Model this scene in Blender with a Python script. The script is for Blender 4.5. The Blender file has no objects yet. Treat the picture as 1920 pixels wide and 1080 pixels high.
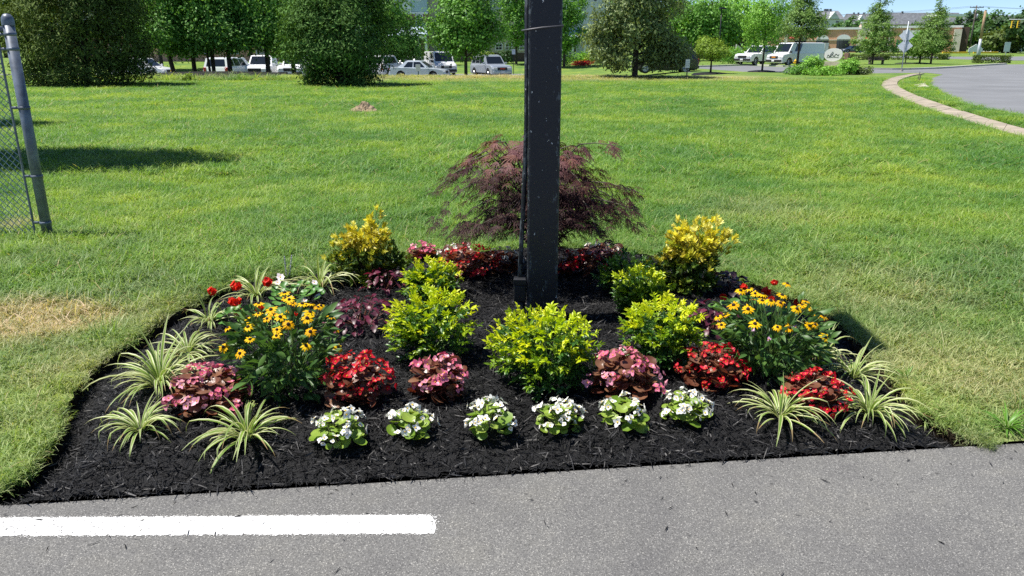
import bpy, bmesh, math, random
import numpy as np
from mathutils import Vector, Matrix, geometry as mgeo

# ------------------------------------------------------------------ camera, world, sun, exposure
SC = bpy.context.scene
COL = SC.collection
random.seed(11)
RNG = np.random.default_rng(7)
R = math.radians
CAM_H, PITCH, FPX = 1.55, R(17.45), 1425.0

cam_data = bpy.data.cameras.new("camera")
cam_data.sensor_width = 36.0
cam_data.lens = FPX / 1920.0 * 36.0
cam_data.clip_start = 0.05
cam_data.clip_end = 4000.0
cam = bpy.data.objects.new("camera", cam_data)
COL.objects.link(cam)
cam.location = (0, 0, CAM_H)
cam.rotation_euler = (R(90) - PITCH, 0, 0)
SC.camera = cam

SUN_EL = R(66.0)
SUN_AZ = R(-3.0)          # direction the shadows run, measured from +X
world = bpy.data.worlds.new("World")
SC.world = world
world.use_nodes = True
wn = world.node_tree.nodes
wl = world.node_tree.links
wn.clear()
w_out = wn.new("ShaderNodeOutputWorld")
w_bg = wn.new("ShaderNodeBackground")
w_sky = wn.new("ShaderNodeTexSky")
w_sky.sky_type = 'NISHITA'
w_sky.sun_disc = False
w_sky.sun_elevation = SUN_EL
w_sky.sun_rotation = R(270) - SUN_AZ
w_sky.air_density = 0.55
w_sky.dust_density = 0.05
w_sky.ozone_density = 4.0
w_bg.inputs[1].default_value = 0.095
wl.new(w_sky.outputs[0], w_bg.inputs[0])
wl.new(w_bg.outputs[0], w_out.inputs[0])

sun_data = bpy.data.lights.new("sun", 'SUN')
sun_data.energy = 4.8
sun_data.angle = R(0.53)
sun_data.color = (1.0, 0.955, 0.88)
sun = bpy.data.objects.new("sun", sun_data)
COL.objects.link(sun)
SHD = Vector((math.cos(SUN_AZ) * math.cos(SUN_EL), math.sin(SUN_AZ) * math.cos(SUN_EL), -math.sin(SUN_EL)))
sun.rotation_euler = SHD.to_track_quat('-Z', 'Y').to_euler()
sun.location = (-20, 10, 40)

SC.view_settings.view_transform = 'Standard'
SC.view_settings.look = 'None'
SC.view_settings.exposure = 0.75
SC.view_settings.gamma = 1.0
SC.view_settings.use_curve_mapping = False
SC.cycles.use_denoising = False
SC.cycles.max_bounces = 6
SC.cycles.diffuse_bounces = 3
SC.cycles.glossy_bounces = 2
SC.cycles.transmission_bounces = 3
SC.cycles.transparent_max_bounces = 6
SC.cycles.caustics_reflective = False
SC.cycles.caustics_refractive = False

# ------------------------------------------------------------------ helpers: pixels of the photograph -> the place
CP, SP = math.cos(PITCH), math.sin(PITCH)
def ray(px, py):
    u = (px - 960.0) / FPX
    v = (py - 540.0) / FPX
    return Vector((u, CP - v * SP, -SP - v * CP))
def at(px, py, z=0.0):
    r = ray(px, py)
    t = (z - CAM_H) / r.z
    return Vector((r.x * t, r.y * t, z))
def atd(px, py, Y):
    r = ray(px, py)
    t = Y / r.y
    return Vector((r.x * t, Y, CAM_H + r.z * t))
def mpp(p):            # metres per photograph pixel at a point
    return (p.y * CP + (CAM_H - p.z) * SP) / FPX
def sstep(a, b, x):
    t = np.clip((np.asarray(x, float) - a) / (b - a), 0, 1)
    return t * t * (3 - 2 * t)
def tz(x, y):          # height of the terrain
    left = 1 - sstep(5, 15, x)
    drop = -0.80 * sstep(43, 57, y) * (1 - sstep(80, 96, y)) * left
    bank = 0.16 * np.exp(-((np.asarray(y, float) - 43) / 3.2) ** 2) * left
    rise = 0.8 * sstep(115, 170, y) * sstep(10, 40, x)
    hill = 9 * sstep(230, 640, y)
    return drop + bank + rise + hill
def tzf(x, y):
    return float(tz(x, y))

# ------------------------------------------------------------------ helpers: meshes and objects
class MB:
    def __init__(self):
        self.v, self.f, self.m = [], [], []
    def add(self, vs, fs, m=0, M=None):
        b = len(self.v)
        if M is not None:
            vs = [M @ Vector(p) for p in vs]
        self.v += [tuple(p) for p in vs]
        self.f += [tuple(i + b for i in q) for q in fs]
        self.m += [m] * len(fs)
        return self
    def box(self, c, s, m=0, M=None):
        x, y, z = c
        a, b, d = s[0] / 2, s[1] / 2, s[2] / 2
        vs = [(x + i * a, y + j * b, z + k * d) for k in (-1, 1) for j in (-1, 1) for i in (-1, 1)]
        fs = [(0, 2, 3, 1), (4, 5, 7, 6), (0, 1, 5, 4), (2, 6, 7, 3), (0, 4, 6, 2), (1, 3, 7, 5)]
        return self.add(vs, fs, m, M)
    def bbox(self, c, s, bev, m=0, M=None):     # box with chamfered edges
        bm = bmesh.new()
        bmesh.ops.create_cube(bm, size=1.0)
        for v in bm.verts:
            v.co = Vector((c[0] + v.co.x * s[0], c[1] + v.co.y * s[1], c[2] + v.co.z * s[2]))
        bmesh.ops.bevel(bm, geom=bm.edges[:], offset=bev, segments=2, affect='EDGES', profile=0.5)
        bm.verts.index_update()
        self.add([v.co.copy() for v in bm.verts], [[v.index for v in f.verts] for f in bm.faces], m, M)
        bm.free()
        return self
    def tube(self, pts, rad, n=6, m=0, cap=True):
        pts = [Vector(p) for p in pts]
        if not hasattr(rad, '__len__'):
            rad = [rad] * len(pts)
        rings = []
        up0 = Vector((0.13, 0.21, 0.97))
        for i, p in enumerate(pts):
            d = pts[min(i + 1, len(pts) - 1)] - pts[max(i - 1, 0)]
            if d.length < 1e-9:
                d = Vector((0, 0, 1))
            d.normalize()
            a = d.cross(up0)
            if a.length < 0.1:
                a = d.cross(Vector((1, 0, 0)))
            a.normalize()
            b = d.cross(a)
            rings.append([p + (a * math.cos(2 * math.pi * k / n) + b * math.sin(2 * math.pi * k / n)) * rad[i] for k in range(n)])
        vs = [q for r in rings for q in r]
        fs = []
        for i in range(len(pts) - 1):
            for k in range(n):
                k2 = (k + 1) % n
                fs.append((i * n + k, i * n + k2, (i + 1) * n + k2, (i + 1) * n + k))
        if cap:
            fs.append(tuple(range(n - 1, -1, -1)))
            fs.append(tuple((len(pts) - 1) * n + k for k in range(n)))
        return self.add(vs, fs, m)
    def prism(self, poly, y0, y1, m=0, M=None):   # polygon in x,z swept along y
        n = len(poly)
        vs = [(p[0], y0, p[1]) for p in poly] + [(p[0], y1, p[1]) for p in poly]
        fs = [tuple(range(n)), tuple(range(2 * n - 1, n - 1, -1))]
        fs += [(i, i + n, (i + 1) % n + n, (i + 1) % n) for i in range(n)]
        return self.add(vs, fs, m, M)
    def mesh(self, name, mats, smooth=False):
        me = bpy.data.meshes.new(name)
        me.from_pydata(self.v, [], self.f)
        for mt in (mats if isinstance(mats, (list, tuple)) else [mats]):
            me.materials.append(mt)
        if len(me.materials) > 1:
            me.polygons.foreach_set("material_index", self.m)
        if smooth:
            me.polygons.foreach_set("use_smooth", [True] * len(me.polygons))
        me.update()
        return me

def np_mesh(name, V, F, mats, smooth=False, mi=None):
    """fast mesh from an (n,3) vertex array and an (m,k) face array"""
    me = bpy.data.meshes.new(name)
    V = np.asarray(V, np.float32)
    F = np.asarray(F, np.int32)
    m, k = F.shape
    me.vertices.add(len(V))
    me.vertices.foreach_set("co", V.ravel())
    me.loops.add(m * k)
    me.loops.foreach_set("vertex_index", F.ravel())
    me.polygons.add(m)
    me.polygons.foreach_set("loop_start", np.arange(0, m * k, k, dtype=np.int32))
    me.polygons.foreach_set("loop_total", np.full(m, k, np.int32))
    for mt in (mats if isinstance(mats, (list, tuple)) else [mats]):
        me.materials.append(mt)
    if mi is not None:
        me.polygons.foreach_set("material_index", np.asarray(mi, np.int32))
    if smooth:
        me.polygons.foreach_set("use_smooth", np.ones(m, bool))
    me.update(calc_edges=True)
    me.validate()
    return me

def obj(name, me, parent=None, M=None):
    o = bpy.data.objects.new(name, me)
    COL.objects.link(o)
    if parent is not None:
        o.parent = parent
    if M is not None:
        o.matrix_basis = M
    return o
def tag(o, label=None, cat=None, group=None, kind=None):
    if label: o["label"] = label
    if cat: o["category"] = cat
    if group: o["group"] = group
    if kind: o["kind"] = kind
    return o
def thing(name, label, cat, loc, rz=0.0, group=None):
    o = bpy.data.objects.new(name, None)
    o.empty_display_size = 0.1
    COL.objects.link(o)
    o.location = loc
    o.rotation_euler = (0, 0, rz)
    return tag(o, label, cat, group)
def frame(p, y, zhint, s=1.0):      # local y along a direction, local z near the hint
    y = Vector(y).normalized()
    z = Vector(zhint)
    x = y.cross(z)
    if x.length < 1e-4:
        x = y.cross(Vector((0.3, 0.5, 0.8)))
    x.normalize()
    z = x.cross(y)
    s = s if hasattr(s, '__len__') else (s, s, s)
    return Matrix(((x.x * s[0], y.x * s[1], z.x * s[2], p[0]),
                   (x.y * s[0], y.y * s[1], z.y * s[2], p[1]),
                   (x.z * s[0], y.z * s[1], z.z * s[2], p[2]),
                   (0, 0, 0, 1)))

# ------------------------------------------------------------------ materials
class NT:
    def __init__(self, name):
        self.mat = bpy.data.materials.new(name)
        self.mat.use_nodes = True
        self.t = self.mat.node_tree
        self.t.nodes.clear()
        self.out = self.t.nodes.new("ShaderNodeOutputMaterial")
    def n(self, typ, ins=None, **kw):
        nd = self.t.nodes.new("ShaderNode" + typ)
        for k, v in kw.items():
            setattr(nd, k, v)
        for k, v in (ins or {}).items():
            s = nd.inputs[k]
            if hasattr(v, "is_linked") or hasattr(v, "links"):
                self.t.links.new(v, s)
            else:
                s.default_value = v
        return nd
    def link(self, a, b):
        self.t.links.new(a, b)
    def math(self, op, a, b=0.0, clamp=False):
        nd = self.n("Math", {0: a, 1: b}, operation=op)
        nd.use_clamp = clamp
        return nd.outputs[0]
    def mix(self, fac, a, b, blend='MIX'):
        nd = self.n("MixRGB", {0: fac, 1: a, 2: b}, blend_type=blend)
        return nd.outputs[0]
    def ramp(self, fac, stops):
        nd = self.n("ValToRGB", {0: fac})
        cr = nd.color_ramp
        while len(cr.elements) < len(stops):
            cr.elements.new(0.5)
        for e, (p, c) in zip(cr.elements, stops):
            e.position = p
            e.color = c if len(c) == 4 else (*c, 1)
        return nd.outputs[0]
    def noise(self, vec, scale, detail=3, rough=0.6):
        nd = self.n("TexNoise", {"Scale": scale, "Detail": detail, "Roughness": rough})
        if vec is not None:
            self.link(vec, nd.inputs["Vector"])
        return nd.outputs[0]
    def surf(self, s):
        self.link(s, self.out.inputs[0])
        return self.mat
def rgb(c):
    return (c[0], c[1], c[2], 1.0)

def plain(name, col, rough=0.6, metal=0.0, var=0.0, scale=8.0, spec=0.5, bump=0.0, bscale=60.0, col2=None, coat=0.0):
    t = NT(name)
    p = t.n("BsdfPrincipled", {"Base Color": rgb(col), "Roughness": rough, "Metallic": metal, "Specular IOR Level": spec, "Coat Weight": coat})
    tc = t.n("TexCoord").outputs["Object"]
    if var or col2:
        c2 = col2 or tuple(min(1, c * (1 + var)) for c in col)
        c1 = col if col2 else tuple(c * (1 - var) for c in col)
        f = t.noise(tc, scale, 4)
        f = t.n("MapRange", {0: f, 1: 0.35, 2: 0.65}).outputs[0]
        t.link(t.mix(f, rgb(c1), rgb(c2)), p.inputs["Base Color"])
    if bump:
        b = t.n("Bump", {"Strength": bump, "Distance": 0.01, "Height": t.noise(tc, bscale, 3)})
        t.link(b.outputs[0], p.inputs["Normal"])
    return t.surf(p.outputs[0])

def leafy(name, c1, c2, rough=0.5, trans=0.3, spec=0.4, island=False, c3=None, tcol=None, vein=0.0):
    """leaf or petal: colour differs from leaf to leaf, some light comes through"""
    t = NT(name)
    if island:
        rnd = t.n("NewGeometry").outputs["Random Per Island"]
    else:
        rnd = t.n("ObjectInfo").outputs["Random"]
    g = t.n("NewGeometry").outputs["Position"]
    ns = t.noise(g, 2.2 if island else 45.0, 2)
    f = t.math('ADD', t.math('MULTIPLY', rnd, 0.65), t.math('MULTIPLY', ns, 0.5))
    st = [(0.12, c1), (0.55, c2)]
    if c3:
        st = [(0.1, c1), (0.5, c2), (0.9, c3)]
    c = t.ramp(f, st)
    p = t.n("BsdfPrincipled", {"Base Color": c, "Roughness": rough, "Specular IOR Level": spec})
    if vein:
        uv = t.n("TexCoord").outputs["Object"]
        wv = t.n("TexWave", {"Vector": uv, "Scale": 70.0, "Distortion": 3.0, "Detail": 1.0}, bands_direction='Y')
        b = t.n("Bump", {"Strength": vein, "Distance": 0.002, "Height": wv.outputs[1]})
        t.link(b.outputs[0], p.inputs["Normal"])
    tc_ = t.mix(1.0, c, rgb(tcol or (1.25, 1.2, 0.55)), 'MULTIPLY')
    tr = t.n("BsdfTranslucent", {"Color": tc_})
    m = t.n("MixShader", {0: trans, 1: p.outputs[0], 2: tr.outputs[0]})
    return t.surf(m.outputs[0])

# --- turf: one colour field shared by the soil sheet and the blades
DRY = [(at(60, 612), 0.50, 0.62), (at(10, 600), 0.45, 0.62), (at(1800, 690), 0.7, 0.32), (at(1640, 545), 0.7, 0.25),
       (at(330, 590), 0.45, 0.3), (at(1420, 400), 1.0, 0.25), (at(30, 430), 0.35, 0.6), (at(130, 600), 0.4, 0.38),
       (at(150, 700), 0.4, 0.3)]
def turf_group():
    g = bpy.data.node_groups.new("turf_colour", "ShaderNodeTree")
    g.interface.new_socket("Color", in_out='OUTPUT', socket_type='NodeSocketColor')
    g.interface.new_socket("Dry", in_out='OUTPUT', socket_type='NodeSocketFloat')
    t = NT.__new__(NT)
    t.t = g
    go = g.nodes.new("NodeGroupOutput")
    pos = t.n("NewGeometry").outputs["Position"]
    sep = t.n("SeparateXYZ", {0: pos})
    n1 = t.noise(pos, 0.33, 3, 0.6)
    n2 = t.noise(pos, 1.7, 3, 0.6)
    n3 = t.noise(pos, 9.0, 2, 0.5)
    base = t.ramp(n1, [(0.36, (0.165, 0.310, 0.070)), (0.5, (0.255, 0.395, 0.074)), (0.64, (0.375, 0.475, 0.078))])
    base = t.mix(t.n("MapRange", {0: n2, 1: 0.35, 2: 0.7}).outputs[0], base, t.mix(1.0, base, (0.50, 0.70, 0.78, 1), 'MULTIPLY'))
    # turf by the pavement is shorter and drier
    near = t.n("MapRange", {0: sep.outputs[1], 1: 7.5, 2: 3.4}).outputs[0]
    dry = t.math('MULTIPLY', near, t.n("MapRange", {0: n2, 1: 0.30, 2: 0.66, 3: 0.0, 4: 0.40}).outputs[0])
    for p, r, s in DRY:
        d = t.n("VectorMath", {0: pos, 1: (p.x, p.y, 0)}, operation='DISTANCE').outputs["Value"]
        d = t.math('ADD', d, t.math('MULTIPLY', t.math('SUBTRACT', n2, 0.5), r * 1.3))
        dry = t.math('ADD', dry, t.n("MapRange", {0: d, 1: r, 2: r * 0.35, 3: 0.0, 4: s}).outputs[0])
    # tan bank before the parked cars
    b1 = t.n("MapRange", {0: sep.outputs[1], 1: 36.0, 2: 40.0}).outputs[0]
    b2 = t.n("MapRange", {0: sep.outputs[1], 1: 52.0, 2: 47.0}).outputs[0]
    b3 = t.n("MapRange", {0: sep.outputs[0], 1: 16.0, 2: 12.0}).outputs[0]
    b4 = t.n("MapRange", {0: sep.outputs[0], 1: -11.0, 2: -4.0, 3: 0.25, 4: 1.0}).outputs[0]
    bank = t.math('MULTIPLY', t.math('MULTIPLY', b1, b2), t.math('MULTIPLY', b3, b4))
    bank = t.math('MULTIPLY', bank, t.n("MapRange", {0: t.noise(pos, 0.5, 3), 1: 0.3, 2: 0.55, 3: 0.25, 4: 0.95}).outputs[0])
    dry = t.math('ADD', dry, bank)
    dry = t.math('ADD', dry, t.math('MULTIPLY', t.math('SUBTRACT', n3, 0.5), 0.35), clamp=True)
    c = t.mix(dry, base, t.mix(n3, (0.46, 0.39, 0.21, 1), (0.60, 0.53, 0.32, 1)))
    g.links.new(c, go.inputs[0])
    g.links.new(dry, go.inputs[1])
    return g
TURF = turf_group()

def mat_ground():
    t = NT("turf_soil")
    g = t.n("Group"); g.node_tree = TURF
    pos = t.n("NewGeometry").outputs["Position"]
    c = t.mix(0.30, g.outputs[0], (0.08, 0.07, 0.03, 1))
    c = t.mix(1.0, c, t.ramp(t.noise(pos, 26.0, 4, 0.7), [(0.3, (0.45, 0.45, 0.45)), (0.65, (1.05, 1.05, 1.05))]), 'MULTIPLY')
    p = t.n("BsdfPrincipled", {"Base Color": c, "Roughness": 0.95, "Specular IOR Level": 0.1})
    b = t.n("Bump", {"Strength": 0.6, "Distance": 0.03, "Height": t.noise(pos, 30.0, 4)})
    t.link(b.outputs[0], p.inputs["Normal"])
    return t.surf(p.outputs[0])
def mat_blade():
    t = NT("grass_blade")
    g = t.n("Group"); g.node_tree = TURF
    rnd = t.n("NewGeometry").outputs["Random Per Island"]
    rnd2 = t.n("ObjectInfo").outputs["Random"]
    c = t.mix(1.0, g.outputs[0], t.ramp(rnd, [(0.0, (0.55, 0.70, 0.60)), (0.55, (1.0, 1.0, 1.0)), (1.0, (1.6, 1.4, 1.9))]), 'MULTIPLY')
    f = t.math('GREATER_THAN', t.math('ADD', rnd, t.math('MULTIPLY', rnd2, 0.25)), 1.10)
    c = t.mix(f, c, (0.48, 0.40, 0.20, 1))
    p = t.n("BsdfPrincipled", {"Base Color": c, "Roughness": 0.5, "Specular IOR Level": 0.35})
    tr = t.n("BsdfTranslucent", {"Color": t.mix(1.0, c, (1.2, 1.25, 0.5, 1), 'MULTIPLY')})
    m = t.n("MixShader", {0: 0.42, 1: p.outputs[0], 2: tr.outputs[0]})
    return t.surf(m.outputs[0])
def mat_asphalt(name, c1, c2, speck=0.5, scale=1.0):
    t = NT(name)
    pos = t.n("NewGeometry").outputs["Position"]
    big = t.noise(pos, 0.9 * scale, 4, 0.6)
    c = t.mix(t.n("MapRange", {0: big, 1: 0.3, 2: 0.7}).outputs[0], rgb(c1), rgb(c2))
    v = t.n("TexVoronoi", {"Vector": pos, "Scale": 330.0 * scale})
    sp = t.n("SeparateColor", {0: v.outputs["Color"]}).outputs[0]
    c = t.mix(1.0, c, t.ramp(sp, [(0.0, (0.70, 0.70, 0.70)), (0.5, (0.97, 0.97, 0.97)), (0.88, (1.10, 1.10, 1.08)), (0.97, (2.2, 2.18, 2.1))]), 'MULTIPLY')
    pits = t.noise(pos, 150.0 * scale, 2, 0.7)
    c = t.mix(1.0, c, t.ramp(pits, [(0.34, (0.58, 0.58, 0.59)), (0.48, (1, 1, 1))]), 'MULTIPLY')
    st = t.noise(pos, 3.2 * scale, 5, 0.65)          # stains and dust
    c = t.mix(1.0, c, t.ramp(st, [(0.30, (0.84, 0.84, 0.86)), (0.52, (1, 1, 1)), (0.72, (1.10, 1.09, 1.05))]), 'MULTIPLY')
    p = t.n("BsdfPrincipled", {"Base Color": c, "Roughness": 0.85, "Specular IOR Level": 0.25})
    h = t.math('ADD', v.outputs["Distance"], t.math('MULTIPLY', pits, 2.0))
    b = t.n("Bump", {"Strength": 0.55, "Distance": 0.004, "Height": h})
    t.link(b.outputs[0], p.inputs["Normal"])
    return t.surf(p.outputs[0])
def mat_line():
    t = NT("road_paint")
    pos = t.n("NewGeometry").outputs["Position"]
    sep = t.n("SeparateXYZ", {0: pos})
    wear = t.noise(pos, 90.0, 4, 0.75)
    lim = t.n("MapRange", {0: sep.outputs[0], 1: -2.2, 2: -0.6, 3: 0.455, 4: 0.405}).outputs[0]
    f = t.math('LESS_THAN', wear, lim)
    c = t.mix(f, t.mix(t.noise(pos, 30, 3), (0.62, 0.62, 0.61, 1), (0.80, 0.80, 0.79, 1)), (0.16, 0.16, 0.165, 1))
    p = t.n("BsdfPrincipled", {"Base Color": c, "Roughness": 0.7})
    b = t.n("Bump", {"Strength": 0.5, "Distance": 0.003, "Height": t.noise(pos, 120, 2)})
    t.link(b.outputs[0], p.inputs["Normal"])
    return t.surf(p.outputs[0])
def mat_mulch(name, island):
    t = NT(name)
    pos = t.n("NewGeometry").outputs["Position"]
    f = t.n("NewGeometry").outputs["Random Per Island"] if island else t.noise(pos, 60, 4, 0.7)
    c = t.ramp(f, [(0.0, (0.0022, 0.0022, 0.0027)), (0.60, (0.007, 0.007, 0.0082)), (0.86, (0.026, 0.026, 0.029)), (1.0, (0.16, 0.155, 0.15))])
    p = t.n("BsdfPrincipled", {"Base Color": c, "Roughness": 0.6, "Specular IOR Level": 0.30})
    b = t.n("Bump", {"Strength": 0.8, "Distance": 0.01, "Height": t.noise(pos, 160, 3, 0.7)})
    t.link(b.outputs[0], p.inputs["Normal"])
    return t.surf(p.outputs[0])
def mat_brick(name, c1, c2, mortar, sc=1.0):
    t = NT(name)
    tc = t.n("TexCoord").outputs["Object"]
    mp = t.n("Mapping", {"Vector": tc, "Rotation": (R(90), 0, 0), "Scale": (sc, sc, sc)})
    b = t.n("TexBrick", {"Vector": mp.outputs[0], "Color1": rgb(c1), "Color2": rgb(c2), "Mortar": rgb(mortar), "Scale": 1.0,
                         "Mortar Size": 0.012, "Brick Width": 0.23, "Row Height": 0.08})
    c = t.mix(1.0, b.outputs[0], t.ramp(t.noise(tc, 0.6, 4), [(0.3, (0.82, 0.82, 0.82)), (0.7, (1.1, 1.1, 1.1))]), 'MULTIPLY')
    p = t.n("BsdfPrincipled", {"Base Color": c, "Roughness": 0.9})
    return t.surf(p.outputs[0])
def mat_siding(name, c, step=0.14):
    t = NT(name)
    tc = t.n("TexCoord").outputs["Object"]
    sep = t.n("SeparateXYZ", {0: tc})
    fr = t.math('FRACT', t.math('DIVIDE', sep.outputs[2], step))
    b = t.n("Bump", {"Strength": 0.9, "Distance": 0.02, "Height": fr})
    col = t.mix(1.0, rgb(c), t.ramp(t.noise(tc, 0.8, 3), [(0.3, (0.9, 0.9, 0.9)), (0.7, (1.05, 1.05, 1.05))]), 'MULTIPLY')
    p = t.n("BsdfPrincipled", {"Base Color": col, "Roughness": 0.6})
    t.link(b.outputs[0], p.inputs["Normal"])
    return t.surf(p.outputs[0])
def mat_post():
    t = NT("black_post_paint")
    tc = t.n("TexCoord").outputs["Object"]
    mp = t.n("Mapping", {"Vector": tc, "Scale": (1, 1, 0.35)})
    chips = t.noise(mp.outputs[0], 38, 5, 0.75)
    fleck = t.noise(tc, 55, 2, 0.5)
    sep = t.n("SeparateXYZ", {0: tc})
    ax = t.math('ABSOLUTE', sep.outputs[0])
    edge = t.n("MapRange", {0: ax, 1: 0.060, 2: 0.082, 3: 0.0, 4: 0.10}).outputs[0]
    low = t.n("MapRange", {0: sep.outputs[2], 1: 1.0, 2: 0.25, 3: 0.0, 4: 0.035}).outputs[0]
    worn = t.math('GREATER_THAN', t.math('ADD', t.math('ADD', chips, edge), low), 0.655)
    white = t.math('GREATER_THAN', fleck, 0.73)
    grime = t.noise(tc, 6, 4, 0.7)
    c = t.mix(t.n("MapRange", {0: grime, 1: 0.3, 2: 0.75}).outputs[0], (0.0035, 0.0045, 0.0090, 1), (0.0080, 0.0100, 0.017, 1))
    c = t.mix(t.math('MULTIPLY', worn, 0.75), c, (0.10, 0.12, 0.13, 1))
    c = t.mix(white, c, (0.62, 0.62, 0.60, 1))
    rr = t.n("MapRange", {0: grime, 3: 0.38, 4: 0.65}).outputs[0]
    p = t.n("BsdfPrincipled", {"Base Color": c, "Roughness": rr, "Specular IOR Level": 0.5})
    b = t.n("Bump", {"Strength": 0.25, "Distance": 0.004, "Height": t.noise(tc, 40, 4)})
    t.link(b.outputs[0], p.inputs["Normal"])
    return t.surf(p.outputs[0])

M = {}
M['ground'] = mat_ground()
M['blade'] = mat_blade()
M['asphalt'] = mat_asphalt("parking_asphalt", (0.150, 0.148, 0.145), (0.180, 0.178, 0.172))
M['road'] = plain("road_asphalt", (0.172, 0.178, 0.188), 0.9, var=0.12, scale=0.35, spec=0.2)
M['line'] = mat_line()
M['mulch'] = mat_mulch("mulch_base", False)
M['chips'] = mat_mulch("mulch_shreds", True)
M['soil'] = plain("cut_soil", (0.030, 0.022, 0.014), 0.95, var=0.6, scale=20, bump=0.8, bscale=50, spec=0.1)
M['post'] = mat_post()
M['black'] = plain("black_metal", (0.012, 0.013, 0.016), 0.45, var=0.5, scale=20)
M['black_rubber'] = plain("black_rubber", (0.015, 0.015, 0.015), 0.8)
M['concrete'] = plain("concrete", (0.44, 0.40, 0.34), 0.9, var=0.18, scale=3, bump=0.2)
M['slab'] = plain("path_slab", (0.31, 0.265, 0.205), 0.9, var=0.22, scale=2.2, bump=0.3)
M['kerb'] = plain("kerb_concrete", (0.50, 0.48, 0.43), 0.9, var=0.15, scale=1.5)
M['fence'] = plain("galvanised_blue_grey", (0.125, 0.150, 0.195), 0.42, metal=0.2, var=0.3, scale=12)
M['wire'] = plain("fence_wire", (0.40, 0.46, 0.52), 0.4, metal=0.3)
M['white_paint'] = plain("white_paint", (0.78, 0.78, 0.77), 0.5, var=0.04, scale=2)
M['cream'] = plain("cream_stucco", (0.66, 0.60, 0.50), 0.8, var=0.08, scale=1)
M['trim'] = plain("white_trim", (0.74, 0.75, 0.76), 0.6)
M['blue_siding'] = mat_siding("blue_siding", (0.42, 0.55, 0.62))
M['grey_siding'] = mat_siding("grey_siding", (0.40, 0.44, 0.48))
M['beige_siding'] = mat_siding("beige_siding", (0.50, 0.45, 0.36))
M['white_siding'] = mat_siding("white_siding", (0.64, 0.66, 0.68))
M['brick_red'] = mat_brick("brick_red", (0.26, 0.10, 0.065), (0.20, 0.075, 0.05), (0.34, 0.28, 0.24))
M['brick_pink'] = mat_brick("brick_pink", (0.74, 0.36, 0.22), (0.68, 0.31, 0.18), (0.66, 0.44, 0.32))
M['brick_brown'] = mat_brick("brick_brown", (0.10, 0.055, 0.04), (0.08, 0.045, 0.032), (0.14, 0.11, 0.09))
M['roof_grey'] = plain("grey_shingle", (0.155, 0.165, 0.185), 0.9, var=0.25, scale=0.8)
M['roof_blue'] = plain("blue_grey_roof", (0.36, 0.46, 0.56), 0.7, var=0.1, scale=0.8)
M['glass_dark'] = plain("dark_glass", (0.012, 0.015, 0.018), 0.08, spec=0.8)
M['glass_blue'] = plain("blue_panel", (0.06, 0.25, 0.55), 0.25)
M['awning_red'] = plain("red_awning", (0.42, 0.05, 0.045), 0.8)
M['green_panel'] = plain("green_panel", (0.02, 0.22, 0.07), 0.6)
M['yellow'] = plain("yellow_paint", (0.75, 0.48, 0.02), 0.6, var=0.1)
M['wood_pole'] = plain("weathered_pole", (0.13, 0.11, 0.095), 0.9, var=0.3, scale=4)
M['rust'] = plain("rusty_steel", (0.36, 0.24, 0.15), 0.85, var=0.3, scale=2)
M['steel'] = plain("galvanised_steel", (0.42, 0.46, 0.50), 0.5, metal=0.3, var=0.12, scale=2)
M['sign_back'] = plain("sign_aluminium", (0.62, 0.66, 0.72), 0.5, metal=0.1, var=0.08, scale=3)
M['bark'] = plain("tree_bark", (0.055, 0.042, 0.032), 0.95, var=0.4, scale=8, bump=0.7, bscale=30)
M['bark_grey'] = plain("grey_bark", (0.10, 0.085, 0.07), 0.95, var=0.35, scale=8, bump=0.7, bscale=30)
M['dirt'] = plain("dry_dirt", (0.30, 0.22, 0.14), 0.95, var=0.4, scale=6, bump=0.9, bscale=18)
M['paper'] = plain("white_paper", (0.75, 0.75, 0.74), 0.7)
M['red_bed'] = leafy("red_bedding", (0.42, 0.025, 0.03), (0.60, 0.06, 0.05), island=True)

# ================================================================== THE SETTING
# edge between the pavement and the planting, a straight cut
EDGE_A, EDGE_B = at(0, 943), at(1920, 826)
EDGE_D = (EDGE_B - EDGE_A).normalized()
def edge_y(x):
    return EDGE_A.y + (x - EDGE_A.x) * EDGE_D.y / EDGE_D.x

BED_PX = [(8, 908), (40, 892), (82, 852), (112, 800), (132, 745), (164, 702), (208, 664), (262, 630), (325, 588), (385, 556), (440, 535),
          (520, 522), (600, 512), (690, 500), (780, 488), (870, 474), (960, 466), (1050, 464), (1140, 468), (1230, 480), (1320, 502),
          (1400, 526), (1470, 552), (1540, 582), (1592, 620), (1636, 662), (1674, 712), (1712, 758), (1766, 796), (1826, 830)]
pts = [at(*p) for p in BED_PX]
# smooth the outline and give it a hand-cut wobble
def catmull(ps, k=6):
    out = []
    n = len(ps)
    for i in range(n - 1):
        p0, p1, p2, p3 = ps[max(i - 1, 0)], ps[i], ps[i + 1], ps[min(i + 2, n - 1)]
        for j in range(k):
            t = j / k
            out.append(0.5 * ((2 * p1) + (p2 - p0) * t + (2 * p0 - 5 * p1 + 4 * p2 - p3) * t * t + (3 * p1 - p0 - 3 * p2 + p3) * t ** 3))
    out.append(ps[-1])
    return out
bed = catmull(pts, 6)
rb = random.Random(4)
bed = [p + Vector((rb.gauss(0, 0.010), rb.gauss(0, 0.010), 0)) for p in bed]
bed_first = Vector((bed[0].x - 0.12, edge_y(bed[0].x - 0.12), 0))
bed_last = Vector((bed[-1].x + 0.02, edge_y(bed[-1].x + 0.02), 0))
bed = [bed_first] + bed + [bed_last]
BED = np.array([(p.x, p.y) for p in bed])

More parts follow.
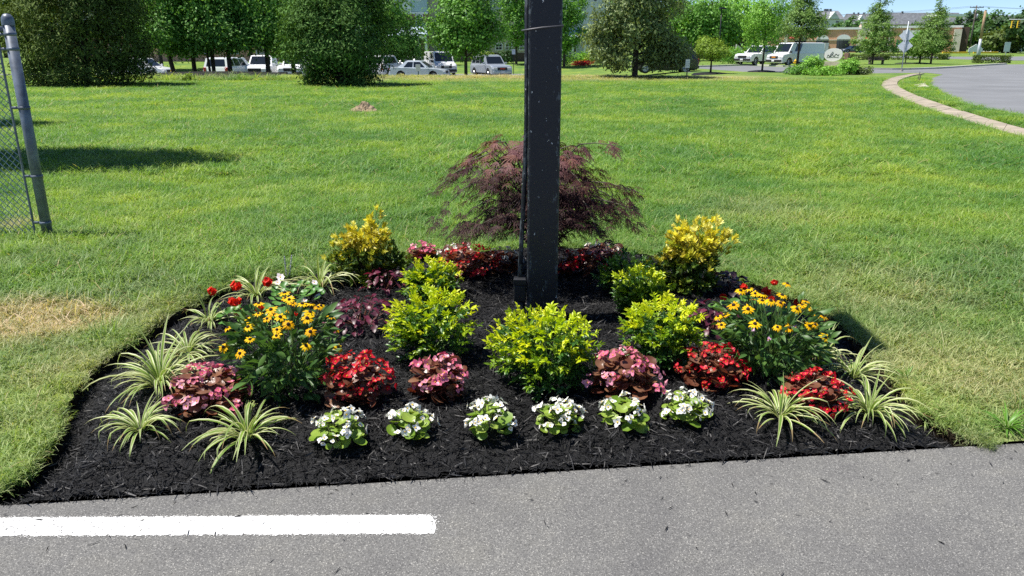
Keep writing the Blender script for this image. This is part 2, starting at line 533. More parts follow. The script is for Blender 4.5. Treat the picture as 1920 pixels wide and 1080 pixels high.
def in_bed(P, poly=BED):
    x, y = P[:, 0], P[:, 1]
    c = np.zeros(len(P), bool)
    n = len(poly)
    j = n - 1
    for i in range(n):
        xi, yi = poly[i]
        xj, yj = poly[j]
        hit = ((yi > y) != (yj > y)) & (x < (xj - xi) * (y - yi) / (yj - yi + 1e-12) + xi)
        c ^= hit
        j = i
    return c
def dist_line(P, pl):
    d = np.full(len(P), 1e9)
    for i in range(len(pl) - 1):
        a, b = pl[i], pl[i + 1]
        ab = b - a
        t = np.clip(((P - a) @ ab) / (ab @ ab + 1e-12), 0, 1)
        q = a + t[:, None] * ab
        d = np.minimum(d, np.hypot(*(P - q).T))
    return d
def mulch_h(P):
    P = np.atleast_2d(np.asarray(P, float))
    dl = dist_line(P, BED[1:-1])                                   # to the lawn cut
    df = (P[:, 1] - (EDGE_A.y + (P[:, 0] - EDGE_A.x) * EDGE_D.y / EDGE_D.x)) * EDGE_D.x   # to the pavement
    h = -0.075 + 0.135 * sstep(0.0, 0.32, dl)
    hf = -0.006 + 0.066 * sstep(0.0, 0.45, df)
    h = np.minimum(h, hf)
    h += 0.010 * np.sin(P[:, 0] * 9 + P[:, 1] * 5) * np.sin(P[:, 1] * 11 - P[:, 0] * 3) * sstep(0.05, 0.3, np.minimum(dl, df))
    return h
def mh(x, y):
    return float(mulch_h([(x, y)])[0])
def atm(px, py):       # pixel on the mulch
    z = 0.05
    for _ in range(4):
        p = at(px, py, z)
        z = mh(p.x, p.y)
    return at(px, py, z)

# ---- ground: one sheet, flat lawn with the bed cut out of it, then rolling terrain to the horizon
FAR_Y = 33.0
XW = 700.0
loop = [Vector((-XW, edge_y(-60) , 0)), Vector((-60, edge_y(-60), 0)), Vector((-12, edge_y(-12), 0))] + bed + \
       [Vector((12, edge_y(12), 0)), Vector((60, edge_y(60), 0)), Vector((XW, edge_y(60), 0)), Vector((XW, FAR_Y, 0)), Vector((-XW, FAR_Y, 0))]
tris = mgeo.tessellate_polygon([loop])
mb = MB()
mb.add(loop, [tuple(t) for t in tris])
gx = np.unique(np.concatenate([-np.geomspace(30, XW, 24)[::-1], np.linspace(-30, 60, 60), np.geomspace(60, XW, 20)]))
gy = np.concatenate([np.linspace(FAR_Y, 120, 70), np.geomspace(120, 1800, 50)[1:]])
GX, GY = np.meshgrid(gx, gy)
GZ = tz(GX, GY)
GZ[0, :] = 0.0
V = np.stack([GX, GY, GZ], -1).reshape(-1, 3)
nx, ny = len(gx), len(gy)
Fq = [(j * nx + i, j * nx + i + 1, (j + 1) * nx + i + 1, (j + 1) * nx + i) for j in range(ny - 1) for i in range(nx - 1)]
mb.add([tuple(v) for v in V], Fq)
me = mb.mesh("ground", M['ground'])
bm = bmesh.new(); bm.from_mesh(me)
for f in bm.faces:
    if f.normal.z < 0: f.normal_flip()
bm.to_mesh(me); bm.free()
ground = tag(obj("ground", me), "mown lawn and rolling ground reaching to the horizon", kind="structure")

# the spade-cut soil face between lawn and mulch
mb = MB()
rw = random.Random(9)
top = [(p.x, p.y, 0.0) for p in bed[1:-1]]
n = len(top)
mid = [(p.x + rw.gauss(0, 0.008), p.y + rw.gauss(0, 0.008), -0.035) for p in bed[1:-1]]
bot = [(p.x + rw.gauss(0, 0.008), p.y + rw.gauss(0, 0.008), -0.14) for p in bed[1:-1]]
mb.add(top + mid + bot, [(i, i + 1, n + i + 1, n + i) for i in range(n - 1)] + [(n + i, n + i + 1, 2 * n + i + 1, 2 * n + i) for i in range(n - 1)])
cut = obj("soil_edge", mb.mesh("soil_edge", M['soil']), ground)

# ---- pavement of the parking lot
mb = MB()
a0, a1 = Vector((-60, edge_y(-60), -0.012)), Vector((60, edge_y(60), -0.012))
mb.add([a0, a1, (60, -40, -0.012), (-60, -40, -0.012), a0 - Vector((0, 0, 0.2)), a1 - Vector((0, 0, 0.2))], [(3, 2, 1, 0), (0, 1, 5, 4)])
pavement = tag(obj("parking_pavement", mb.mesh("parking_pavement", M['asphalt'])), "weathered grey asphalt of the parking lot", kind="structure")
# painted stall line with a sprayed ragged outline and a rounded end
ra = random.Random(2)
L0, L1 = at(-60, 971, -0.0102), at(-60, 1005, -0.0102)
U0, U1 = at(812, 965, -0.0102), at(820, 1000, -0.0102)
N = 220
topl, botl = [], []
for i in range(N + 1):
    t = i / N
    e = 1.0
    if t > 0.985:
        e = math.sqrt(max(0.0, 1 - ((t - 0.985) / 0.015) ** 2)) * 0.55 + 0.45
    a, b = L0.lerp(U0, t), L1.lerp(U1, t)
    c = (a + b) / 2
    a = c + (a - c) * e
    b = c + (b - c) * e
    j1 = ra.gauss(0, 0.0022); j2 = ra.gauss(0, 0.0030)
    topl.append((a.x + ra.gauss(0, 0.001), a.y + j1, -0.0102))
    botl.append((b.x + ra.gauss(0, 0.001), b.y + j2, -0.0102))
mb = MB()
mb.add(topl + botl, [(i, N + 1 + i, N + 2 + i, i + 1) for i in range(N)])
for _ in range(1300):      # overspray dots along the edges
    t = ra.random(); a, b = L0.lerp(U0, t), L1.lerp(U1, t)
    up = ra.random() < 0.5
    off = ra.expovariate(1 / 0.003)
    c = a if up else b
    y = c.y + (off if up else -off); x = c.x
    if ra.random() < 0.12:
        x = U0.x + ra.expovariate(1 / 0.008); y = b.y + (a.y - b.y) * ra.random()
        y = U1.y + (U0.y - U1.y) * ra.random()
    r_ = ra.uniform(0.0008, 0.0024)
    mb.add([(x - r_, y, -0.0101), (x, y - r_, -0.0101), (x + r_, y, -0.0101), (x, y + r_, -0.0101)], [(0, 1, 2, 3)])
obj("painted_line", mb.mesh("painted_line", M['line']), pavement)

# ---- mulch: a low uneven mound of shredded bark
step = 0.03
xs = np.arange(BED[:, 0].min() - 0.1, BED[:, 0].max() + 0.1, step)
ys = np.arange(BED[:, 1].min() - 0.1, BED[:, 1].max() + 0.1, step)
GX, GY = np.meshgrid(xs, ys)
P = np.stack([GX.ravel(), GY.ravel()], 1)
df = (P[:, 1] - (EDGE_A.y + (P[:, 0] - EDGE_A.x) * EDGE_D.y / EDGE_D.x)) * EDGE_D.x
inside = in_bed(P) | (dist_line(P, BED[1:-1]) < 0.06)
inside &= df > -0.03
Z = mulch_h(P) + RNG.normal(0, 0.004, len(P))
Z = np.where(df < -0.004, -0.03, Z)
nx, ny = len(xs), len(ys)
ok = inside.reshape(ny, nx)
quads = [(j * nx + i, j * nx + i + 1, (j + 1) * nx + i + 1, (j + 1) * nx + i) for j in range(ny - 1) for i in range(nx - 1)
         if ok[j, i] and ok[j, i + 1] and ok[j + 1, i] and ok[j + 1, i + 1]]
mulch = tag(obj("mulch_bed", np_mesh("mulch_bed", np.column_stack([P, Z]), quads, M['mulch'], True)),
            "mound of black bark mulch filling the flower bed", kind="structure")

def shreds(n, pos, zfun, lmin, lmax, wmin, wmax, tilt, rng):
    """bent slivers of bark, 2 quads each"""
    k = len(pos)
    L = rng.uniform(lmin, lmax, k) * rng.choice([0.6, 1.0, 1.0, 1.4], k)
    W = rng.uniform(wmin, wmax, k)
    yaw = rng.uniform(0, 2 * np.pi, k)
    pit = rng.normal(0, tilt, k)
    rol = rng.normal(0, 0.7, k)
    d = np.stack([np.cos(yaw) * np.cos(pit), np.sin(yaw) * np.cos(pit), np.sin(pit)], 1)
    s0 = np.stack([-np.sin(yaw), np.cos(yaw), np.zeros(k)], 1)
    u0 = np.cross(d, s0)
    s = s0 * np.cos(rol)[:, None] + u0 * np.sin(rol)[:, None]
    nrm = np.cross(d, s)
    c = np.column_stack([pos, zfun])
    bend = rng.normal(0, 0.14, k) * L
    rows = []
    for t, wf in ((-0.5, 0.45), (0.0, 1.0), (0.5, 0.35)):
        off = c + d * (L * t)[:, None] + nrm * (bend * (0.25 - t * t))[:, None]
        rows.append(off + s * (W * wf * 0.5)[:, None])
        rows.append(off - s * (W * wf * 0.5)[:, None])
    V = np.stack(rows, 1).reshape(-1, 3)
    b = np.arange(k)[:, None] * 6
    F = np.concatenate([b + np.array([[0, 1, 3, 2]]), b + np.array([[2, 3, 5, 4]])], 0)
    return V, F
cand = np.column_stack([RNG.uniform(BED[:, 0].min(), BED[:, 0].max(), 170000), RNG.uniform(BED[:, 1].min(), BED[:, 1].max(), 170000)])
keep = in_bed(cand)
df = (cand[:, 1] - (EDGE_A.y + (cand[:, 0] - EDGE_A.x) * EDGE_D.y / EDGE_D.x)) * EDGE_D.x
keep &= df > -0.004
cand = cand[keep][:90000]
V, F = shreds(len(cand), cand, mulch_h(cand) + RNG.uniform(0.0, 0.016, len(cand)), 0.018, 0.065, 0.0018, 0.0064, 0.36, RNG)
tag(obj("mulch_shreds", np_mesh("mulch_shreds", V, F, M['chips'])), "loose slivers of black shredded bark covering the bed", kind="stuff")
# bark bits and petals that spilled onto the pavement
ns = 130
sx = RNG.uniform(-2.0, 2.4, ns)
sd = np.abs(RNG.exponential(0.22, ns)) + 0.01
sp = np.column_stack([sx, edge_y(sx) - sd])
V, F = shreds(ns, sp, np.full(ns, -0.007), 0.010, 0.030, 0.002, 0.005, 0.05, RNG)
tag(obj("bark_litter", np_mesh("bark_litter", V, F, M['chips'])), "dark bark slivers spilled on the asphalt along the bed", kind="stuff")

# ---- grass: clumps of curved blades, scattered through geometry nodes
def grass_clump(name, nb, rad, hmin, hmax, w, seed, lean):
    r = random.Random(seed)
    mb = MB()
    for _ in range(nb):
        a = r.uniform(0, 2 * math.pi); q = rad * math.sqrt(r.random())
        bx, by = q * math.cos(a), q * math.sin(a)
        h = r.uniform(hmin, hmax)
        yaw = r.uniform(0, 2 * math.pi)
        ln = abs(r.gauss(lean, 0.35)) * h
        ww = w * r.uniform(0.6, 1.3)
        sx, sy = -math.sin(yaw) * ww / 2, math.cos(yaw) * ww / 2
        dx, dy = math.cos(yaw), math.sin(yaw)
        vs = []
        for t, wf in ((0, 0.8), (0.4, 1.0), (0.75, 0.75)):
            o = ln * t * t
            z = h * (t - 0.25 * (ln / h) * t * t)
            vs += [(bx + dx * o + sx * wf, by + dy * o + sy * wf, z), (bx + dx * o - sx * wf, by + dy * o - sy * wf, z)]
        vs.append((bx + dx * ln, by + dy * ln, max(0.004, h * (1 - 0.30 * ln / h))))
        mb.add(vs, [(0, 1, 3, 2), (2, 3, 5, 4), (4, 5, 6)])
    return mb.mesh(name, M['blade'])
clumps = bpy.data.collections.new("grass_clumps")
specs = [(52, 0.085, 0.022, 0.055, 0.0036, 1.0), (52, 0.085, 0.025, 0.060, 0.0036, 1.1), (46, 0.085, 0.030, 0.075, 0.0040, 1.0),
         (40, 0.10, 0.05, 0.13, 0.0055, 1.0), (34, 0.10, 0.06, 0.15, 0.0062, 0.9), (12, 0.05, 0.08, 0.19, 0.0045, 0.7), (22, 0.07, 0.018, 0.04, 0.013, 0.9)]
for i, s in enumerate(specs):
    o = bpy.data.objects.new("grass_clump_%d" % i, grass_clump("grass_clump", s[0], s[1], s[2], s[3], s[4], 40 + i, s[5]))
    clumps.objects.link(o)

def scatter_nodes(coll):
    g = bpy.data.node_groups.new("scatter", "GeometryNodeTree")
    g.interface.new_socket("Geometry", in_out='INPUT', socket_type='NodeSocketGeometry')
    g.interface.new_socket("Geometry", in_out='OUTPUT', socket_type='NodeSocketGeometry')
    gi, go = g.nodes.new("NodeGroupInput"), g.nodes.new("NodeGroupOutput")
    ip = g.nodes.new("GeometryNodeInstanceOnPoints")
    ci = g.nodes.new("GeometryNodeCollectionInfo")
    ci.inputs[0].default_value = coll
    ci.inputs[1].default_value = True
    ci.inputs[2].default_value = True
    def attr(name, typ):
        nd = g.nodes.new("GeometryNodeInputNamedAttribute")
        nd.data_type = typ
        nd.inputs[0].default_value = name
        return nd.outputs[0]
    er = g.nodes.new("FunctionNodeEulerToRotation")
    g.links.new(attr("rot", 'FLOAT_VECTOR'), er.inputs[0])
    g.links.new(gi.outputs[0], ip.inputs["Points"])
    g.links.new(ci.outputs[0], ip.inputs["Instance"])
    ip.inputs["Pick Instance"].default_value = True
    g.links.new(attr("idx", 'INT'), ip.inputs["Instance Index"])
    g.links.new(er.outputs[0], ip.inputs["Rotation"])
    g.links.new(attr("scl", 'FLOAT_VECTOR'), ip.inputs["Scale"])
    g.links.new(ip.outputs[0], go.inputs[0])
    return g
SCATTER = scatter_nodes(clumps)
def scatter(name, P, rot, scl, idx, label):
    me = bpy.data.meshes.new(name)
    me.vertices.add(len(P))
    me.vertices.foreach_set("co", np.asarray(P, np.float32).ravel())
    for nm, typ, arr in (("rot", 'FLOAT_VECTOR', rot), ("scl", 'FLOAT_VECTOR', scl)):
        a = me.attributes.new(nm, typ, 'POINT')
        a.data.foreach_set("vector", np.asarray(arr, np.float32).ravel())
    a = me.attributes.new("idx", 'INT', 'POINT')
    a.data.foreach_set("value", np.asarray(idx, np.int32))
    me.update()
    o = obj(name, me)
    md = o.modifiers.new("scatter", 'NODES')
    md.node_group = SCATTER
    return tag(o, label, kind="stuff")

ROAD_EDGE_PX = [(2100, 262), (1920, 222), (1860, 212), (1800, 196), (1757, 175), (1737, 160), (1740, 149), (1768, 140)]
WALK_L = [(2060, 297), (1920, 262), (1830, 236), (1745, 208), (1693, 187), (1657, 167), (1654, 156), (1677, 146), (1712, 139.5)]
WALK_R = [(2060, 281), (1920, 246), (1850, 226), (1775, 202), (1715, 180), (1685, 164), (1685, 153), (1705, 144.5), (1733, 138.7)]
walk_poly = np.array([(at(*p).x, at(*p).y) for p in WALK_L] + [(at(*p).x, at(*p).y) for p in WALK_R[::-1]])
road_poly = np.array([(at(*p).x, at(*p).y) for p in ROAD_EDGE_PX] + [(at(1768, 131).x, at(1768, 131).y), (80, 60), (80, 8)])
def lawn_points(n, y0, y1, rng, margin=0.3):
    """points in the wedge the photograph looks over, thinned with distance"""
    u = rng.random(n)
    y = np.sqrt(y0 * y0 + u * (y1 * y1 - y0 * y0))
    x = rng.uniform(-1, 1, n) * (0.70 * y + 0.25 + margin)
    P = np.column_stack([x, y])
    ok = ~in_bed(P) & (y > edge_y(x) + 0.05)
    if y0 < 5:
        ok &= dist_line(P, BED[1:-1]) > 0.055
    if y1 > 12:
        ok &= ~in_bed(P, walk_poly) & ~in_bed(P, road_poly) & (dist_line(P, walk_poly) > np.where(y > 20, 0.24, 0.14))
    return P[ok]
def lay(name, P, rng, label, smin, smax, pick, zs=(0.8, 1.25)):
    k = len(P)
    rot = np.column_stack([rng.normal(0, 0.10, k), rng.normal(0, 0.10, k), rng.uniform(0, 2 * np.pi, k)])
    s = rng.uniform(smin, smax, k)
    z = s * rng.uniform(zs[0], zs[1], k)
    Z = tz(P[:, 0], P[:, 1])
    return scatter(name, np.column_stack([P, Z]), rot, np.column_stack([s, s, z]), pick, label)
PN = lawn_points(30000, 2.2, 9.5, RNG)
hn = np.sin(PN[:, 0] * 0.9 + 1.3) * np.sin(PN[:, 1] * 0.8) + RNG.normal(0, 0.45, len(PN)) + (PN[:, 1] - 5.2) * 0.30
pick = np.where(hn < 0.15, RNG.integers(0, 2, len(PN)), np.where(hn < 0.7, 2, np.where(hn < 1.5, 3, 4)))
pick = np.where(RNG.random(len(PN)) < 0.03, 5, pick)
clov = np.sin(PN[:, 0] * 2.1 + 0.7) * np.sin(PN[:, 1] * 1.7 + PN[:, 0]) > 0.55
pick = np.where(clov & (RNG.random(len(PN)) < 0.35), 6, pick)
lay("lawn_grass", PN, RNG, "short mown grass round the flower bed", 0.78, 1.10, pick)
PM = lawn_points(42000, 9.5, 20.0, RNG)
lay("lawn_grass", PM, RNG, "longer bright grass across the middle of the lawn", 1.2, 1.8, RNG.integers(2, 5, len(PM)), (0.55, 0.95))
PF = lawn_points(46000, 20.0, 42.0, RNG)
lay("lawn_grass", PF, RNG, "green grass at the far side of the lawn", 2.0, 3.0, RNG.integers(2, 5, len(PF)), (0.35, 0.6))
# fringe hanging over the cut edge of the bed
seg = np.array([(p.x, p.y) for p in bed[1:-1]])
i0 = RNG.integers(0, len(seg) - 1, 900)
tt = RNG.random(900)[:, None]
PE = seg[i0] * (1 - tt) + seg[i0 + 1] * tt
ctr = np.array([0.0, 3.6])
out = PE - ctr
out /= np.linalg.norm(out, axis=1)[:, None]
PE = PE + out * RNG.uniform(0.02, 0.07, 900)[:, None]
k = len(PE)
rot = np.column_stack([RNG.normal(0, 0.35, k), RNG.normal(0, 0.35, k), RNG.uniform(0, 6.28, k)])
s = RNG.uniform(0.5, 0.85, k)
scatter("edge_grass", np.column_stack([PE, np.full(k, -0.005)]), rot, np.column_stack([s, s, s]), RNG.integers(0, 3, k),
        "ragged grass fringe along the cut edge of the bed")

# ---- roads, footpath, kerbs
def sheet(name, px, z, mat, label):
    mb = MB()
    vs = []
    for p in px:
        q = at(*p) if len(p) == 2 else Vector(p)
        vs.append(Vector((q.x, q.y, z + tzf(q.x, q.y))))
    tr = mgeo.tessellate_polygon([vs])
    mb.add(vs, [tuple(t) for t in tr])
    me = mb.mesh(name, mat)
    bm = bmesh.new(); bm.from_mesh(me)
    for f in bm.faces:
        if f.normal.z < 0: f.normal_flip()
    bm.to_mesh(me); bm.free()
    return tag(obj(name, me), label, kind="structure")
road = sheet("road", ROAD_EDGE_PX + [(1738, 136.5), (1690, 137.0), (1600, 138), (1500, 137), (1400, 134.5), (1290, 133.5), (1290, 126.5), (1400, 123),
              (1500, 127), (1610, 130.0), (1700, 131.0), (1760, 129.0), (1830, 124.5), (1885, 121.0), (2060, 119.5)], 0.006, M['road'],
             "sunlit grey road curving round the lawn")
sheet("far_road", [(1600, 109.6), (1780, 111.2), (1830, 112.5), (1890, 113.5), (2060, 113.0), (2060, 106.5), (1760, 105.0), (1600, 104.6)], 0.012, M['road'],
      "dark cross street before the shops")
def strip(name, px, w, h, mat, parent, z0=-0.05, world=False, Y=None):
    """kerb: a low bar swept along a line on the ground"""
    ps = [Vector(p) if world else at(*p) for p in px]
    ps = catmull(ps, 4)
    mb = MB()
    vs, fs = [], []
    for i, p in enumerate(ps):
        d = (ps[min(i + 1, len(ps) - 1)] - ps[max(i - 1, 0)]).normalized()
        s = Vector((-d.y, d.x, 0)) * w / 2
        t = tzf(p.x, p.y)
        for q, z in ((p - s, z0), (p - s, h), (p + s, h), (p + s, z0)):
            vs.append((q.x, q.y, t + z))
    for i in range(len(ps) - 1):
        for k in range(3):
            fs.append((i * 4 + k, i * 4 + k + 1, i * 4 + 4 + k + 1, i * 4 + 4 + k))
    fs += [(0, 1, 2, 3), tuple(4 * (len(ps) - 1) + k for k in (3, 2, 1, 0))]
    mb.add(vs, fs)
    return obj(name, mb.mesh(name, mat), parent)
strip("kerb", [(1560, 129.6), (1640, 130.5), (1700, 130.6), (1760, 128.5), (1830, 124.0), (1885, 120.6)], 0.35, 0.13, M['kerb'], road)
strip("kerb", [(1290, 126.2), (1350, 124.4), (1400, 122.6), (1470, 125.0), (1530, 128.0)], 0.25, 0.13, M['kerb'], road)
for a, b in (((1812, 129.0), (1850, 128.2)), ((1890, 137.5), (1925, 138.8))):   # faded lane dashes
    pa, pb = at(*a), at(*b)
    mb = MB(); d = Vector((0, 0.10, 0))
    z = Vector((0, 0, 0.012))
    mb.add([pa - d + z, pb - d + z, pb + d + z, pa + d + z], [(0, 1, 2, 3)])
    obj("lane_marking", mb.mesh("lane_marking", M['white_paint']), road)

walk = tag(obj("footpath", None), "narrow concrete footpath curving between lawn and road", kind="structure")
wl_, wr_ = catmull([at(*p) for p in WALK_L], 10), catmull([at(*p) for p in WALK_R], 10)
cum = [0.0]
for i in range(1, len(wl_)):
    cum.append(cum[-1] + ((wl_[i] + wr_[i]) / 2 - (wl_[i - 1] + wr_[i - 1]) / 2).length)
def on_walk(s):
    i = max(j for j in range(len(cum)) if cum[j] <= s + 1e-9)
    i = min(i, len(cum) - 2)
    t = (s - cum[i]) / max(1e-6, cum[i + 1] - cum[i])
    return wl_[i].lerp(wl_[i + 1], t), wr_[i].lerp(wr_[i + 1], t)
s = 0.0
rs = random.Random(5)
while s < cum[-1] - 0.2:
    e = min(s + 1.25, cum[-1])
    h = 0.05 + rs.uniform(-0.006, 0.006)
    vs = []
    for q in (s + 0.012, (s + e) / 2, e - 0.012):
        a, b = on_walk(q)
        vs += [(a.x, a.y, h), (b.x, b.y, h), (a.x, a.y, -0.05), (b.x, b.y, -0.05)]
    fs = []
    for i in (0, 4):
        fs += [(i, i + 1, i + 5, i + 4), (i, i + 4, i + 6, i + 2), (i + 1, i + 3, i + 7, i + 5)]
    fs += [(0, 2, 3, 1), (8, 9, 11, 10)]
    mb = MB(); mb.add(vs, fs)
    me = mb.mesh("slab", M['slab'])
    bm = bmesh.new(); bm.from_mesh(me); bmesh.ops.recalc_face_normals(bm, faces=bm.faces); bm.to_mesh(me); bm.free()
    obj("slab", me, walk)
    s = e
# asphalt of the car park behind the trees
mb = MB()
NXp, NYp = 40, 4
vs = [(-75 + 79 * i / NXp, 58 + 20 * j / NYp, tzf(-75 + 79 * i / NXp, 58 + 20 * j / NYp) + 0.02) for j in range(NYp + 1) for i in range(NXp + 1)]
mb.add(vs, [(j * (NXp + 1) + i, j * (NXp + 1) + i + 1, (j + 1) * (NXp + 1) + i + 1, (j + 1) * (NXp + 1) + i) for j in range(NYp) for i in range(NXp)])
tag(obj("car_park", mb.mesh("car_park", M['road'])), "asphalt car park beyond the trees", kind="structure")

xs_ = np.linspace(atd(287, 150, 44).x, atd(562, 150, 44).x, 30)  # low dark strip with a wavy front edge under the tree row
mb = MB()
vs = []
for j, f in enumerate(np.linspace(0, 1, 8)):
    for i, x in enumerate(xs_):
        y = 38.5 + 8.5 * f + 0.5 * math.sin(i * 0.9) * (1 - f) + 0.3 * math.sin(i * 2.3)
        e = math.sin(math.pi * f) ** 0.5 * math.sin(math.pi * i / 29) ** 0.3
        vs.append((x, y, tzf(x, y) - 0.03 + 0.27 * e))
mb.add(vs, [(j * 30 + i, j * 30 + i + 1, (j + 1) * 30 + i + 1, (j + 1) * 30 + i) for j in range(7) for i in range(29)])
tag(obj("dark_strip", mb.mesh("dark_strip", M['mulch'], True)), "dark strip under the row of shaded trees", kind="structure")

kk = 700
PW = np.column_stack([RNG.uniform(xs_[0] - 1, xs_[-1] + 1, kk), 38.2 + np.abs(RNG.normal(0, 1.1, kk))])
rot = np.column_stack([RNG.normal(0, 0.2, kk), RNG.normal(0, 0.2, kk), RNG.uniform(0, 6.28, kk)])
sc_ = RNG.uniform(2.0, 4.5, kk)
scatter("verge_grass", np.column_stack([PW, tz(PW[:, 0], PW[:, 1])]), rot, np.column_stack([sc_, sc_, sc_ * RNG.uniform(0.3, 0.75, kk)]), RNG.integers(3, 6, kk),
        "rough tall grass along the edge of the dark strip")

# ================================================================== THE PLANTING
def leaf_geo(L, W, fold=0.25, curl=0.3, prof=(0.0, 0.75, 1.0, 0.7, 0.0), stem=0.0, wave=0.0, seed=0):
    """leaf along +y with a folded midrib; returns verts, faces"""
    r = random.Random(seed)
    k = len(prof)
    vs, fs = [], []
    if stem:
        vs += [(-0.0012, 0, 0), (0.0012, 0, 0)]
    rows = []
    for i, w in enumerate(prof):
        t = i / (k - 1)
        y = stem + L * (t - 0.10 * curl * t * t)
        z = -curl * L * t * t * 0.6 + 0.06 * L * t
        hw = W * 0.5 * w
        if i == 0 or i == k - 1:
            hw = max(hw, 0.0)
        e = r.uniform(-wave, wave) * W
        if hw < 1e-6:
            rows.append([len(vs)]); vs.append((0, y, z))
        else:
            b = len(vs)
            vs += [(-hw, y, z + fold * hw + e), (0, y, z), (hw, y, z + fold * hw - e)]
            rows.append([b, b + 1, b + 2])
    for a, b in zip(rows, rows[1:]):
        if len(a) == 1 and len(b) == 3:
            fs += [(a[0], b[1], b[0]), (a[0], b[2], b[1])]
        elif len(a) == 3 and len(b) == 1:
            fs += [(a[0], a[1], b[0]), (a[1], a[2], b[0])]
        elif len(a) == 3:
            fs += [(a[0], a[1], b[1], b[0]), (a[1], a[2], b[2], b[1])]
    if stem:
        fs.append((0, 1, rows[0][-1], rows[0][0]) if len(rows[0]) == 3 else (0, 1, rows[0][0]))
    return vs, fs
def round_leaf(rad, cup, seed, n=10):
    """begonia leaf: a lopsided disc with a notch at the stalk, cupped and wavy"""
    r = random.Random(seed)
    vs = [(0, rad * 0.55, 0)]
    for ring, q in ((1, 0.6), (2, 1.0)):
        for k in range(n):
            a = 2 * math.pi * k / n - math.pi / 2
            rr = rad * q * (1 + 0.10 * math.sin(a * 2 + seed))
            if k == 0:
                rr *= 0.55
            z = cup * rad * q * q + r.uniform(-0.07, 0.07) * rad * q
            vs.append((rr * math.cos(a), rad * 0.75 + rr * math.sin(a), z))
    fs = [(0, 1 + k, 1 + (k + 1) % n) for k in range(n)]
    fs += [(1 + k, 1 + n + k, 1 + n + (k + 1) % n, 1 + (k + 1) % n) for k in range(n)]
    return vs, fs
def petal_flower(np_, L, W, droop, center_r, mats, name, center_h=0.004, seed=0, open_=0.5, uneven=0.15):
    """flower facing +z: petals in a whorl, a raised centre"""
    r = random.Random(seed)
    mb = MB()
    for k in range(np_):
        vs, fs = leaf_geo(L * r.uniform(1 - uneven, 1 + uneven), W, 0.2, droop, (0.35, 0.85, 1.0, 0.75, 0.15))
        Mx = Matrix.Rotation(2 * math.pi * k / np_ + r.uniform(-0.1, 0.1), 4, 'Z') @ Matrix.Translation((0, center_r * 0.6, 0)) @ Matrix.Rotation(open_ * r.uniform(0.8, 1.2), 4, 'X')
        mb.add(vs, fs, 0, Mx)
    n = 6
    vs = [(center_r * math.cos(2 * math.pi * k / n), center_r * math.sin(2 * math.pi * k / n), center_h * 0.2) for k in range(n)] + \
         [(center_r * 0.6 * math.cos(2 * math.pi * k / n), center_r * 0.6 * math.sin(2 * math.pi * k / n), center_h) for k in range(n)] + [(0, 0, center_h * 1.2)]
    fs = [(k, (k + 1) % n, n + (k + 1) % n, n + k) for k in range(n)] + [(n + k, n + (k + 1) % n, 2 * n) for k in range(n)]
    mb.add(vs, fs, 1)
    return mb.mesh(name, mats, True)

# --- colours of leaves and petals
M['beg_green'] = leafy("begonia_green_leaf", (0.10, 0.20, 0.018), (0.20, 0.32, 0.035), 0.35, 0.30, 0.5, c3=(0.30, 0.40, 0.07), vein=0.3)
M['beg_bronze'] = leafy("begonia_bronze_leaf", (0.075, 0.022, 0.016), (0.15, 0.055, 0.032), 0.32, 0.22, 0.5, c3=(0.24, 0.12, 0.065), tcol=(1.6, 0.7, 0.45), vein=0.3)
M['pet_white'] = leafy("white_petal", (0.80, 0.80, 0.76), (0.86, 0.86, 0.84), 0.5, 0.25, 0.3, tcol=(1, 1, 0.95))
M['pet_red'] = leafy("red_petal", (0.38, 0.004, 0.012), (0.54, 0.008, 0.024), 0.45, 0.25, 0.3, c3=(0.66, 0.035, 0.07), tcol=(1.2, 0.5, 0.5))
M['pet_pink'] = leafy("pink_petal", (0.52, 0.06, 0.14), (0.66, 0.16, 0.27), 0.42, 0.25, 0.4, c3=(0.76, 0.36, 0.45), tcol=(1.1, 0.8, 0.9))
M['pet_mauve'] = leafy("mauve_petal", (0.55, 0.24, 0.52), (0.72, 0.45, 0.68), 0.5, 0.25, 0.3, tcol=(1, 0.9, 1))
M['pet_blush'] = leafy("blush_petal", (0.74, 0.56, 0.60), (0.84, 0.74, 0.76), 0.5, 0.25, 0.3, tcol=(1, 0.95, 0.95))
M['pet_scarlet'] = leafy("scarlet_petal", (0.60, 0.012, 0.006), (0.78, 0.035, 0.012), 0.45, 0.25, 0.35, tcol=(1.2, 0.5, 0.4))
M['pet_gold'] = leafy("golden_petal", (0.74, 0.34, 0.003), (0.82, 0.47, 0.004), 0.55, 0.28, 0.12, c3=(0.86, 0.57, 0.008), tcol=(1.1, 0.95, 0.4))
M['pet_yellow'] = leafy("yellow_petal", (0.85, 0.60, 0.01), (0.90, 0.70, 0.03), 0.45, 0.28, 0.35, tcol=(1.1, 1.0, 0.4))
M['pollen'] = plain("yellow_centre", (0.75, 0.48, 0.03), 0.8)
M['cone'] = plain("dark_cone", (0.022, 0.010, 0.007), 0.9, var=0.4, scale=300)
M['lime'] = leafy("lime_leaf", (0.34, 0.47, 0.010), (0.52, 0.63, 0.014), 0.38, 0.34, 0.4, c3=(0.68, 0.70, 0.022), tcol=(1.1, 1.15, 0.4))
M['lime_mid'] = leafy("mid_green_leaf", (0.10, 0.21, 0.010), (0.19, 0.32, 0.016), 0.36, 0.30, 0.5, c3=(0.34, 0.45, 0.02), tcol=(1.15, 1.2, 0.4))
M['lime_low'] = leafy("green_leaf", (0.022, 0.075, 0.016), (0.045, 0.13, 0.022), 0.33, 0.28, 0.55, c3=(0.09, 0.20, 0.03))
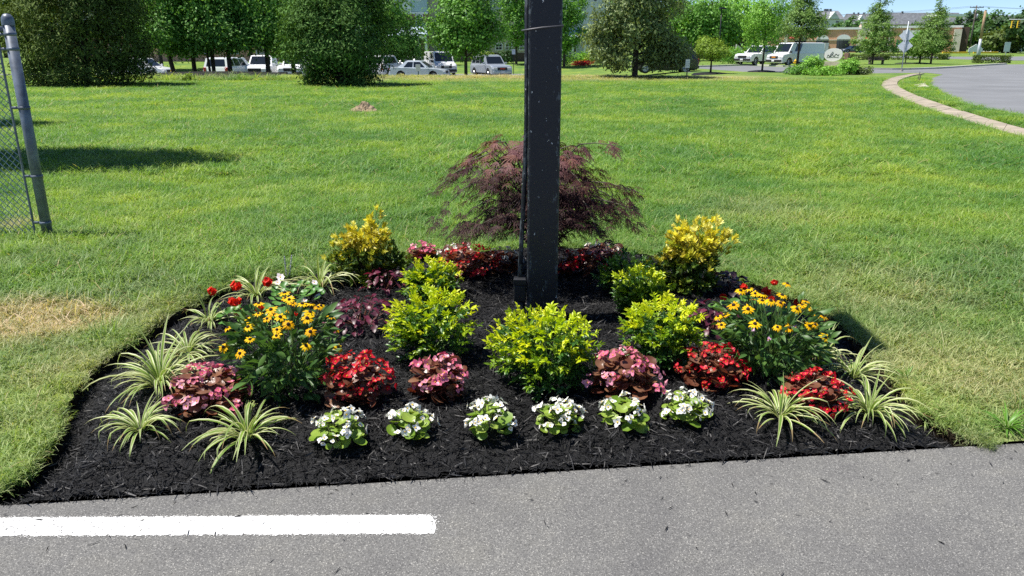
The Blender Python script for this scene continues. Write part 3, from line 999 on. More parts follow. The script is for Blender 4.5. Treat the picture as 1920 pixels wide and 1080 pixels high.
M['rud_leaf'] = leafy("coneflower_leaf", (0.032, 0.085, 0.020), (0.065, 0.150, 0.034), 0.45, 0.28, 0.4, c3=(0.11, 0.21, 0.05))
M['big_leaf'] = leafy("hosta_leaf", (0.05, 0.15, 0.03), (0.08, 0.20, 0.04), 0.35, 0.25, 0.5, vein=0.5)
M['ger_leaf'] = leafy("geranium_leaf", (0.04, 0.13, 0.02), (0.08, 0.22, 0.035), 0.4, 0.28, 0.45, c3=(0.13, 0.28, 0.05))
M['stem_green'] = plain("green_stem", (0.09, 0.16, 0.03), 0.6, var=0.3)
M['stem_pale'] = plain("pale_stem", (0.25, 0.30, 0.09), 0.6, var=0.2)
M['stem_red'] = plain("red_stem", (0.16, 0.05, 0.03), 0.6, var=0.3)
M['stem_brown'] = plain("brown_stem", (0.07, 0.045, 0.025), 0.85, var=0.3)
M['cream_stripe'] = leafy("cream_stripe", (0.42, 0.46, 0.18), (0.56, 0.58, 0.29), 0.42, 0.3, 0.4, c3=(0.70, 0.71, 0.46), tcol=(1.05, 1.05, 0.7))
M['green_stripe'] = leafy("green_stripe", (0.10, 0.20, 0.03), (0.17, 0.29, 0.045), 0.42, 0.3, 0.4, c3=(0.25, 0.36, 0.06))
M['brown_tip'] = leafy("brown_leaf_tip", (0.22, 0.15, 0.06), (0.34, 0.25, 0.12), 0.6, 0.2, 0.3)
M['coleus'] = leafy("purple_leaf", (0.030, 0.006, 0.011), (0.075, 0.012, 0.026), 0.42, 0.22, 0.5, c3=(0.17, 0.028, 0.06), tcol=(1.9, 0.6, 0.9))
M['coleus_dark'] = leafy("near_black_leaf", (0.012, 0.007, 0.011), (0.025, 0.011, 0.018), 0.4, 0.15, 0.5, tcol=(1.5, 0.6, 0.9))
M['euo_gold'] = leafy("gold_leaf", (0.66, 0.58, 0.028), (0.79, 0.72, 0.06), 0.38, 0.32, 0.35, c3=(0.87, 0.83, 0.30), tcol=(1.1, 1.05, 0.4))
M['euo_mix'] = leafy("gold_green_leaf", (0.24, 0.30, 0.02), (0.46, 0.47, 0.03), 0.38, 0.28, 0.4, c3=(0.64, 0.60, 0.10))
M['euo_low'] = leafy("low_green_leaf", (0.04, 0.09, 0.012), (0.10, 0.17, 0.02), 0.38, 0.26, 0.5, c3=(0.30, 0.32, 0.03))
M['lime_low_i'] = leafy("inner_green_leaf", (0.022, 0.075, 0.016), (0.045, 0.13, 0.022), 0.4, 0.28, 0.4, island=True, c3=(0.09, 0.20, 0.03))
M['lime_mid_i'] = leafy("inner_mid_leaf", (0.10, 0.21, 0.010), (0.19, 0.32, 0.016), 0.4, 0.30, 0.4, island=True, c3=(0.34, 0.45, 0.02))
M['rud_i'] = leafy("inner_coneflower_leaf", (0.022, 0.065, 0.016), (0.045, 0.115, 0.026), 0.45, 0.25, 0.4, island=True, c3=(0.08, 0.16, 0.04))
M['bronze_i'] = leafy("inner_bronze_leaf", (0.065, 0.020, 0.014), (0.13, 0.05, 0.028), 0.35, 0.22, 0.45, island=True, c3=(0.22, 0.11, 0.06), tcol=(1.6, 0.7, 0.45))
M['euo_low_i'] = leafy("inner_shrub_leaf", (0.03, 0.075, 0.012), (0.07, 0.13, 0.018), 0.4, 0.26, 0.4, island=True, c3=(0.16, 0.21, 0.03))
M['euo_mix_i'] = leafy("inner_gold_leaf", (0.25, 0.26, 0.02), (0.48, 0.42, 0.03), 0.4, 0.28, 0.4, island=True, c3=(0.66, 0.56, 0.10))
M['maple'] = leafy("maple_leaf", (0.028, 0.011, 0.013), (0.055, 0.021, 0.021), 0.6, 0.28, 0.25, c3=(0.10, 0.040, 0.032), tcol=(1.5, 0.7, 0.55))
M['maple_top'] = leafy("maple_lit_leaf", (0.11, 0.045, 0.052), (0.18, 0.080, 0.088), 0.55, 0.32, 0.3, c3=(0.25, 0.11, 0.075), tcol=(1.3, 0.8, 0.75))  # glancing light on the crest leaves, put into a paler pink
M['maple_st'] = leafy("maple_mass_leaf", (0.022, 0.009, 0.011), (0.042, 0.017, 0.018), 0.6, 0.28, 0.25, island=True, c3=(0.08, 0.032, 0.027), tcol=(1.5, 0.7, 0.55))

# --- shared leaf and flower meshes
def mk(geo, mat, name, smooth=True):
    mb = MB(); mb.add(*geo)
    return mb.mesh(name, mat, smooth)
G_BEG = [mk(round_leaf(0.026, c, s), M['beg_green'], "begonia_leaf") for s, c in ((1, 0.25), (2, 0.1), (3, -0.15), (4, 0.3))]
B_BEG = [mk(round_leaf(0.026, c, s), M['beg_bronze'], "begonia_leaf") for s, c in ((5, 0.3), (6, 0.15), (7, -0.2), (8, 0.35))]
def truss(base, mats, name, k, spread, seed):
    """a few blooms held together on one stalk, facing +z"""
    r = random.Random(seed)
    mb = MB()
    for i in range(k):
        bl = base[i % len(base)]
        a = 2 * math.pi * i / k + r.uniform(-0.4, 0.4)
        q = spread * r.uniform(0.5, 1.1) * (0 if k == 1 else 1)
        pos = (q * math.cos(a), q * math.sin(a), r.uniform(-0.3, 0.5) * spread)
        nrm = (0.7 * math.cos(a) + r.uniform(-0.3, 0.3), 0.7 * math.sin(a) + r.uniform(-0.3, 0.3), 1)
        Mx = frame(pos, Vector(nrm).cross(Vector((r.uniform(-1, 1), r.uniform(-1, 1), 0.3))), nrm, r.uniform(0.7, 1.15))
        vs = [v.co.copy() for v in bl.vertices]
        b0 = len(mb.v)
        for p_ in bl.polygons:
            pass
        mb.add(vs, [tuple(p_.vertices) for p_ in bl.polygons], 0, Mx)
        for j, p_ in enumerate(bl.polygons):
            mb.m[len(mb.m) - len(bl.polygons) + j] = p_.material_index
    return mb.mesh(name, mats, True)
def trusses(mat, L, W, name, k, spread, open_):
    mats = [M[mat], M['pollen']]
    base = [petal_flower(4, L, W, 0.1, 0.0034 if mat == 'pet_white' else 0.0022, mats, name, seed=s, open_=open_, uneven=0.35) for s in (1, 2, 3)]
    return [truss(base, mats, name, k + (s % 2), spread, s) for s in (1, 2, 3, 4)]
F_WHITE = trusses('pet_white', 0.0135, 0.0135, "white_flower", 2, 0.013, 0.35)
F_RED = trusses('pet_red', 0.014, 0.013, "red_flower", 3, 0.017, 0.5)
F_PINK = trusses('pet_pink', 0.0145, 0.0135, "pink_flower", 3, 0.017, 0.45)
F_BLUSH = [petal_flower(6, 0.018, 0.016, 0.15, 0.004, [M['pet_blush'], M['pollen']], "blush_flower", seed=s, open_=0.3, uneven=0.2) for s in (4, 5)]
F_MAUVE = [petal_flower(5, 0.012, 0.010, 0.2, 0.003, [M['pet_mauve'], M['pollen']], "mauve_flower", seed=8, open_=0.3)]
def scarlet_head(seed):
    r = random.Random(seed)
    mb = MB()
    bl = petal_flower(5, 0.014, 0.014, 0.1, 0.003, [M['pet_scarlet']], "scarlet_floret", seed=seed, open_=0.45)
    for k in range(14):
        a = Vector((r.gauss(0, 1), r.gauss(0, 1), r.gauss(0, 1) * 0.8 + 0.2)).normalized()
        mb.add([v.co.copy() for v in bl.vertices], [tuple(p_.vertices) for p_ in bl.polygons], 0, frame(a * 0.017 * r.uniform(0.6, 1.0), a.cross(Vector((0.3, 0.6, 0.7))), a, r.uniform(0.8, 1.1)))
    return mb.mesh("scarlet_head", M['pet_scarlet'], True)
F_SCAR = [scarlet_head(s) for s in (1, 2, 3)]
def ray_heads():
    out = []
    for s in (1, 2, 3, 4):
        r = random.Random(s)
        mb = MB()
        n = r.choice((12, 13, 14))
        for k in range(n):
            vs, fs = leaf_geo(0.027 * r.uniform(0.85, 1.12), 0.0105, 0.15, 0.35 + 0.35 * (s % 2), (0.45, 0.9, 1.0, 0.8, 0.1))
            mb.add(vs, fs, 0, Matrix.Rotation(2 * math.pi * k / n + r.uniform(-0.1, 0.1), 4, 'Z') @ Matrix.Translation((0, 0.006, 0.002)) @ Matrix.Rotation(r.uniform(-0.30, 0.15), 4, 'X'))
        out.append(mb.mesh("ray_petals", M['pet_gold'], True))
    return out
RAYS = ray_heads()
def cone_mesh():
    mb = MB(); n = 8
    rings = [(0.0085, -0.001), (0.0095, 0.004), (0.0075, 0.009), (0.0035, 0.012)]
    vs = [(r * math.cos(2 * math.pi * k / n), r * math.sin(2 * math.pi * k / n), z) for r, z in rings for k in range(n)] + [(0, 0, 0.0128)]
    fs = [(i * n + k, i * n + (k + 1) % n, (i + 1) * n + (k + 1) % n, (i + 1) * n + k) for i in range(3) for k in range(n)]
    fs += [(3 * n + k, 3 * n + (k + 1) % n, 4 * n) for k in range(n)]
    mb.add(vs, fs)
    return mb.mesh("seed_cone", M['cone'], True)
CONE = cone_mesh()
def leaf_shoot(seed):
    r = random.Random(seed)
    mb = MB()
    mb.tube([(0, 0, 0), (0, 0.05, 0)], [0.0014, 0.001], 3, 0, False)
    for k in range(4):
        vs, fs = leaf_geo(0.066 * r.uniform(0.7, 1.2), 0.021 * r.uniform(0.8, 1.2), 0.3, r.uniform(0.2, 0.8), (0.1, 0.75, 1.0, 0.7, 0.0), 0.006, 0.03, seed + k)
        mb.add(vs, fs, 0, Matrix.Translation((0, 0.012 + 0.012 * k, 0)) @ Matrix.Rotation(k * 2.2 + r.uniform(-0.4, 0.4), 4, 'Y') @ Matrix.Rotation(r.uniform(0.4, 1.1), 4, 'X'))
    return mb.mesh("leaf_shoot", M['rud_leaf'], True)
LANCE = [leaf_shoot(s) for s in (1, 2, 3, 4, 5)]
def spray(mat, seed, n=11, L=0.037, W=0.0145):
    """compound leaf: paired leaflets along a stalk"""
    r = random.Random(seed)
    mb = MB()
    mb.tube([(0, 0, 0), (0, 0.03, 0.004), (0, 0.06, 0.0)], [0.0009, 0.0008, 0.0006], 3, 0, False)
    ys = [0.010, 0.012, 0.022, 0.024, 0.034, 0.036, 0.046, 0.048, 0.056, 0.057, 0.062][:n]
    for k, y in enumerate(ys):
        sd = (-1 if k % 2 else 1)
        ang = sd * r.uniform(0.5, 1.3) if k < n - 1 else 0.0
        vs, fs = leaf_geo(L * r.uniform(0.8, 1.2), W * r.uniform(0.85, 1.15), 0.4, r.uniform(0.2, 0.7), (0.1, 0.8, 1.0, 0.6, 0.0))
        mb.add(vs, fs, 0, Matrix.Translation((0, y, 0.002)) @ Matrix.Rotation(-ang, 4, 'Z') @ Matrix.Rotation(r.uniform(-0.5, 0.7), 4, 'X') @ Matrix.Rotation(r.uniform(-0.7, 0.7), 4, 'Y'))
    return mb.mesh("leaf_spray", mat, True)
SPR = {k: [spray(M[k], 10 + i) for i in range(4)] for k in ('lime', 'lime_mid', 'lime_low')}
def whorl(mat, seed, n=13, L=0.036, W=0.0145):
    r = random.Random(seed)
    mb = MB()
    mb.tube([(0, 0, 0), (0, 0.045, 0)], [0.0013, 0.0009], 3, 0, False)
    for k in range(n):
        vs, fs = leaf_geo(L * r.uniform(0.75, 1.15), W * r.uniform(0.8, 1.15), 0.35, r.uniform(-0.1, 0.5), (0.2, 0.8, 1.0, 0.7, 0.05))
        mb.add(vs, fs, 0, Matrix.Translation((0, 0.012 + 0.036 * k / n, 0)) @ Matrix.Rotation(k * 2.4, 4, 'Y') @ Matrix.Rotation(r.uniform(0.35, 0.95), 4, 'X'))
    return mb.mesh("leaf_sprig", mat, True)
WHO = {k: [whorl(M[k], 30 + i) for i in range(4)] for k in ('euo_gold', 'euo_mix', 'euo_low')}
COLE = [mk(leaf_geo(0.052, 0.034, 0.25, 0.5, (0.15, 0.9, 0.8, 1.0, 0.62, 0.55, 0.0), 0.006, 0.06, s), M['coleus'], "coleus_leaf") for s in (1, 2, 3)]
COLE_D = [mk(leaf_geo(0.060, 0.045, 0.25, 0.5, (0.2, 0.9, 0.85, 1.0, 0.7, 0.5, 0.0), 0.006, 0.08, s), M['coleus_dark'], "coleus_leaf") for s in (1, 2)]
GER = [mk(round_leaf(0.030, c, s), M['ger_leaf'], "geranium_leaf") for s, c in ((1, 0.2), (9, 0.35), (5, -0.1))]
def lirio(seed):
    """arching strap leaf, green down the middle with cream margins"""
    r = random.Random(seed)
    mb = MB()
    L = 0.27; n = 9
    a0, a1 = r.uniform(0.15, 0.85), r.uniform(1.95, 3.0)
    if seed % 7 == 0:
        a0, a1 = 0.1, r.uniform(0.7, 1.2)
    x, z = 0.0, 0.0
    w = 0.0128
    rows = []
    for i in range(n + 1):
        t = i / n
        ang = a0 + (a1 - a0) * t ** 1.15
        ww = w * (0.75 + 0.5 * t if t < 0.4 else 0.95) * (1 - max(0, t - 0.55) / 0.45 * 0.92)
        y = 0.012 * math.sin(t * 2.2 + seed) * t
        nx, nz = -math.cos(ang), math.sin(ang)
        k = 0.22 * ww
        rows.append([(y - ww / 2, x - 0 * nx, z + k), (y - ww * 0.30, x, z), (y + ww * 0.30, x, z), (y + ww / 2, x, z + k)])
        if seed % 4 == 1 and i == 5 + seed % 3:
            a1 += 0.7; a0 += 0.5
        x += L / n * math.sin(ang)
        z += L / n * math.cos(ang)
    vs = [p for rr in rows for p in rr]
    for i in range(n):
        for c in range(3):
            mb.add([], [], 0)
            mb.f.append((i * 4 + c, i * 4 + c + 1, i * 4 + 4 + c + 1, i * 4 + 4 + c)); mb.m.append(1 if c == 1 else 0)
    if seed % 3 == 0:
        for q in range(len(mb.f) - 3 * (1 + seed % 2), len(mb.f)):
            mb.m[q] = 2
    mb.v = vs
    return mb.mesh("strap_leaf", [M['cream_stripe'], M['green_stripe'], M['brown_tip']], True)
LIRIO = [lirio(s) for s in range(1, 19)]
def lace(mat, seed):
    """finely cut maple leaf: seven thread-like lobes with side teeth"""
    r = random.Random(seed)
    mb = MB()
    for k in range(7):
        a = (k - 3) * 0.42 + r.uniform(-0.08, 0.08)
        L = (0.088, 0.080, 0.062, 0.046)[abs(k - 3)] * r.uniform(0.9, 1.1)
        vs, fs = leaf_geo(L, 0.0050, 0.2, 0.55, (0.5, 1.0, 0.8, 0.0))
        Mx = Matrix.Rotation(-a, 4, 'Z') @ Matrix.Rotation(r.uniform(-0.15, 0.1), 4, 'X')
        mb.add(vs, fs, 0, Mx)
        for q in (0.4, 0.6, 0.78):
            for sd in (-1, 1):
                y = L * q; z = -0.55 * 0.6 * L * q * q
                tip = (sd * 0.0115 * (1.2 - q), y + 0.010, z - 0.003)
                mb.add([(0, y - 0.003, z), (0, y + 0.003, z), tip], [(0, 1, 2)], 0, Mx)
    return mb
LACE = {k: [lace(M[k], 50 + i).mesh("maple_leaf", M[k], True) for i in range(4)] for k in ('maple', 'maple_top')}

GA = 2.39996
def dome_dir(i, n, rnd, lo=0.02, hi=1.0):
    """i-th of n well spread directions over a dome; returns theta, cos(polar)"""
    u = (i + 0.5) / n
    c = 1 - (lo + (hi - lo) * u)
    return i * GA + rnd.uniform(-0.25, 0.25), c
def sizes(px, py, wpx, tpy):
    p = atm(px, py)
    m = mpp(p)
    top = atd(px, tpy, p.y)
    return p, wpx / 2 * m, max(0.05, top.z - p.z)

def stems(parent, tips, mat, r0=0.0035, name="stem", spread=0.02, rnd=random):
    mb = MB()
    for tp in tips:
        a = Vector((rnd.uniform(-spread, spread), rnd.uniform(-spread, spread), -0.02))
        tp = Vector(tp)
        mid = a.lerp(tp, 0.5) + Vector((0, 0, 0.12 * tp.z))
        mb.tube([a, mid, tp], [r0, r0 * 0.8, r0 * 0.5], 4, 0, False)
    return obj(name, mb.mesh(name, mat), parent)

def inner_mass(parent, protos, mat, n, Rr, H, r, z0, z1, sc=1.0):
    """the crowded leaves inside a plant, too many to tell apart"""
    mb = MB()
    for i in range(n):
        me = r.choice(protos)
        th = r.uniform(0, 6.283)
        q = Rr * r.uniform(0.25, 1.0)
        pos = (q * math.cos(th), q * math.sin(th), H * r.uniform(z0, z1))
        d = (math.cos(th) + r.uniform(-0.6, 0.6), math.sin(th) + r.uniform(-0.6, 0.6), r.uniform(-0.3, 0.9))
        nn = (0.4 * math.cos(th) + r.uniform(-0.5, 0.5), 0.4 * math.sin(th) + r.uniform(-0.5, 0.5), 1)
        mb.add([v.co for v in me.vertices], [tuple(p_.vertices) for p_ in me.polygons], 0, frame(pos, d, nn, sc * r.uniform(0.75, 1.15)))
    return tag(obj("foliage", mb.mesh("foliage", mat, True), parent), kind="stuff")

def begonia(label, px, py, wpx, tpy, leaf, flow, nl, nf, lsc, fsc, group, cat="begonia", stem='stem_red', seed=0, top=0.75):
    r = random.Random(1000 + int(px) + seed)
    p, Rr, H = sizes(px, py, wpx, tpy)
    t = thing("begonia", label, cat, p, r.uniform(0, 6.28), group)
    lop = [r.uniform(0, 6.28), r.uniform(0.05, 0.22), r.uniform(0, 6.28), r.uniform(0.0, 0.14)]
    def bulge(th):
        return 1 + lop[1] * math.cos(th - lop[0]) + lop[3] * math.cos(2 * th - lop[2])
    tips = []
    for i in range(nl):
        th, c = dome_dir(i, nl, r, 0.02, 1.02)
        q = math.sqrt(max(0, 1 - c * c)) if c > 0 else 1.0
        inner = r.uniform(0.55, 0.88)
        inner *= bulge(th)
        pos = Vector((Rr * inner * q * math.cos(th), Rr * inner * q * math.sin(th), H * (0.10 + 0.78 * max(c, 0)) * r.uniform(0.75, 1.1)))
        d = Vector((math.cos(th), math.sin(th), r.uniform(-0.5, 0.35)))
        nrm = Vector((0.9 * q * math.cos(th) + r.uniform(-0.5, 0.5), 0.9 * q * math.sin(th) + r.uniform(-0.5, 0.5), 0.5 + max(c, 0)))
        s = lsc * r.uniform(0.55, 1.35)
        pos -= d.normalized() * 0.018 * s
        obj("leaf", r.choice(leaf), t, frame(pos, d, nrm, s))
        if i % 4 == 0:
            tips.append(pos)
    nc = nf
    for i in range(nf):
        j = i % nc
        th = j * GA * 1.7 + 0.6
        c = 1 - top * (j + 0.5) / nc
        q = math.sqrt(1 - c * c)
        sp = 0.10 * Rr
        q *= bulge(th)
        pos = Vector((Rr * 0.95 * q * math.cos(th) + r.gauss(0, sp * 0.8), Rr * 0.95 * q * math.sin(th) + r.gauss(0, sp * 0.8), H * (0.16 + 0.86 * c) + r.uniform(-0.1, 0.3) * sp))
        nrm = Vector((q * math.cos(th) + r.uniform(-0.6, 0.6), q * math.sin(th) + r.uniform(-0.8, 0.4), 0.6 + c * 0.6 + r.uniform(-0.2, 0.3)))
        y = nrm.cross(Vector((r.uniform(-1, 1), r.uniform(-1, 1), r.uniform(-1, 1))))
        obj("flower", r.choice(flow), t, frame(pos, y, nrm, fsc * r.uniform(0.6, 1.25)))
        if i % 3 == 0:
            tips.append(pos)
    stems(t, tips, M[stem], 0.0026, rnd=r)
    if leaf is B_BEG:
        inner_mass(t, B_BEG, M['bronze_i'], nl, Rr * 0.75, H, r, 0.05, 0.75, lsc)
    return t

def nandina(label, px, py, wpx, tpy, n=120, lime=0.5, seed=0, kinds=('lime', 'lime_mid', 'lime_low')):
    r = random.Random(2000 + int(px) + seed)
    p, Rr, H = sizes(px, py, wpx, tpy)
    t = thing("nandina_shrub", label, "shrub", p, r.uniform(0, 6.28), "lime green shrubs in the bed")
    tips = []
    for i in range(n):
        th, c = dome_dir(i, n, r, 0.0, 1.62)
        q = math.sqrt(1 - c * c)
        f = r.uniform(0.50, 0.90) * (1 + 0.08 * math.sin(3 * th + px))
        zf = 0.46 + 0.46 * c if c > 0 else 0.46 + 0.62 * c
        if c < 0:
            q *= 1 + 0.32 * c
        pos = Vector((Rr * f * q * math.cos(th), Rr * f * q * math.sin(th), H * zf * r.uniform(0.88, 1.04)))
        out = Vector((math.cos(th) * (0.35 + q), math.sin(th) * (0.35 + q), 0.75 * c + r.uniform(-0.15, 0.45)))
        nrm = Vector((math.cos(th) * q * 0.7, math.sin(th) * q * 0.7, 0.9)) + Vector((r.uniform(-0.5, 0.5), r.uniform(-0.5, 0.5), 0))
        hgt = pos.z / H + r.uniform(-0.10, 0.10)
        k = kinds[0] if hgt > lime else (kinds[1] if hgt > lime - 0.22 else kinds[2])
        s = r.uniform(0.65, 1.1) * (0.70 + 0.8 * Rr)
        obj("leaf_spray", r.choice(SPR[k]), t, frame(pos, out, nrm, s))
        if i % 5 == 0:
            tips.append(pos)
    stems(t, tips, M['stem_green'], 0.0026, rnd=r, spread=0.05)
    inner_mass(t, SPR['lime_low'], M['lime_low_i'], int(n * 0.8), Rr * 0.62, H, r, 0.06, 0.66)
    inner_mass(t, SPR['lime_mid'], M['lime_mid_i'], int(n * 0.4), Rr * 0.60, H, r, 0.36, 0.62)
    return t

def liriope(label, px, py, wpx, n, seed=0, rise=1.0):
    r = random.Random(3000 + int(px) + seed)
    p = atm(px, py)
    sc = wpx / 2 * mpp(p) / 0.212
    t = thing("striped_lilyturf", label, "ornamental grass", p, 0, "striped grass clumps round the bed")
    for i in range(int(n * 1.15)):
        th = i * GA + r.uniform(-0.9, 0.9)
        s = sc * r.choice((0.6, 0.75, 0.85, 0.95, 1.05, 1.15)) * r.uniform(0.9, 1.1)
        q = r.uniform(0, 0.022)
        lean = r.uniform(-0.12, 0.25)
        Mx = Matrix.Translation((q * math.cos(th), q * math.sin(th), -0.008)) @ Matrix.Rotation(th - math.pi / 2, 4, 'Z') @ Matrix.Rotation(-lean, 4, 'X') @ \
             Matrix.Diagonal((r.uniform(0.8, 1.15) * (0.5 + 0.5 * sc) / sc * s, s, s * rise * r.uniform(0.65, 1.05), 1))
        obj("blade", r.choice(LIRIO), t, Mx)
    return t

def coneflower(label, px, py, wpx, tpy, nflow, nleaf, seed=0, extra=None):
    r = random.Random(4000 + int(px) + seed)
    p, Rr, H = sizes(px, py, wpx, tpy)
    t = thing("coneflower_plant", label, "flowering plant", p, 0, "yellow coneflower plants")
    tips = []
    for i in range(nflow):
        th = i * GA + r.uniform(-0.3, 0.3)
        q = math.sqrt((i + 0.5) / nflow) * r.uniform(0.85, 1.05)
        pos = Vector((Rr * 1.04 * q * math.cos(th), Rr * 0.95 * q * math.sin(th), H * (1.02 - 0.46 * q ** 2.2) * r.uniform(0.82, 1.06)))
        nrm = Vector((0.5 * q * math.cos(th) + r.uniform(-0.25, 0.25), 0.5 * q * math.sin(th) - 0.25 + r.uniform(-0.25, 0.2), 1.0))
        f = obj("flower", r.choice(RAYS), t, frame(pos, Vector((r.uniform(-1, 1), r.uniform(-1, 1), 0.1)), Vector((0, 0, 1)), 1))
        y = nrm.cross(Vector((r.uniform(-1, 1), r.uniform(-1, 1), 0.2)))
        f.matrix_basis = frame(pos, y, nrm, r.uniform(0.65, 1.02))
        obj("seed_cone", CONE, f)
        tips.append(pos)
    stems(t, tips, M['stem_green'], 0.003, rnd=r, spread=0.05)
    for i in range(nleaf):
        th = i * GA + r.uniform(-0.4, 0.4)
        u = (i + 0.5) / nleaf
        zf = 0.04 + 0.70 * u
        rr = Rr * (0.58 + 0.28 * math.sin(math.pi * min(1, zf * 1.05))) * r.uniform(0.5, 1.0)
        pos = Vector((rr * math.cos(th), rr * 0.9 * math.sin(th), H * zf * r.uniform(0.85, 1.05)))
        d = Vector((math.cos(th) + r.uniform(-0.6, 0.6), math.sin(th) + r.uniform(-0.6, 0.6), r.uniform(-0.5, 0.8)))
        nrm = Vector((0.5 * math.cos(th), 0.5 * math.sin(th), 1)) + Vector((r.uniform(-0.6, 0.6), r.uniform(-0.6, 0.6), 0))
        obj("leaf_shoot", r.choice(LANCE), t, frame(pos, d, nrm, r.uniform(0.8, 1.25)))
    inner_mass(t, LANCE, M['rud_i'], 80, Rr * 0.62, H, r, 0.04, 0.66)
    return t

def coleus(label, px, py, wpx, tpy, n, meshes, seed=0, stem='stem_red'):
    r = random.Random(5000 + int(px) + seed)
    p, Rr, H = sizes(px, py, wpx, tpy)
    t = thing("coleus_plant", label, "foliage plant", p, 0, "purple leaved plants")
    tips = []
    for i in range(n):
        th = i * GA + r.uniform(-0.3, 0.3)
        q = math.sqrt((i + 0.5) / n) * r.uniform(0.8, 1.1)
        pos = Vector((Rr * q * math.cos(th), Rr * q * math.sin(th), H * (0.9 - 0.75 * q * q) * r.uniform(0.45, 1.05) + 0.015))
        d = Vector((math.cos(th) + r.uniform(-0.5, 0.5), math.sin(th) + r.uniform(-0.5, 0.5), r.uniform(-0.5, 0.4)))
        nrm = Vector((0.4 * math.cos(th) + r.uniform(-0.5, 0.5), 0.4 * math.sin(th) + r.uniform(-0.5, 0.5), 1))
        obj("leaf", r.choice(meshes), t, frame(pos, d, nrm, r.uniform(0.65, 1.2)))
        if i % 4 == 0:
            tips.append(pos)
    stems(t, tips, M[stem], 0.0025, rnd=r)
    return t

def euonymus(label, px, py, wpx, tpy, n, blobs, seed=0, lowcut=0.4):
    """golden shrub from upright shoots; blobs (x, z, r) say where in the outline foliage stands, in units of half width and height"""
    r = random.Random(6000 + int(px) + seed)
    p, Rr, H = sizes(px, py, wpx, tpy)
    t = thing("golden_shrub", label, "shrub", p, 0, "golden variegated shrubs")
    tips = []
    wts = [b[2] ** 2 for b in blobs]
    for i in range(n):
        bx, bz, br = r.choices(blobs, wts)[0]
        a = Vector((r.gauss(0, 1), r.gauss(0, 1), r.gauss(0, 1))).normalized() * r.uniform(0.35, 1.0) ** 0.5
        pos = Vector(((bx + a.x * br) * Rr, a.y * min(br * 1.15, 0.8) * Rr, max(0.02, (bz + a.z * br * 0.75) * H - 0.03)))
        d = Vector((a.x * 0.8 + r.uniform(-0.3, 0.3), a.y * 0.8 + r.uniform(-0.3, 0.3), 0.9 + r.uniform(-0.4, 0.3)))
        h = pos.z / H + r.uniform(-0.12, 0.12)
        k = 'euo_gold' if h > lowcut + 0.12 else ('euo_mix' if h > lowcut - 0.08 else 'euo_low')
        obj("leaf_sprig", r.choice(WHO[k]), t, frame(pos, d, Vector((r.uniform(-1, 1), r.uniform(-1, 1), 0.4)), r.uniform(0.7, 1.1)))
        if i % 4 == 0:
            tips.append(pos)
    stems(t, tips, M['stem_brown'], 0.0035, rnd=r, spread=0.05)
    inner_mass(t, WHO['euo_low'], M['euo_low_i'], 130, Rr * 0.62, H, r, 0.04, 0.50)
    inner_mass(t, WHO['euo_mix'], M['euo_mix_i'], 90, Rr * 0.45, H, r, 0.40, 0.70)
    return t

# ---- front row of white begonias
WB = "white begonias along the front"
begonia("white begonia with round green leaves at the front, beside the striped grass", 637, 828, 108, 775, G_BEG, F_WHITE, 38, 20, 1.0, 1.05, WB, stem='stem_pale')
begonia("white begonia, second from the striped grass in the front row", 772, 812, 96, 766, G_BEG, F_WHITE, 36, 17, 0.95, 1.0, WB, stem='stem_pale')
begonia("white begonia, third from the striped grass in the front row", 915, 806, 102, 752, G_BEG, F_WHITE, 40, 24, 0.95, 1.0, WB, stem='stem_pale')
begonia("white begonia in front of the central lime shrub", 1050, 802, 94, 756, G_BEG, F_WHITE, 36, 26, 0.9, 0.95, WB, stem='stem_pale')
begonia("white begonia in front of the bronze-leaved pink begonia", 1168, 790, 100, 750, G_BEG, F_WHITE, 30, 15, 1.05, 1.05, WB, stem='stem_pale')
begonia("white begonia at the right end of the front row", 1282, 786, 96, 740, G_BEG, F_WHITE, 38, 25, 0.95, 1.0, WB, stem='stem_pale')
# ---- bronze-leaved begonias
PB, RB_ = "pink bronze-leaved begonias", "red bronze-leaved begonias"
begonia("wide pink begonia with bronze leaves beside the striped grass clumps", 394, 760, 150, 690, B_BEG, F_PINK, 84, 38, 1.0, 1.1, PB, top=0.9)
begonia("bright red begonia with bronze leaves beside the yellow coneflowers", 667, 752, 128, 668, B_BEG, F_RED, 70, 36, 1.0, 1.2, RB_, top=0.85)
begonia("pale pink begonia with bronze leaves before the tall lime shrub", 825, 742, 112, 672, B_BEG, F_PINK, 62, 24, 1.0, 1.1, PB, top=0.75)
begonia("pink begonia with coppery leaves right of the central lime shrub", 1170, 731, 128, 660, B_BEG, F_PINK, 72, 26, 1.1, 1.1, PB, top=0.8)
begonia("dense red begonia with bronze leaves below the right coneflowers", 1337, 722, 124, 652, B_BEG, F_RED, 70, 42, 0.95, 1.1, RB_, top=0.9)
begonia("small red begonia between the right striped grass clumps", 1519, 760, 114, 698, B_BEG, F_RED, 60, 36, 0.95, 1.1, RB_, top=0.95)
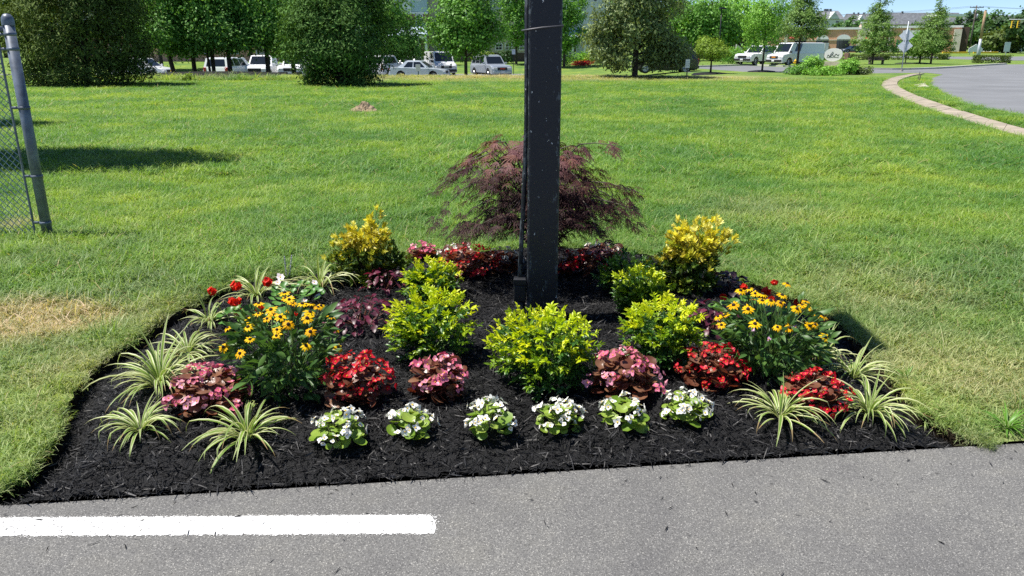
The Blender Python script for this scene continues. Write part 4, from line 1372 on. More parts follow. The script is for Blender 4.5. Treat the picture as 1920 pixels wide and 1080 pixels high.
# ---- begonias under the maple
BK = "begonias under the maple"
begonia("dark red begonia under the maple, left of the post", 884, 516, 105, 466, B_BEG, F_RED, 54, 30, 1.2, 1.25, BK, top=0.95)
begonia("pale pink begonia behind the rear lime shrub", 790, 492, 62, 458, B_BEG, F_PINK, 30, 14, 1.2, 1.2, BK)
begonia("white begonia in shade under the maple, left of the post", 945, 505, 70, 464, B_BEG, F_WHITE, 34, 12, 1.2, 0.9, BK)
begonia("red begonia under the maple, right of the post", 1085, 510, 84, 470, B_BEG, F_RED, 40, 18, 1.2, 1.35, BK, top=0.9)
begonia("pink and white begonia at the right foot of the maple", 1128, 492, 84, 456, B_BEG, F_PINK + F_WHITE, 38, 20, 1.2, 1.0, BK)
begonia("white begonia at the left rear of the maple", 862, 486, 70, 458, B_BEG, F_WHITE + F_RED, 28, 10, 1.2, 0.9, BK)
# ---- striped lilyturf clumps
liriope("striped grass clump at the front left corner of the bed", 262, 808, 170, 44)
liriope("striped grass clump in front of the wide pink begonia", 463, 822, 205, 50)
liriope("large pale striped grass clump at the left edge of the bed", 300, 724, 195, 84)
liriope("pale striped grass clump just behind the large one", 352, 664, 135, 52)
liriope("small pale striped grass clump below the red flower clusters", 392, 605, 120, 42)
liriope("white-striped grass clump behind the red flower clusters", 480, 556, 140, 44)
liriope("white-striped grass clump beside the left golden shrub", 600, 540, 150, 44)
liriope("striped grass clump in front of the right coneflowers", 1462, 782, 180, 46)
liriope("striped grass clump at the front right corner of the bed", 1628, 776, 172, 62)
liriope("pale striped grass clump behind the right corner one", 1598, 708, 150, 48)
liriope("tall striped grass clump against the right coneflowers", 1540, 672, 120, 34, rise=1.35)
# ---- lime green shrubs
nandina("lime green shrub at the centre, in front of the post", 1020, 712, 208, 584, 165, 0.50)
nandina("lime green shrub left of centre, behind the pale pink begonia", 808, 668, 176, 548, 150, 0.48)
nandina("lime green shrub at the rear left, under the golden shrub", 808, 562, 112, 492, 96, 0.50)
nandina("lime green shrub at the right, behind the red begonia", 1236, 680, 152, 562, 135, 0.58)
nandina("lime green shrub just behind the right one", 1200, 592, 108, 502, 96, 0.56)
nandina("dark green shrub in the shade of the post", 1178, 548, 130, 478, 80, 1.30)  # post's shade put into the leaf colour: low green sprays, no lime
# ---- coneflowers with companions
coneflower("yellow coneflower plant at the left of the bed", 540, 730, 210, 556, 36, 120)
coneflower("yellow coneflower plant at the right of the bed", 1436, 698, 212, 545, 32, 120)
# hosta with one broad leaf
p = atm(1428, 705)
t = thing("broad_leaf_plant", "single broad green leaf hanging below the right coneflowers", "foliage plant", p)
mb = MB(); mb.add(*leaf_geo(0.115, 0.085, 0.22, 0.5, (0.5, 0.95, 1.0, 0.75, 0.4, 0.0), 0.03))
big = mb.mesh("broad_leaf", M['big_leaf'], True)
obj("leaf", big, t, frame((0.0, 0.03, 0.135), (0.05, -0.75, -0.75), (0, -0.6, 0.8), 1.0))
obj("leaf", big, t, frame((-0.02, 0.04, 0.12), (-0.6, 0.2, 0.4), (-0.3, -0.6, 0.8), 0.7))
obj("leaf", big, t, frame((0.02, 0.05, 0.14), (0.6, 0.3, 0.5), (0.3, -0.6, 0.8), 0.7))
stems(t, [(0, 0.03, 0.135), (-0.02, 0.04, 0.12), (0.02, 0.05, 0.14)], M['stem_green'])
# mauve star flowers low among the coneflower leaves
p = atm(1425, 690)
t = thing("mauve_flower_plant", "small mauve flowers low among the right coneflower leaves", "flowering plant", p)
for k, (dx, dz) in enumerate(((-0.02, 0.20), (0.05, 0.16), (-0.10, 0.25), (0.10, 0.26))):
    obj("flower", F_MAUVE[0], t, frame((dx, -0.13, dz), (1, 0, 0.2), (0, -0.7, 0.7), 1.0))
stems(t, [(-0.02, -0.13, 0.2), (0.05, -0.13, 0.16), (-0.10, -0.13, 0.25), (0.10, -0.13, 0.26)], M['stem_green'], 0.0016)

def geranium(label, px, py, wpx, tpy, clusters, nleaf, ballr=0.022, seed=0):
    """red flower heads on long stalks over round leaves; clusters are pixels of the heads"""
    r = random.Random(7000 + int(px) + seed)
    p, Rr, H = sizes(px, py, wpx, tpy)
    t = thing("geranium_plant", label, "flowering plant", p, 0, "red flowered plants")
    tips = []
    for cx, cy in clusters:
        q = atd(cx, cy, p.y + r.uniform(-0.08, 0.08)) - p
        obj("flower_head", r.choice(F_SCAR), t, frame(q, (r.uniform(-1, 1), 1, 0), (r.uniform(-0.3, 0.3), -0.3, 1), ballr / 0.017 * r.uniform(0.85, 1.15)))
        tips.append(q)
    for i in range(nleaf):
        th = i * GA
        qq = math.sqrt((i + 0.5) / nleaf)
        pos = Vector((Rr * qq * math.cos(th), Rr * qq * math.sin(th), H * 0.62 * (1 - 0.6 * qq * qq) * r.uniform(0.5, 1.05)))
        d = Vector((math.cos(th), math.sin(th), r.uniform(-0.2, 0.5)))
        nrm = Vector((0.4 * math.cos(th) + r.uniform(-0.4, 0.4), 0.4 * math.sin(th) + r.uniform(-0.6, 0.3), 1))
        obj("leaf", r.choice(GER), t, frame(pos, d, nrm, r.uniform(0.6, 1.15)))
        if i % 3 == 0: tips.append(pos)
    stems(t, tips, M['stem_pale'], 0.0022, rnd=r)
geranium("red flowers on long stalks at the left rear of the bed", 478, 610, 120, 545, [(398, 546), (443, 536), (502, 528), (447, 585), (485, 580), (440, 563), (552, 592)], 40, 0.022)
geranium("red flowers behind the right coneflowers", 1410, 600, 130, 540, [(1452, 528), (1395, 538), (1437, 547), (1430, 558), (1446, 562), (1356, 558), (1497, 568)], 44, 0.018)
# pale flower with glossy leaves
p, Rr, H = sizes(560, 568, 90, 520)
t = thing("pale_flower_plant", "blush white flowers over glossy leaves behind the left coneflowers", "flowering plant", p)
rr_ = random.Random(31)
for k, (cx, cy) in enumerate(((526, 520), (521, 530), (590, 530), (596, 556), (571, 563), (545, 560))):
    q = atd(cx, cy, p.y - 0.03) - p
    obj("flower", F_BLUSH[k % 2], t, frame(q, (1, 0.2, 0), (0.1, -0.6, 0.8), 1.0 if k else 1.4))
for i in range(34):
    th = i * GA; qq = math.sqrt((i + 0.5) / 34)
    pos = Vector((Rr * qq * math.cos(th), Rr * qq * math.sin(th), H * 0.75 * (1 - 0.5 * qq) * rr_.uniform(0.5, 1.1)))
    obj("leaf", rr_.choice(GER), t, frame(pos, (math.cos(th), math.sin(th), 0.3), (0.3 * math.cos(th), -0.4, 1), rr_.uniform(0.6, 1.0)))
stems(t, [(0.02, 0, H * 0.6), (-0.05, 0, H * 0.5), (0.06, 0.02, H * 0.5)], M['stem_green'])
# lilac flower spikes
p = atm(540, 545)
t = thing("lilac_flower_spikes", "two thin lilac flower spikes rising behind the pale flowers", "flowering plant", p)
M['lilac'] = plain("lilac_bud", (0.30, 0.26, 0.42), 0.7, var=0.3, scale=200)
for k, (cx, cy) in enumerate(((533, 480), (547, 478))):
    q = atd(cx, cy, p.y) - p
    mb = MB()
    for j in range(20):
        a = j * GA
        z = q.z * (0.45 + 0.55 * j / 20)
        mb.tube([(q.x * z / q.z, q.y, z), (q.x * z / q.z + 0.006 * math.cos(a), q.y + 0.006 * math.sin(a), z + 0.005)], [0.0035, 0.001], 4)
    obj("flower_spike", mb.mesh("flower_spike", M['lilac']), t)
stems(t, [(q.x * 0.6, 0, q.z * 0.6), (q.x * 0.3, 0, q.z * 0.55)], M['stem_green'], 0.0016)
# small yellow flower by the rear lime shrub
p = atm(835, 520)
t = thing("yellow_flower", "single yellow flower between rear lime shrub and red begonia", "flower", p)
q = atd(826, 488, p.y) - p
Fy = petal_flower(7, 0.024, 0.022, 0.1, 0.006, [M['pet_yellow'], M['pollen']], "yellow_bloom", seed=3, open_=0.8)
obj("bloom", Fy, t, frame(q, (1, 0, 0), (0, -0.5, 0.8), 1.0))
stems(t, [q], M['stem_green'], 0.002)
# ---- coleus
coleus("dark red-purple plant between the left coneflowers and the lime shrub", 680, 612, 130, 552, 120, COLE)
coleus("dark purple plant under the left golden shrub", 726, 546, 78, 498, 56, COLE)
coleus("dark purple plant between right lime shrub and coneflowers", 1335, 618, 96, 562, 80, COLE)
coleus("near-black leafy plant behind the right coneflowers", 1368, 552, 60, 505, 40, COLE_D)
# ---- golden shrubs
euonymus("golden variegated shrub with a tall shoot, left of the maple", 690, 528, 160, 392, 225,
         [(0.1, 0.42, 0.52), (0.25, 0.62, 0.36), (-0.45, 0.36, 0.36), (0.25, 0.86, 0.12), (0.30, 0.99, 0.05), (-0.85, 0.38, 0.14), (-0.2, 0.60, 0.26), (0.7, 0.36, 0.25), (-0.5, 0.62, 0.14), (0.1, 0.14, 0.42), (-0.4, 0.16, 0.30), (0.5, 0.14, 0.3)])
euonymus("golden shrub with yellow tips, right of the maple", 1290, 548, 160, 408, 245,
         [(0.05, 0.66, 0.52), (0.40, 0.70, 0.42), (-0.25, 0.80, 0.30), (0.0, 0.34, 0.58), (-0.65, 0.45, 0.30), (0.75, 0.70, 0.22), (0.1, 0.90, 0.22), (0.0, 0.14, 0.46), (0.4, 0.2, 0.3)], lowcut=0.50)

# ---- laceleaf maple behind the post
p = atm(1012, 522)
mp_ = thing("laceleaf_maple", "low purple-bronze laceleaf maple behind the black post", "tree", p)
rm = random.Random(77)
mb = MB()
trunk_top = Vector((0.0, 0.0, 0.36))
mb.tube([(0.02, 0, -0.05), (0.0, 0.02, 0.12), (-0.02, 0.01, 0.26), trunk_top], [0.026, 0.022, 0.019, 0.015], 7)
tips = []
W_, H_ = 0.77, 1.00
for i in range(78):
    th = i * GA + rm.uniform(-0.2, 0.2)
    zq = rm.uniform(0.36, 1.0)
    reach = W_ * rm.uniform(0.55, 1.05) * (1 - 0.55 * ((zq - 0.74) / 0.5) ** 2) * (1.05 if abs(math.cos(th)) > 0.6 else 0.72)
    zt = H_ * zq - 0.06 * (reach / W_) ** 2
    drop = rm.uniform(0.02, 0.34) * reach / W_
    if math.cos(th) > 0.3 and rm.random() < 0.4:
        drop *= 0.35
    st = trunk_top.lerp(Vector((0, 0, 0.12)), rm.random() * (0.9 if zq < 0.6 else 0.4))
    d = Vector((math.cos(th), math.sin(th), 0))
    pp = []
    for k in range(7):
        t = k / 6
        z = st.z + (zt - st.z) * math.sin(min(1, t * 1.7) * math.pi / 2) - drop * max(0, t - 0.45) ** 1.4 * 2.2
        pp.append(st + d * reach * t + Vector((0.03 * math.sin(t * 5 + i), 0.03 * math.cos(t * 4 + i), z - st.z)))
    mb.tube(pp, [0.008, 0.0065, 0.005, 0.004, 0.003, 0.002, 0.0012], 4, 0, False)
    tips.append((pp, d))
obj("trunk", mb.mesh("trunk", M['bark_grey']), mp_)
spots = []
for pp, d in tips:
    for _ in range(27):
        t = rm.uniform(0.30, 1.0) * 6
        k = min(5, int(t)); f = t - k
        q = pp[k].lerp(pp[k + 1], f)
        side = Vector((-d.y, d.x, 0)) * rm.gauss(0, 0.065)
        pos = q + side + Vector((rm.gauss(0, 0.02), rm.gauss(0, 0.02), rm.gauss(0, 0.018) - 0.008))
        pos.z = max(0.16, pos.z)
        dd = (d * rm.uniform(0.5, 1.0) + side * 7 + Vector((0, 0, rm.uniform(-0.75, -0.05)))).normalized()
        nn = Vector((d.x * 0.5 + rm.uniform(-0.3, 0.3), d.y * 0.5 + rm.uniform(-0.3, 0.3), 1.0))
        spots.append((pos, dd, nn, rm.uniform(0.75, 1.2)))
spots.sort(key=lambda s: -(s[0].z - 0.5 * s[0].y))        # crest and front first
top_n = 300
def zrel(s):
    return s[0].z
for pos, dd, nn, s in spots[:top_n]:
    k = 'maple_top' if pos.z > 0.80 else 'maple'
    obj("leaf", rm.choice(LACE[k]), mp_, frame(pos, dd, nn, s))
protos = [lace(None, 50 + i) for i in range(4)]
mb = MB()
for pos, dd, nn, s in spots[top_n:]:
    pr = protos[rm.randrange(4)]
    mb.add(pr.v, pr.f, 0, frame(pos, dd, nn, s))
tag(obj("foliage", mb.mesh("foliage", M['maple_st'], True), mp_), kind="stuff")

# ================================================================== POST, FENCE, SMALL THINGS
p = atm(1016, 598)
POST_H = 3.5
post = thing("lamp_post", "black square steel post standing in the flower bed", "post", p, R(-3))
mb = MB()
S = 0.172
bmv = bmesh.new()
bmesh.ops.create_cube(bmv, size=1.0)
for v in bmv.verts:
    v.co = Vector((v.co.x * S, v.co.y * S, (v.co.z + 0.5) * (POST_H + 0.15) - 0.15))
edges = [e for e in bmv.edges if abs(e.verts[0].co.z - e.verts[1].co.z) > 0.5]
bmesh.ops.bevel(bmv, geom=edges, offset=0.014, segments=3, affect='EDGES', profile=0.5)
me = bpy.data.meshes.new("shaft"); bmv.to_mesh(me); bmv.free()
me.materials.append(M['post'])
obj("shaft", me, post)
mb = MB()      # conduit up the left side, kicked out above the box
cx = -S / 2 - 0.012
mb.tube([(cx - 0.030, -0.03, 0.25), (cx - 0.024, -0.03, 0.40), (cx - 0.008, -0.03, 0.75), (cx + 0.004, -0.03, 1.1), (cx + 0.004, -0.03, POST_H - 0.1)], 0.0135, 10)
obj("conduit", mb.mesh("conduit", M['post'], True), post)
mb = MB()
mb.tube([(cx - 0.022, -0.04, -0.05), (cx - 0.022, -0.04, 0.14)], 0.024, 10)
mb.tube([(cx - 0.050, -0.03, -0.05), (cx - 0.046, -0.03, 0.14)], 0.010, 8)
obj("riser_pipe", mb.mesh("riser_pipe", M['black'], True), post)
mb = MB()
mb.bbox((cx - 0.028, -0.045, 0.195), (0.070, 0.062, 0.135), 0.006)
jb = obj("junction_box", mb.mesh("junction_box", M['black']), post)
mb = MB()
mb.bbox((cx - 0.028, -0.080, 0.245), (0.072, 0.012, 0.034), 0.003)
mb.bbox((cx - 0.028, -0.079, 0.177), (0.062, 0.010, 0.088), 0.003)
obj("cover", mb.mesh("cover", M['black']), jb)
mb = MB()      # wire tied round the post
hz = atd(1010, 52, p.y - S / 2).z - p.z
o_ = S / 2 + 0.004
ring = [(-o_ - 0.03, -0.03, hz - 0.012), (-o_, -o_, hz - 0.010), (-0.02, -o_ - 0.003, hz), (o_, -o_, hz + 0.010), (o_, o_, hz + 0.006), (-o_, o_, hz - 0.004), (-o_ - 0.03, -0.03, hz - 0.012)]
mb.tube(ring, 0.0045, 6)
obj("tie_wire", mb.mesh("tie_wire", plain("grey_wire", (0.10, 0.10, 0.11), 0.5, metal=0.3), True), post)
mb = MB()      # lamp head above the picture; its shadow lies beside the right coneflowers
mb.bbox((0.04, 0.0, POST_H + 0.09), (0.34, 0.62, 0.18), 0.02)
obj("lamp_head", mb.mesh("lamp_head", M['black']), post)

# ---- chain-link fence at the left
fb = at(92, 452)
fence = thing("chain_link_fence", "chain-link fence end with a blue-grey steel post", "fence", fb)
FH = 1.80
mb = MB()
mb.tube([(0, 0, -0.1), (0, 0, FH - 0.05)], 0.041, 16)
fp = obj("post", mb.mesh("post", M['fence'], True), fence)
mb = MB()
prof = [(0.046, FH - 0.075), (0.046, FH - 0.04), (0.042, FH - 0.015), (0.026, FH + 0.008), (0.0, FH + 0.014)]
n = 16
vs = [(r * math.cos(2 * math.pi * k / n), r * math.sin(2 * math.pi * k / n), z) for r, z in prof for k in range(n)]
mb.add(vs, [(i * n + k, i * n + (k + 1) % n, (i + 1) * n + (k + 1) % n, (i + 1) * n + k) for i in range(len(prof) - 1) for k in range(n)])
obj("cap", mb.mesh("cap", M['fence'], True), fp)
for zz in (0.16, 0.55, 1.10, 1.55, 1.66):
    mb = MB()
    mb.tube([(0, 0, zz - 0.012), (0, 0, zz + 0.012)], 0.045, 16)
    mb.box((-0.075, 0, zz), (0.075, 0.008, 0.022))
    obj("clamp_band", mb.mesh("clamp_band", M['fence'], True), fp)
mb = MB()
mb.tube([(-0.105, 0, 0.03), (-0.105, 0, FH - 0.10)], 0.009, 6)
obj("tension_bar", mb.mesh("tension_bar", M['fence']), fence)
mb = MB()
mb.tube([(-0.02, 0, FH - 0.10), (-3.0, 0.25, FH - 0.10)], 0.021, 10)
obj("top_rail", mb.mesh("top_rail", M['fence'], True), fence)
mb = MB()
mb.tube([(-3.0, 0.25, -0.1), (-3.0, 0.25, FH - 0.05)], 0.03, 12)
obj("post", mb.mesh("post", M['fence'], True), fence)
mb = MB()
dx, dz = 0.030, 0.030
cols = int(2.85 / dx)
rows = int((FH - 0.14) / dz)
for c in range(cols):
    ps = []
    for k in range(rows + 1):
        x = -0.10 - dx * (c + ((k + c) % 2))
        ps.append((x, 0.25 * (-x) / 3.0 + (0.003 if k % 2 else -0.003), 0.03 + dz * k))
    mb.tube(ps, 0.0044, 3, 0, False)
tag(obj("wire_mesh", mb.mesh("wire_mesh", M['wire']), fence), kind="stuff")

# ---- mound of dirt on the lawn, scrap of paper, fallen leaf
q = at(682, 214)
bmv = bmesh.new()
bmesh.ops.create_icosphere(bmv, subdivisions=5, radius=1.0)
rd = random.Random(3)
from mathutils import noise as mnoise
for v in bmv.verts:
    nz = mnoise.noise(v.co * 1.6 + Vector((5, 2, 1))) * 0.22 + mnoise.noise(v.co * 5) * 0.12 + mnoise.noise(v.co * 14) * 0.09
    hgt = max(0.0, 1 - math.hypot(v.co.x, v.co.y)) ** 0.8
    v.co = Vector((v.co.x * 0.42 * (1 + nz * 0.5), v.co.y * 0.36 * (1 + nz * 0.5), (0.26 * hgt * (1 + 2.2 * nz) if v.co.z > 0 else -0.05)))
me = bpy.data.meshes.new("dirt_mound"); bmv.to_mesh(me); bmv.free()
me.materials.append(M['dirt'])
tag(obj("dirt_mound", me, None, Matrix.Translation((q.x, q.y, 0.02))), "low heap of dry dirt on the open lawn", "mound")
q = at(1766, 277)
bmv = bmesh.new()
bmesh.ops.create_grid(bmv, x_segments=8, y_segments=6, size=1.0)
for v in bmv.verts:
    v.co = Vector((v.co.x * 0.085, v.co.y * 0.05, 0.05 + 0.05 * mnoise.noise(v.co * 2.3 + Vector((3, 1, 0))) + 0.03 * mnoise.noise(v.co * 5)))
bmesh.ops.solidify(bmv, geom=bmv.faces[:], thickness=0.002)
me = bpy.data.meshes.new("paper_scrap"); bmv.to_mesh(me); bmv.free()
me.materials.append(M['paper'])
tag(obj("paper_scrap", me, None, Matrix.Translation((q.x, q.y, 0.01))), "crumpled white paper scrap on the grass", "litter")

# tufts of coarse weed in the lawn
def weed(label, px, py, wpx, n, seed):
    r = random.Random(seed)
    p = at(px, py)
    sc = wpx / 2 * mpp(p) / 0.12
    t = thing("weed_tuft", label, "weed", p, 0, "weed tufts at the bed edge")
    for i in range(n):
        th = i * GA
        vs, fs = leaf_geo(0.14 * r.uniform(0.7, 1.2), 0.009, 0.3, r.uniform(0.6, 1.3), (0.6, 1.0, 0.9, 0.6, 0.0))
        el = r.uniform(0.3, 1.2)
        obj("blade", WEED[i % 4], t, frame((0, 0, 0), (math.cos(th) * math.cos(el), math.sin(th) * math.cos(el), math.sin(el)), (0, 0, 1), sc * r.uniform(0.7, 1.2)))
M['weed'] = leafy("weed_blade", (0.07, 0.19, 0.02), (0.12, 0.27, 0.03), 0.4, 0.3)
WEED = [mk(leaf_geo(0.15, 0.010, 0.3, c, (0.6, 1.0, 0.9, 0.6, 0.0)), M['weed'], "weed_blade") for c in (0.5, 0.8, 1.1, 1.3)]
weed("coarse green weed tuft by the pavement at the right", 1886, 806, 90, 46, 1)
weed("small green weed tuft at the right bed edge", 1700, 712, 60, 26, 2)

# ================================================================== TREES AND SHRUBS IN THE BACKGROUND
def crown_cloud(rng, lobes, n, size, aspect, spread, up=0.4, droop=0.0, nclus=None, shell=0.55, diamond=True):
    """leaf faces gathered in clumps through the lobes (centre, radii)"""
    C = np.array([l[0] for l in lobes], float)
    Rr = np.array([l[1] for l in lobes], float)
    vol = (Rr.prod(1)) ** (2 / 3)
    nclus = nclus or max(30, n // 45)
    li = rng.choice(len(lobes), nclus, p=vol / vol.sum())
    d = rng.normal(size=(nclus, 3)); d /= np.linalg.norm(d, axis=1)[:, None]
    q = rng.uniform(shell ** 3, 1, nclus) ** (1 / 3)
    cc = C[li] + d * Rr[li] * q[:, None]
    ci = rng.integers(0, nclus, n)
    pos = cc[ci] + rng.normal(size=(n, 3)) * spread * np.array([1, 1, 0.8])
    out = d[ci] * 0.95 + rng.normal(size=(n, 3)) * 0.5 + np.array([0, 0, up])
    out /= np.linalg.norm(out, axis=1)[:, None]
    ax = np.cross(out, rng.normal(size=(n, 3)))
    ax += np.array([0, 0, -droop])
    ax -= out * (ax * out).sum(1)[:, None]
    ax /= np.linalg.norm(ax, axis=1)[:, None] + 1e-9
    sd = np.cross(out, ax)
    L = size * rng.uniform(0.6, 1.35, n)
    W = L * aspect
    bend = out * (L * 0.12)[:, None]
    a = pos - ax * (L / 2)[:, None] - bend
    b = pos + sd * (W / 2)[:, None]
    c = pos + ax * (L / 2)[:, None] - bend
    e = pos - sd * (W / 2)[:, None]
    V = np.stack([a, b, c, e], 1).reshape(-1, 3)
    F = np.arange(4 * n).reshape(-1, 4)
    return V, F, cc
def leafmat(name, c, k=1.95, trans=0.28, rough=0.5):
    c1 = tuple(v * 0.55 * k for v in c); c2 = tuple(v * k for v in c); c3 = tuple(v * 1.5 * k for v in c)
    return leafy(name, c1, c2, rough, trans, 0.2, island=True, c3=c3)
def tree(name, label, base, lobes, n, size, mat, trunk_r, trunk_h, aspect=0.5, spread=0.25, up=0.4, droop=0.0, bark='bark', stems_=1, shell=0.55,
         seed=0, group=None, limbs=14, lean=(0, 0), cat="tree", nclus=None, mulch_ring=0.0, core=0.0):
    rng = np.random.default_rng(900 + seed)
    r = random.Random(seed)
    t = thing(name, label, cat, base, 0, group)
    V, F, cc = crown_cloud(rng, lobes, n, size, aspect, spread, up, droop, nclus, shell)
    V[:, 2] = np.maximum(V[:, 2], 0.02)
    obj("crown", np_mesh("crown", V, F, mat), t)
    top = max(l[0][2] + l[1][2] * 0.3 for l in lobes)
    mb = MB()
    for s in range(stems_):
        off = Vector((0, 0, 0)) if stems_ == 1 else Vector((r.uniform(-0.5, 0.5) * 0.35, r.uniform(-0.3, 0.3) * 0.3, 0))
        k = 1.0 if stems_ == 1 else 0.6
        tp = Vector((lean[0] + off.x * 2.5, lean[1] + off.y * 2, top))
        pts_ = [off + Vector((0, 0, -0.2)), off + Vector((0, 0, 0.12)), off.lerp(tp, 0.35), off.lerp(tp, 0.7) + Vector((r.uniform(-.1, .1), r.uniform(-.1, .1), 0)), tp]
        mb.tube(pts_, [trunk_r * 1.5 * k, trunk_r * 1.05 * k, trunk_r * 0.85 * k, trunk_r * 0.5 * k, trunk_r * 0.15 * k], 8, 0, False)
    for i in range(limbs):
        tgt = Vector(cc[r.randrange(len(cc))])
        h = max(trunk_h, min(top * 0.9, tgt.z - r.uniform(0.2, 1.0) * max(0.3, math.hypot(tgt.x, tgt.y)) * 0.8))
        st = Vector((lean[0] * h / top, lean[1] * h / top, h))
        md = st.lerp(tgt, 0.5) + Vector((0, 0, 0.08 * (tgt - st).length))
        mb.tube([st, md, tgt], [trunk_r * 0.42, trunk_r * 0.26, trunk_r * 0.08], 5, 0, False)
    obj("trunk", mb.mesh("trunk", M[bark]), t)
    if mulch_ring:
        m2 = MB()
        n_ = 20
        vs = [(0, 0, 0.14)]
        for rr_, z in ((0.4, 0.12), (0.8, 0.07), (1.0, -0.06)):
            vs += [(mulch_ring * rr_ * math.cos(2 * math.pi * k / n_) * r.uniform(0.93, 1.07), mulch_ring * rr_ * math.sin(2 * math.pi * k / n_) * r.uniform(0.93, 1.07), z) for k in range(n_)]
        fs = [(0, 1 + k, 1 + (k + 1) % n_) for k in range(n_)]
        for g in range(2):
            fs += [(1 + g * n_ + k, 1 + (g + 1) * n_ + k, 1 + (g + 1) * n_ + (k + 1) % n_, 1 + g * n_ + (k + 1) % n_) for k in range(n_)]
        m2.add(vs, fs)
        obj("mulch_ring", m2.mesh("mulch_ring", M['mulch'], True), t)
    return t
def gbase(px, Y):
    x = atd(px, 100, Y).x
    return Vector((x, Y, tzf(x, Y)))

LM = {}
LM['cedar'] = leafmat("cedar_leaf", (0.050, 0.074, 0.018), trans=0.20, rough=0.8)
LM['cedar2'] = leafmat("cedar_green_leaf", (0.044, 0.090, 0.020), trans=0.20, rough=0.8)
LM['grove'] = leafmat("grove_leaf", (0.066, 0.145, 0.030), trans=0.34)
LM['pear'] = leafmat("street_tree_leaf", (0.066, 0.145, 0.026), trans=0.32)
LM['pale'] = leafmat("drooping_leaf", (0.100, 0.130, 0.052), trans=0.24)
LM['oak'] = leafmat("oak_leaf", (0.095, 0.155, 0.042), trans=0.32)
LM['yellowish'] = leafmat("yellow_green_leaf", (0.115, 0.17, 0.026))
LM['fresh'] = leafmat("fresh_leaf", (0.10, 0.20, 0.030))
LM['far'] = leafmat("far_leaf", (0.045, 0.095, 0.028))
LM['dark'] = leafmat("dark_far_leaf", (0.028, 0.058, 0.022))
LM['hedge'] = leafmat("hedge_leaf", (0.060, 0.085, 0.025))

def cone_lobes(w, h, z0, k=7, pw=1.0):
    out = []
    for i in range(k):
        t = i / (k - 1)
        r_ = w * (1 - t) ** pw * (0.72 if i == 0 else 1) + 0.25
        out.append(((0, 0, z0 + h * t), (r_, r_, h / k * 0.95)))
    return out
# the two big evergreens
b = gbase(157, 33.5)
tree("evergreen_tree", "broad dark olive evergreen at the left, foliage down to the ground", b,
     [((-0.1, 0, 0.7), (2.6, 2.2, 0.75)), ((0, 0, 1.7), (3.0, 2.4, 1.0)), ((-0.1, 0, 2.9), (2.95, 2.4, 1.1)), ((0.2, 0, 4.2), (2.7, 2.2, 1.2)), ((0, 0, 5.5), (2.1, 1.9, 1.2)), ((0, 0, 6.8), (1.3, 1.2, 1.2))],
     56000, 0.17, LM['cedar'], 0.16, 0.3, aspect=0.30, spread=0.27, up=0.5, droop=-0.5, seed=1, shell=0.72, nclus=620)
b = gbase(637, 33.5)
tree("evergreen_tree", "rounded green evergreen in front of the parked cars", b,
     [((0, 0, 0.6), (1.5, 1.5, 0.7)), ((0, 0, 1.5), (2.25, 2.0, 1.0)), ((-0.05, 0, 2.5), (2.3, 2.0, 1.1)), ((0, 0, 3.6), (2.0, 1.8, 1.2)), ((0, 0, 4.8), (1.4, 1.3, 1.2)), ((0, 0, 5.8), (0.8, 0.8, 1.0))],
     40000, 0.17, LM['cedar2'], 0.14, 0.3, aspect=0.32, spread=0.26, up=0.5, droop=-0.4, seed=2, shell=0.70, nclus=440)
# grove behind, left
GR = "small trees in the shaded row at the left"
for i, (px, Y, w, st, lab) in enumerate(((322, 46, 2.3, 1, "leaning tree at the left end of the shaded row"), (361, 47.5, 1.9, 1, "thin straight tree second in the shaded row"),
                                       (396, 46, 2.1, 3, "many-stemmed tree in the middle of the shaded row"), (428, 45.5, 2.2, 1, "tree in front of the white minivan"),
                                       (500, 46, 2.5, 1, "tree beside the white pickup truck"), (548, 50, 2.2, 1, "tree half hidden by the rounded evergreen"))):
    b = gbase(px, Y)
    ra_ = random.Random(i + 60)
    lob = [((ra_.uniform(-0.3, 0.3), 0, 2.8), (w * 1.1, 1.9, 1.15)), ((ra_.uniform(-0.5, 0.5), 0, 4.3), (w * 0.95, 1.9, 1.4)), ((0, 0, 5.8), (w * 0.7, 1.4, 1.4)), ((ra_.uniform(-1, 1), -0.6, 2.1), (w * 0.75, 1.2, 0.65)), ((ra_.uniform(-1, 1), -0.3, 1.8), (w * 0.5, 0.9, 0.45))]
    tree("small_tree", lab, b, lob, 12500, 0.17, LM['grove'], 0.13 if st == 1 else 0.12, 1.5, aspect=0.6, spread=0.28, seed=10 + i, stems_=st, group=GR,
         lean=((-0.9, 0) if i == 0 else (0, 0)), nclus=260, shell=0.3)
for i, (px, lab) in enumerate(((300, "tall tree behind the left end of the shaded row"), (392, "tall tree behind the many-stemmed tree"), (470, "tall tree behind the white pickup truck"), (585, "tall tree behind the rounded evergreen"))):
    b = gbase(px, 84 + 3 * (i % 2))
    tree("leafy_tree", lab, b, [((0, 0, 4.6), (3.2, 2.6, 1.9)), ((0.6, 0, 7.0), (2.9, 2.5, 2.0)), ((-1.4, 0, 5.6), (2.2, 2.0, 1.6))], 7500, 0.28, LM['pear'], 0.2, 2.4, aspect=0.65, spread=0.4, seed=160 + i, nclus=150, group="tall trees behind the car park")
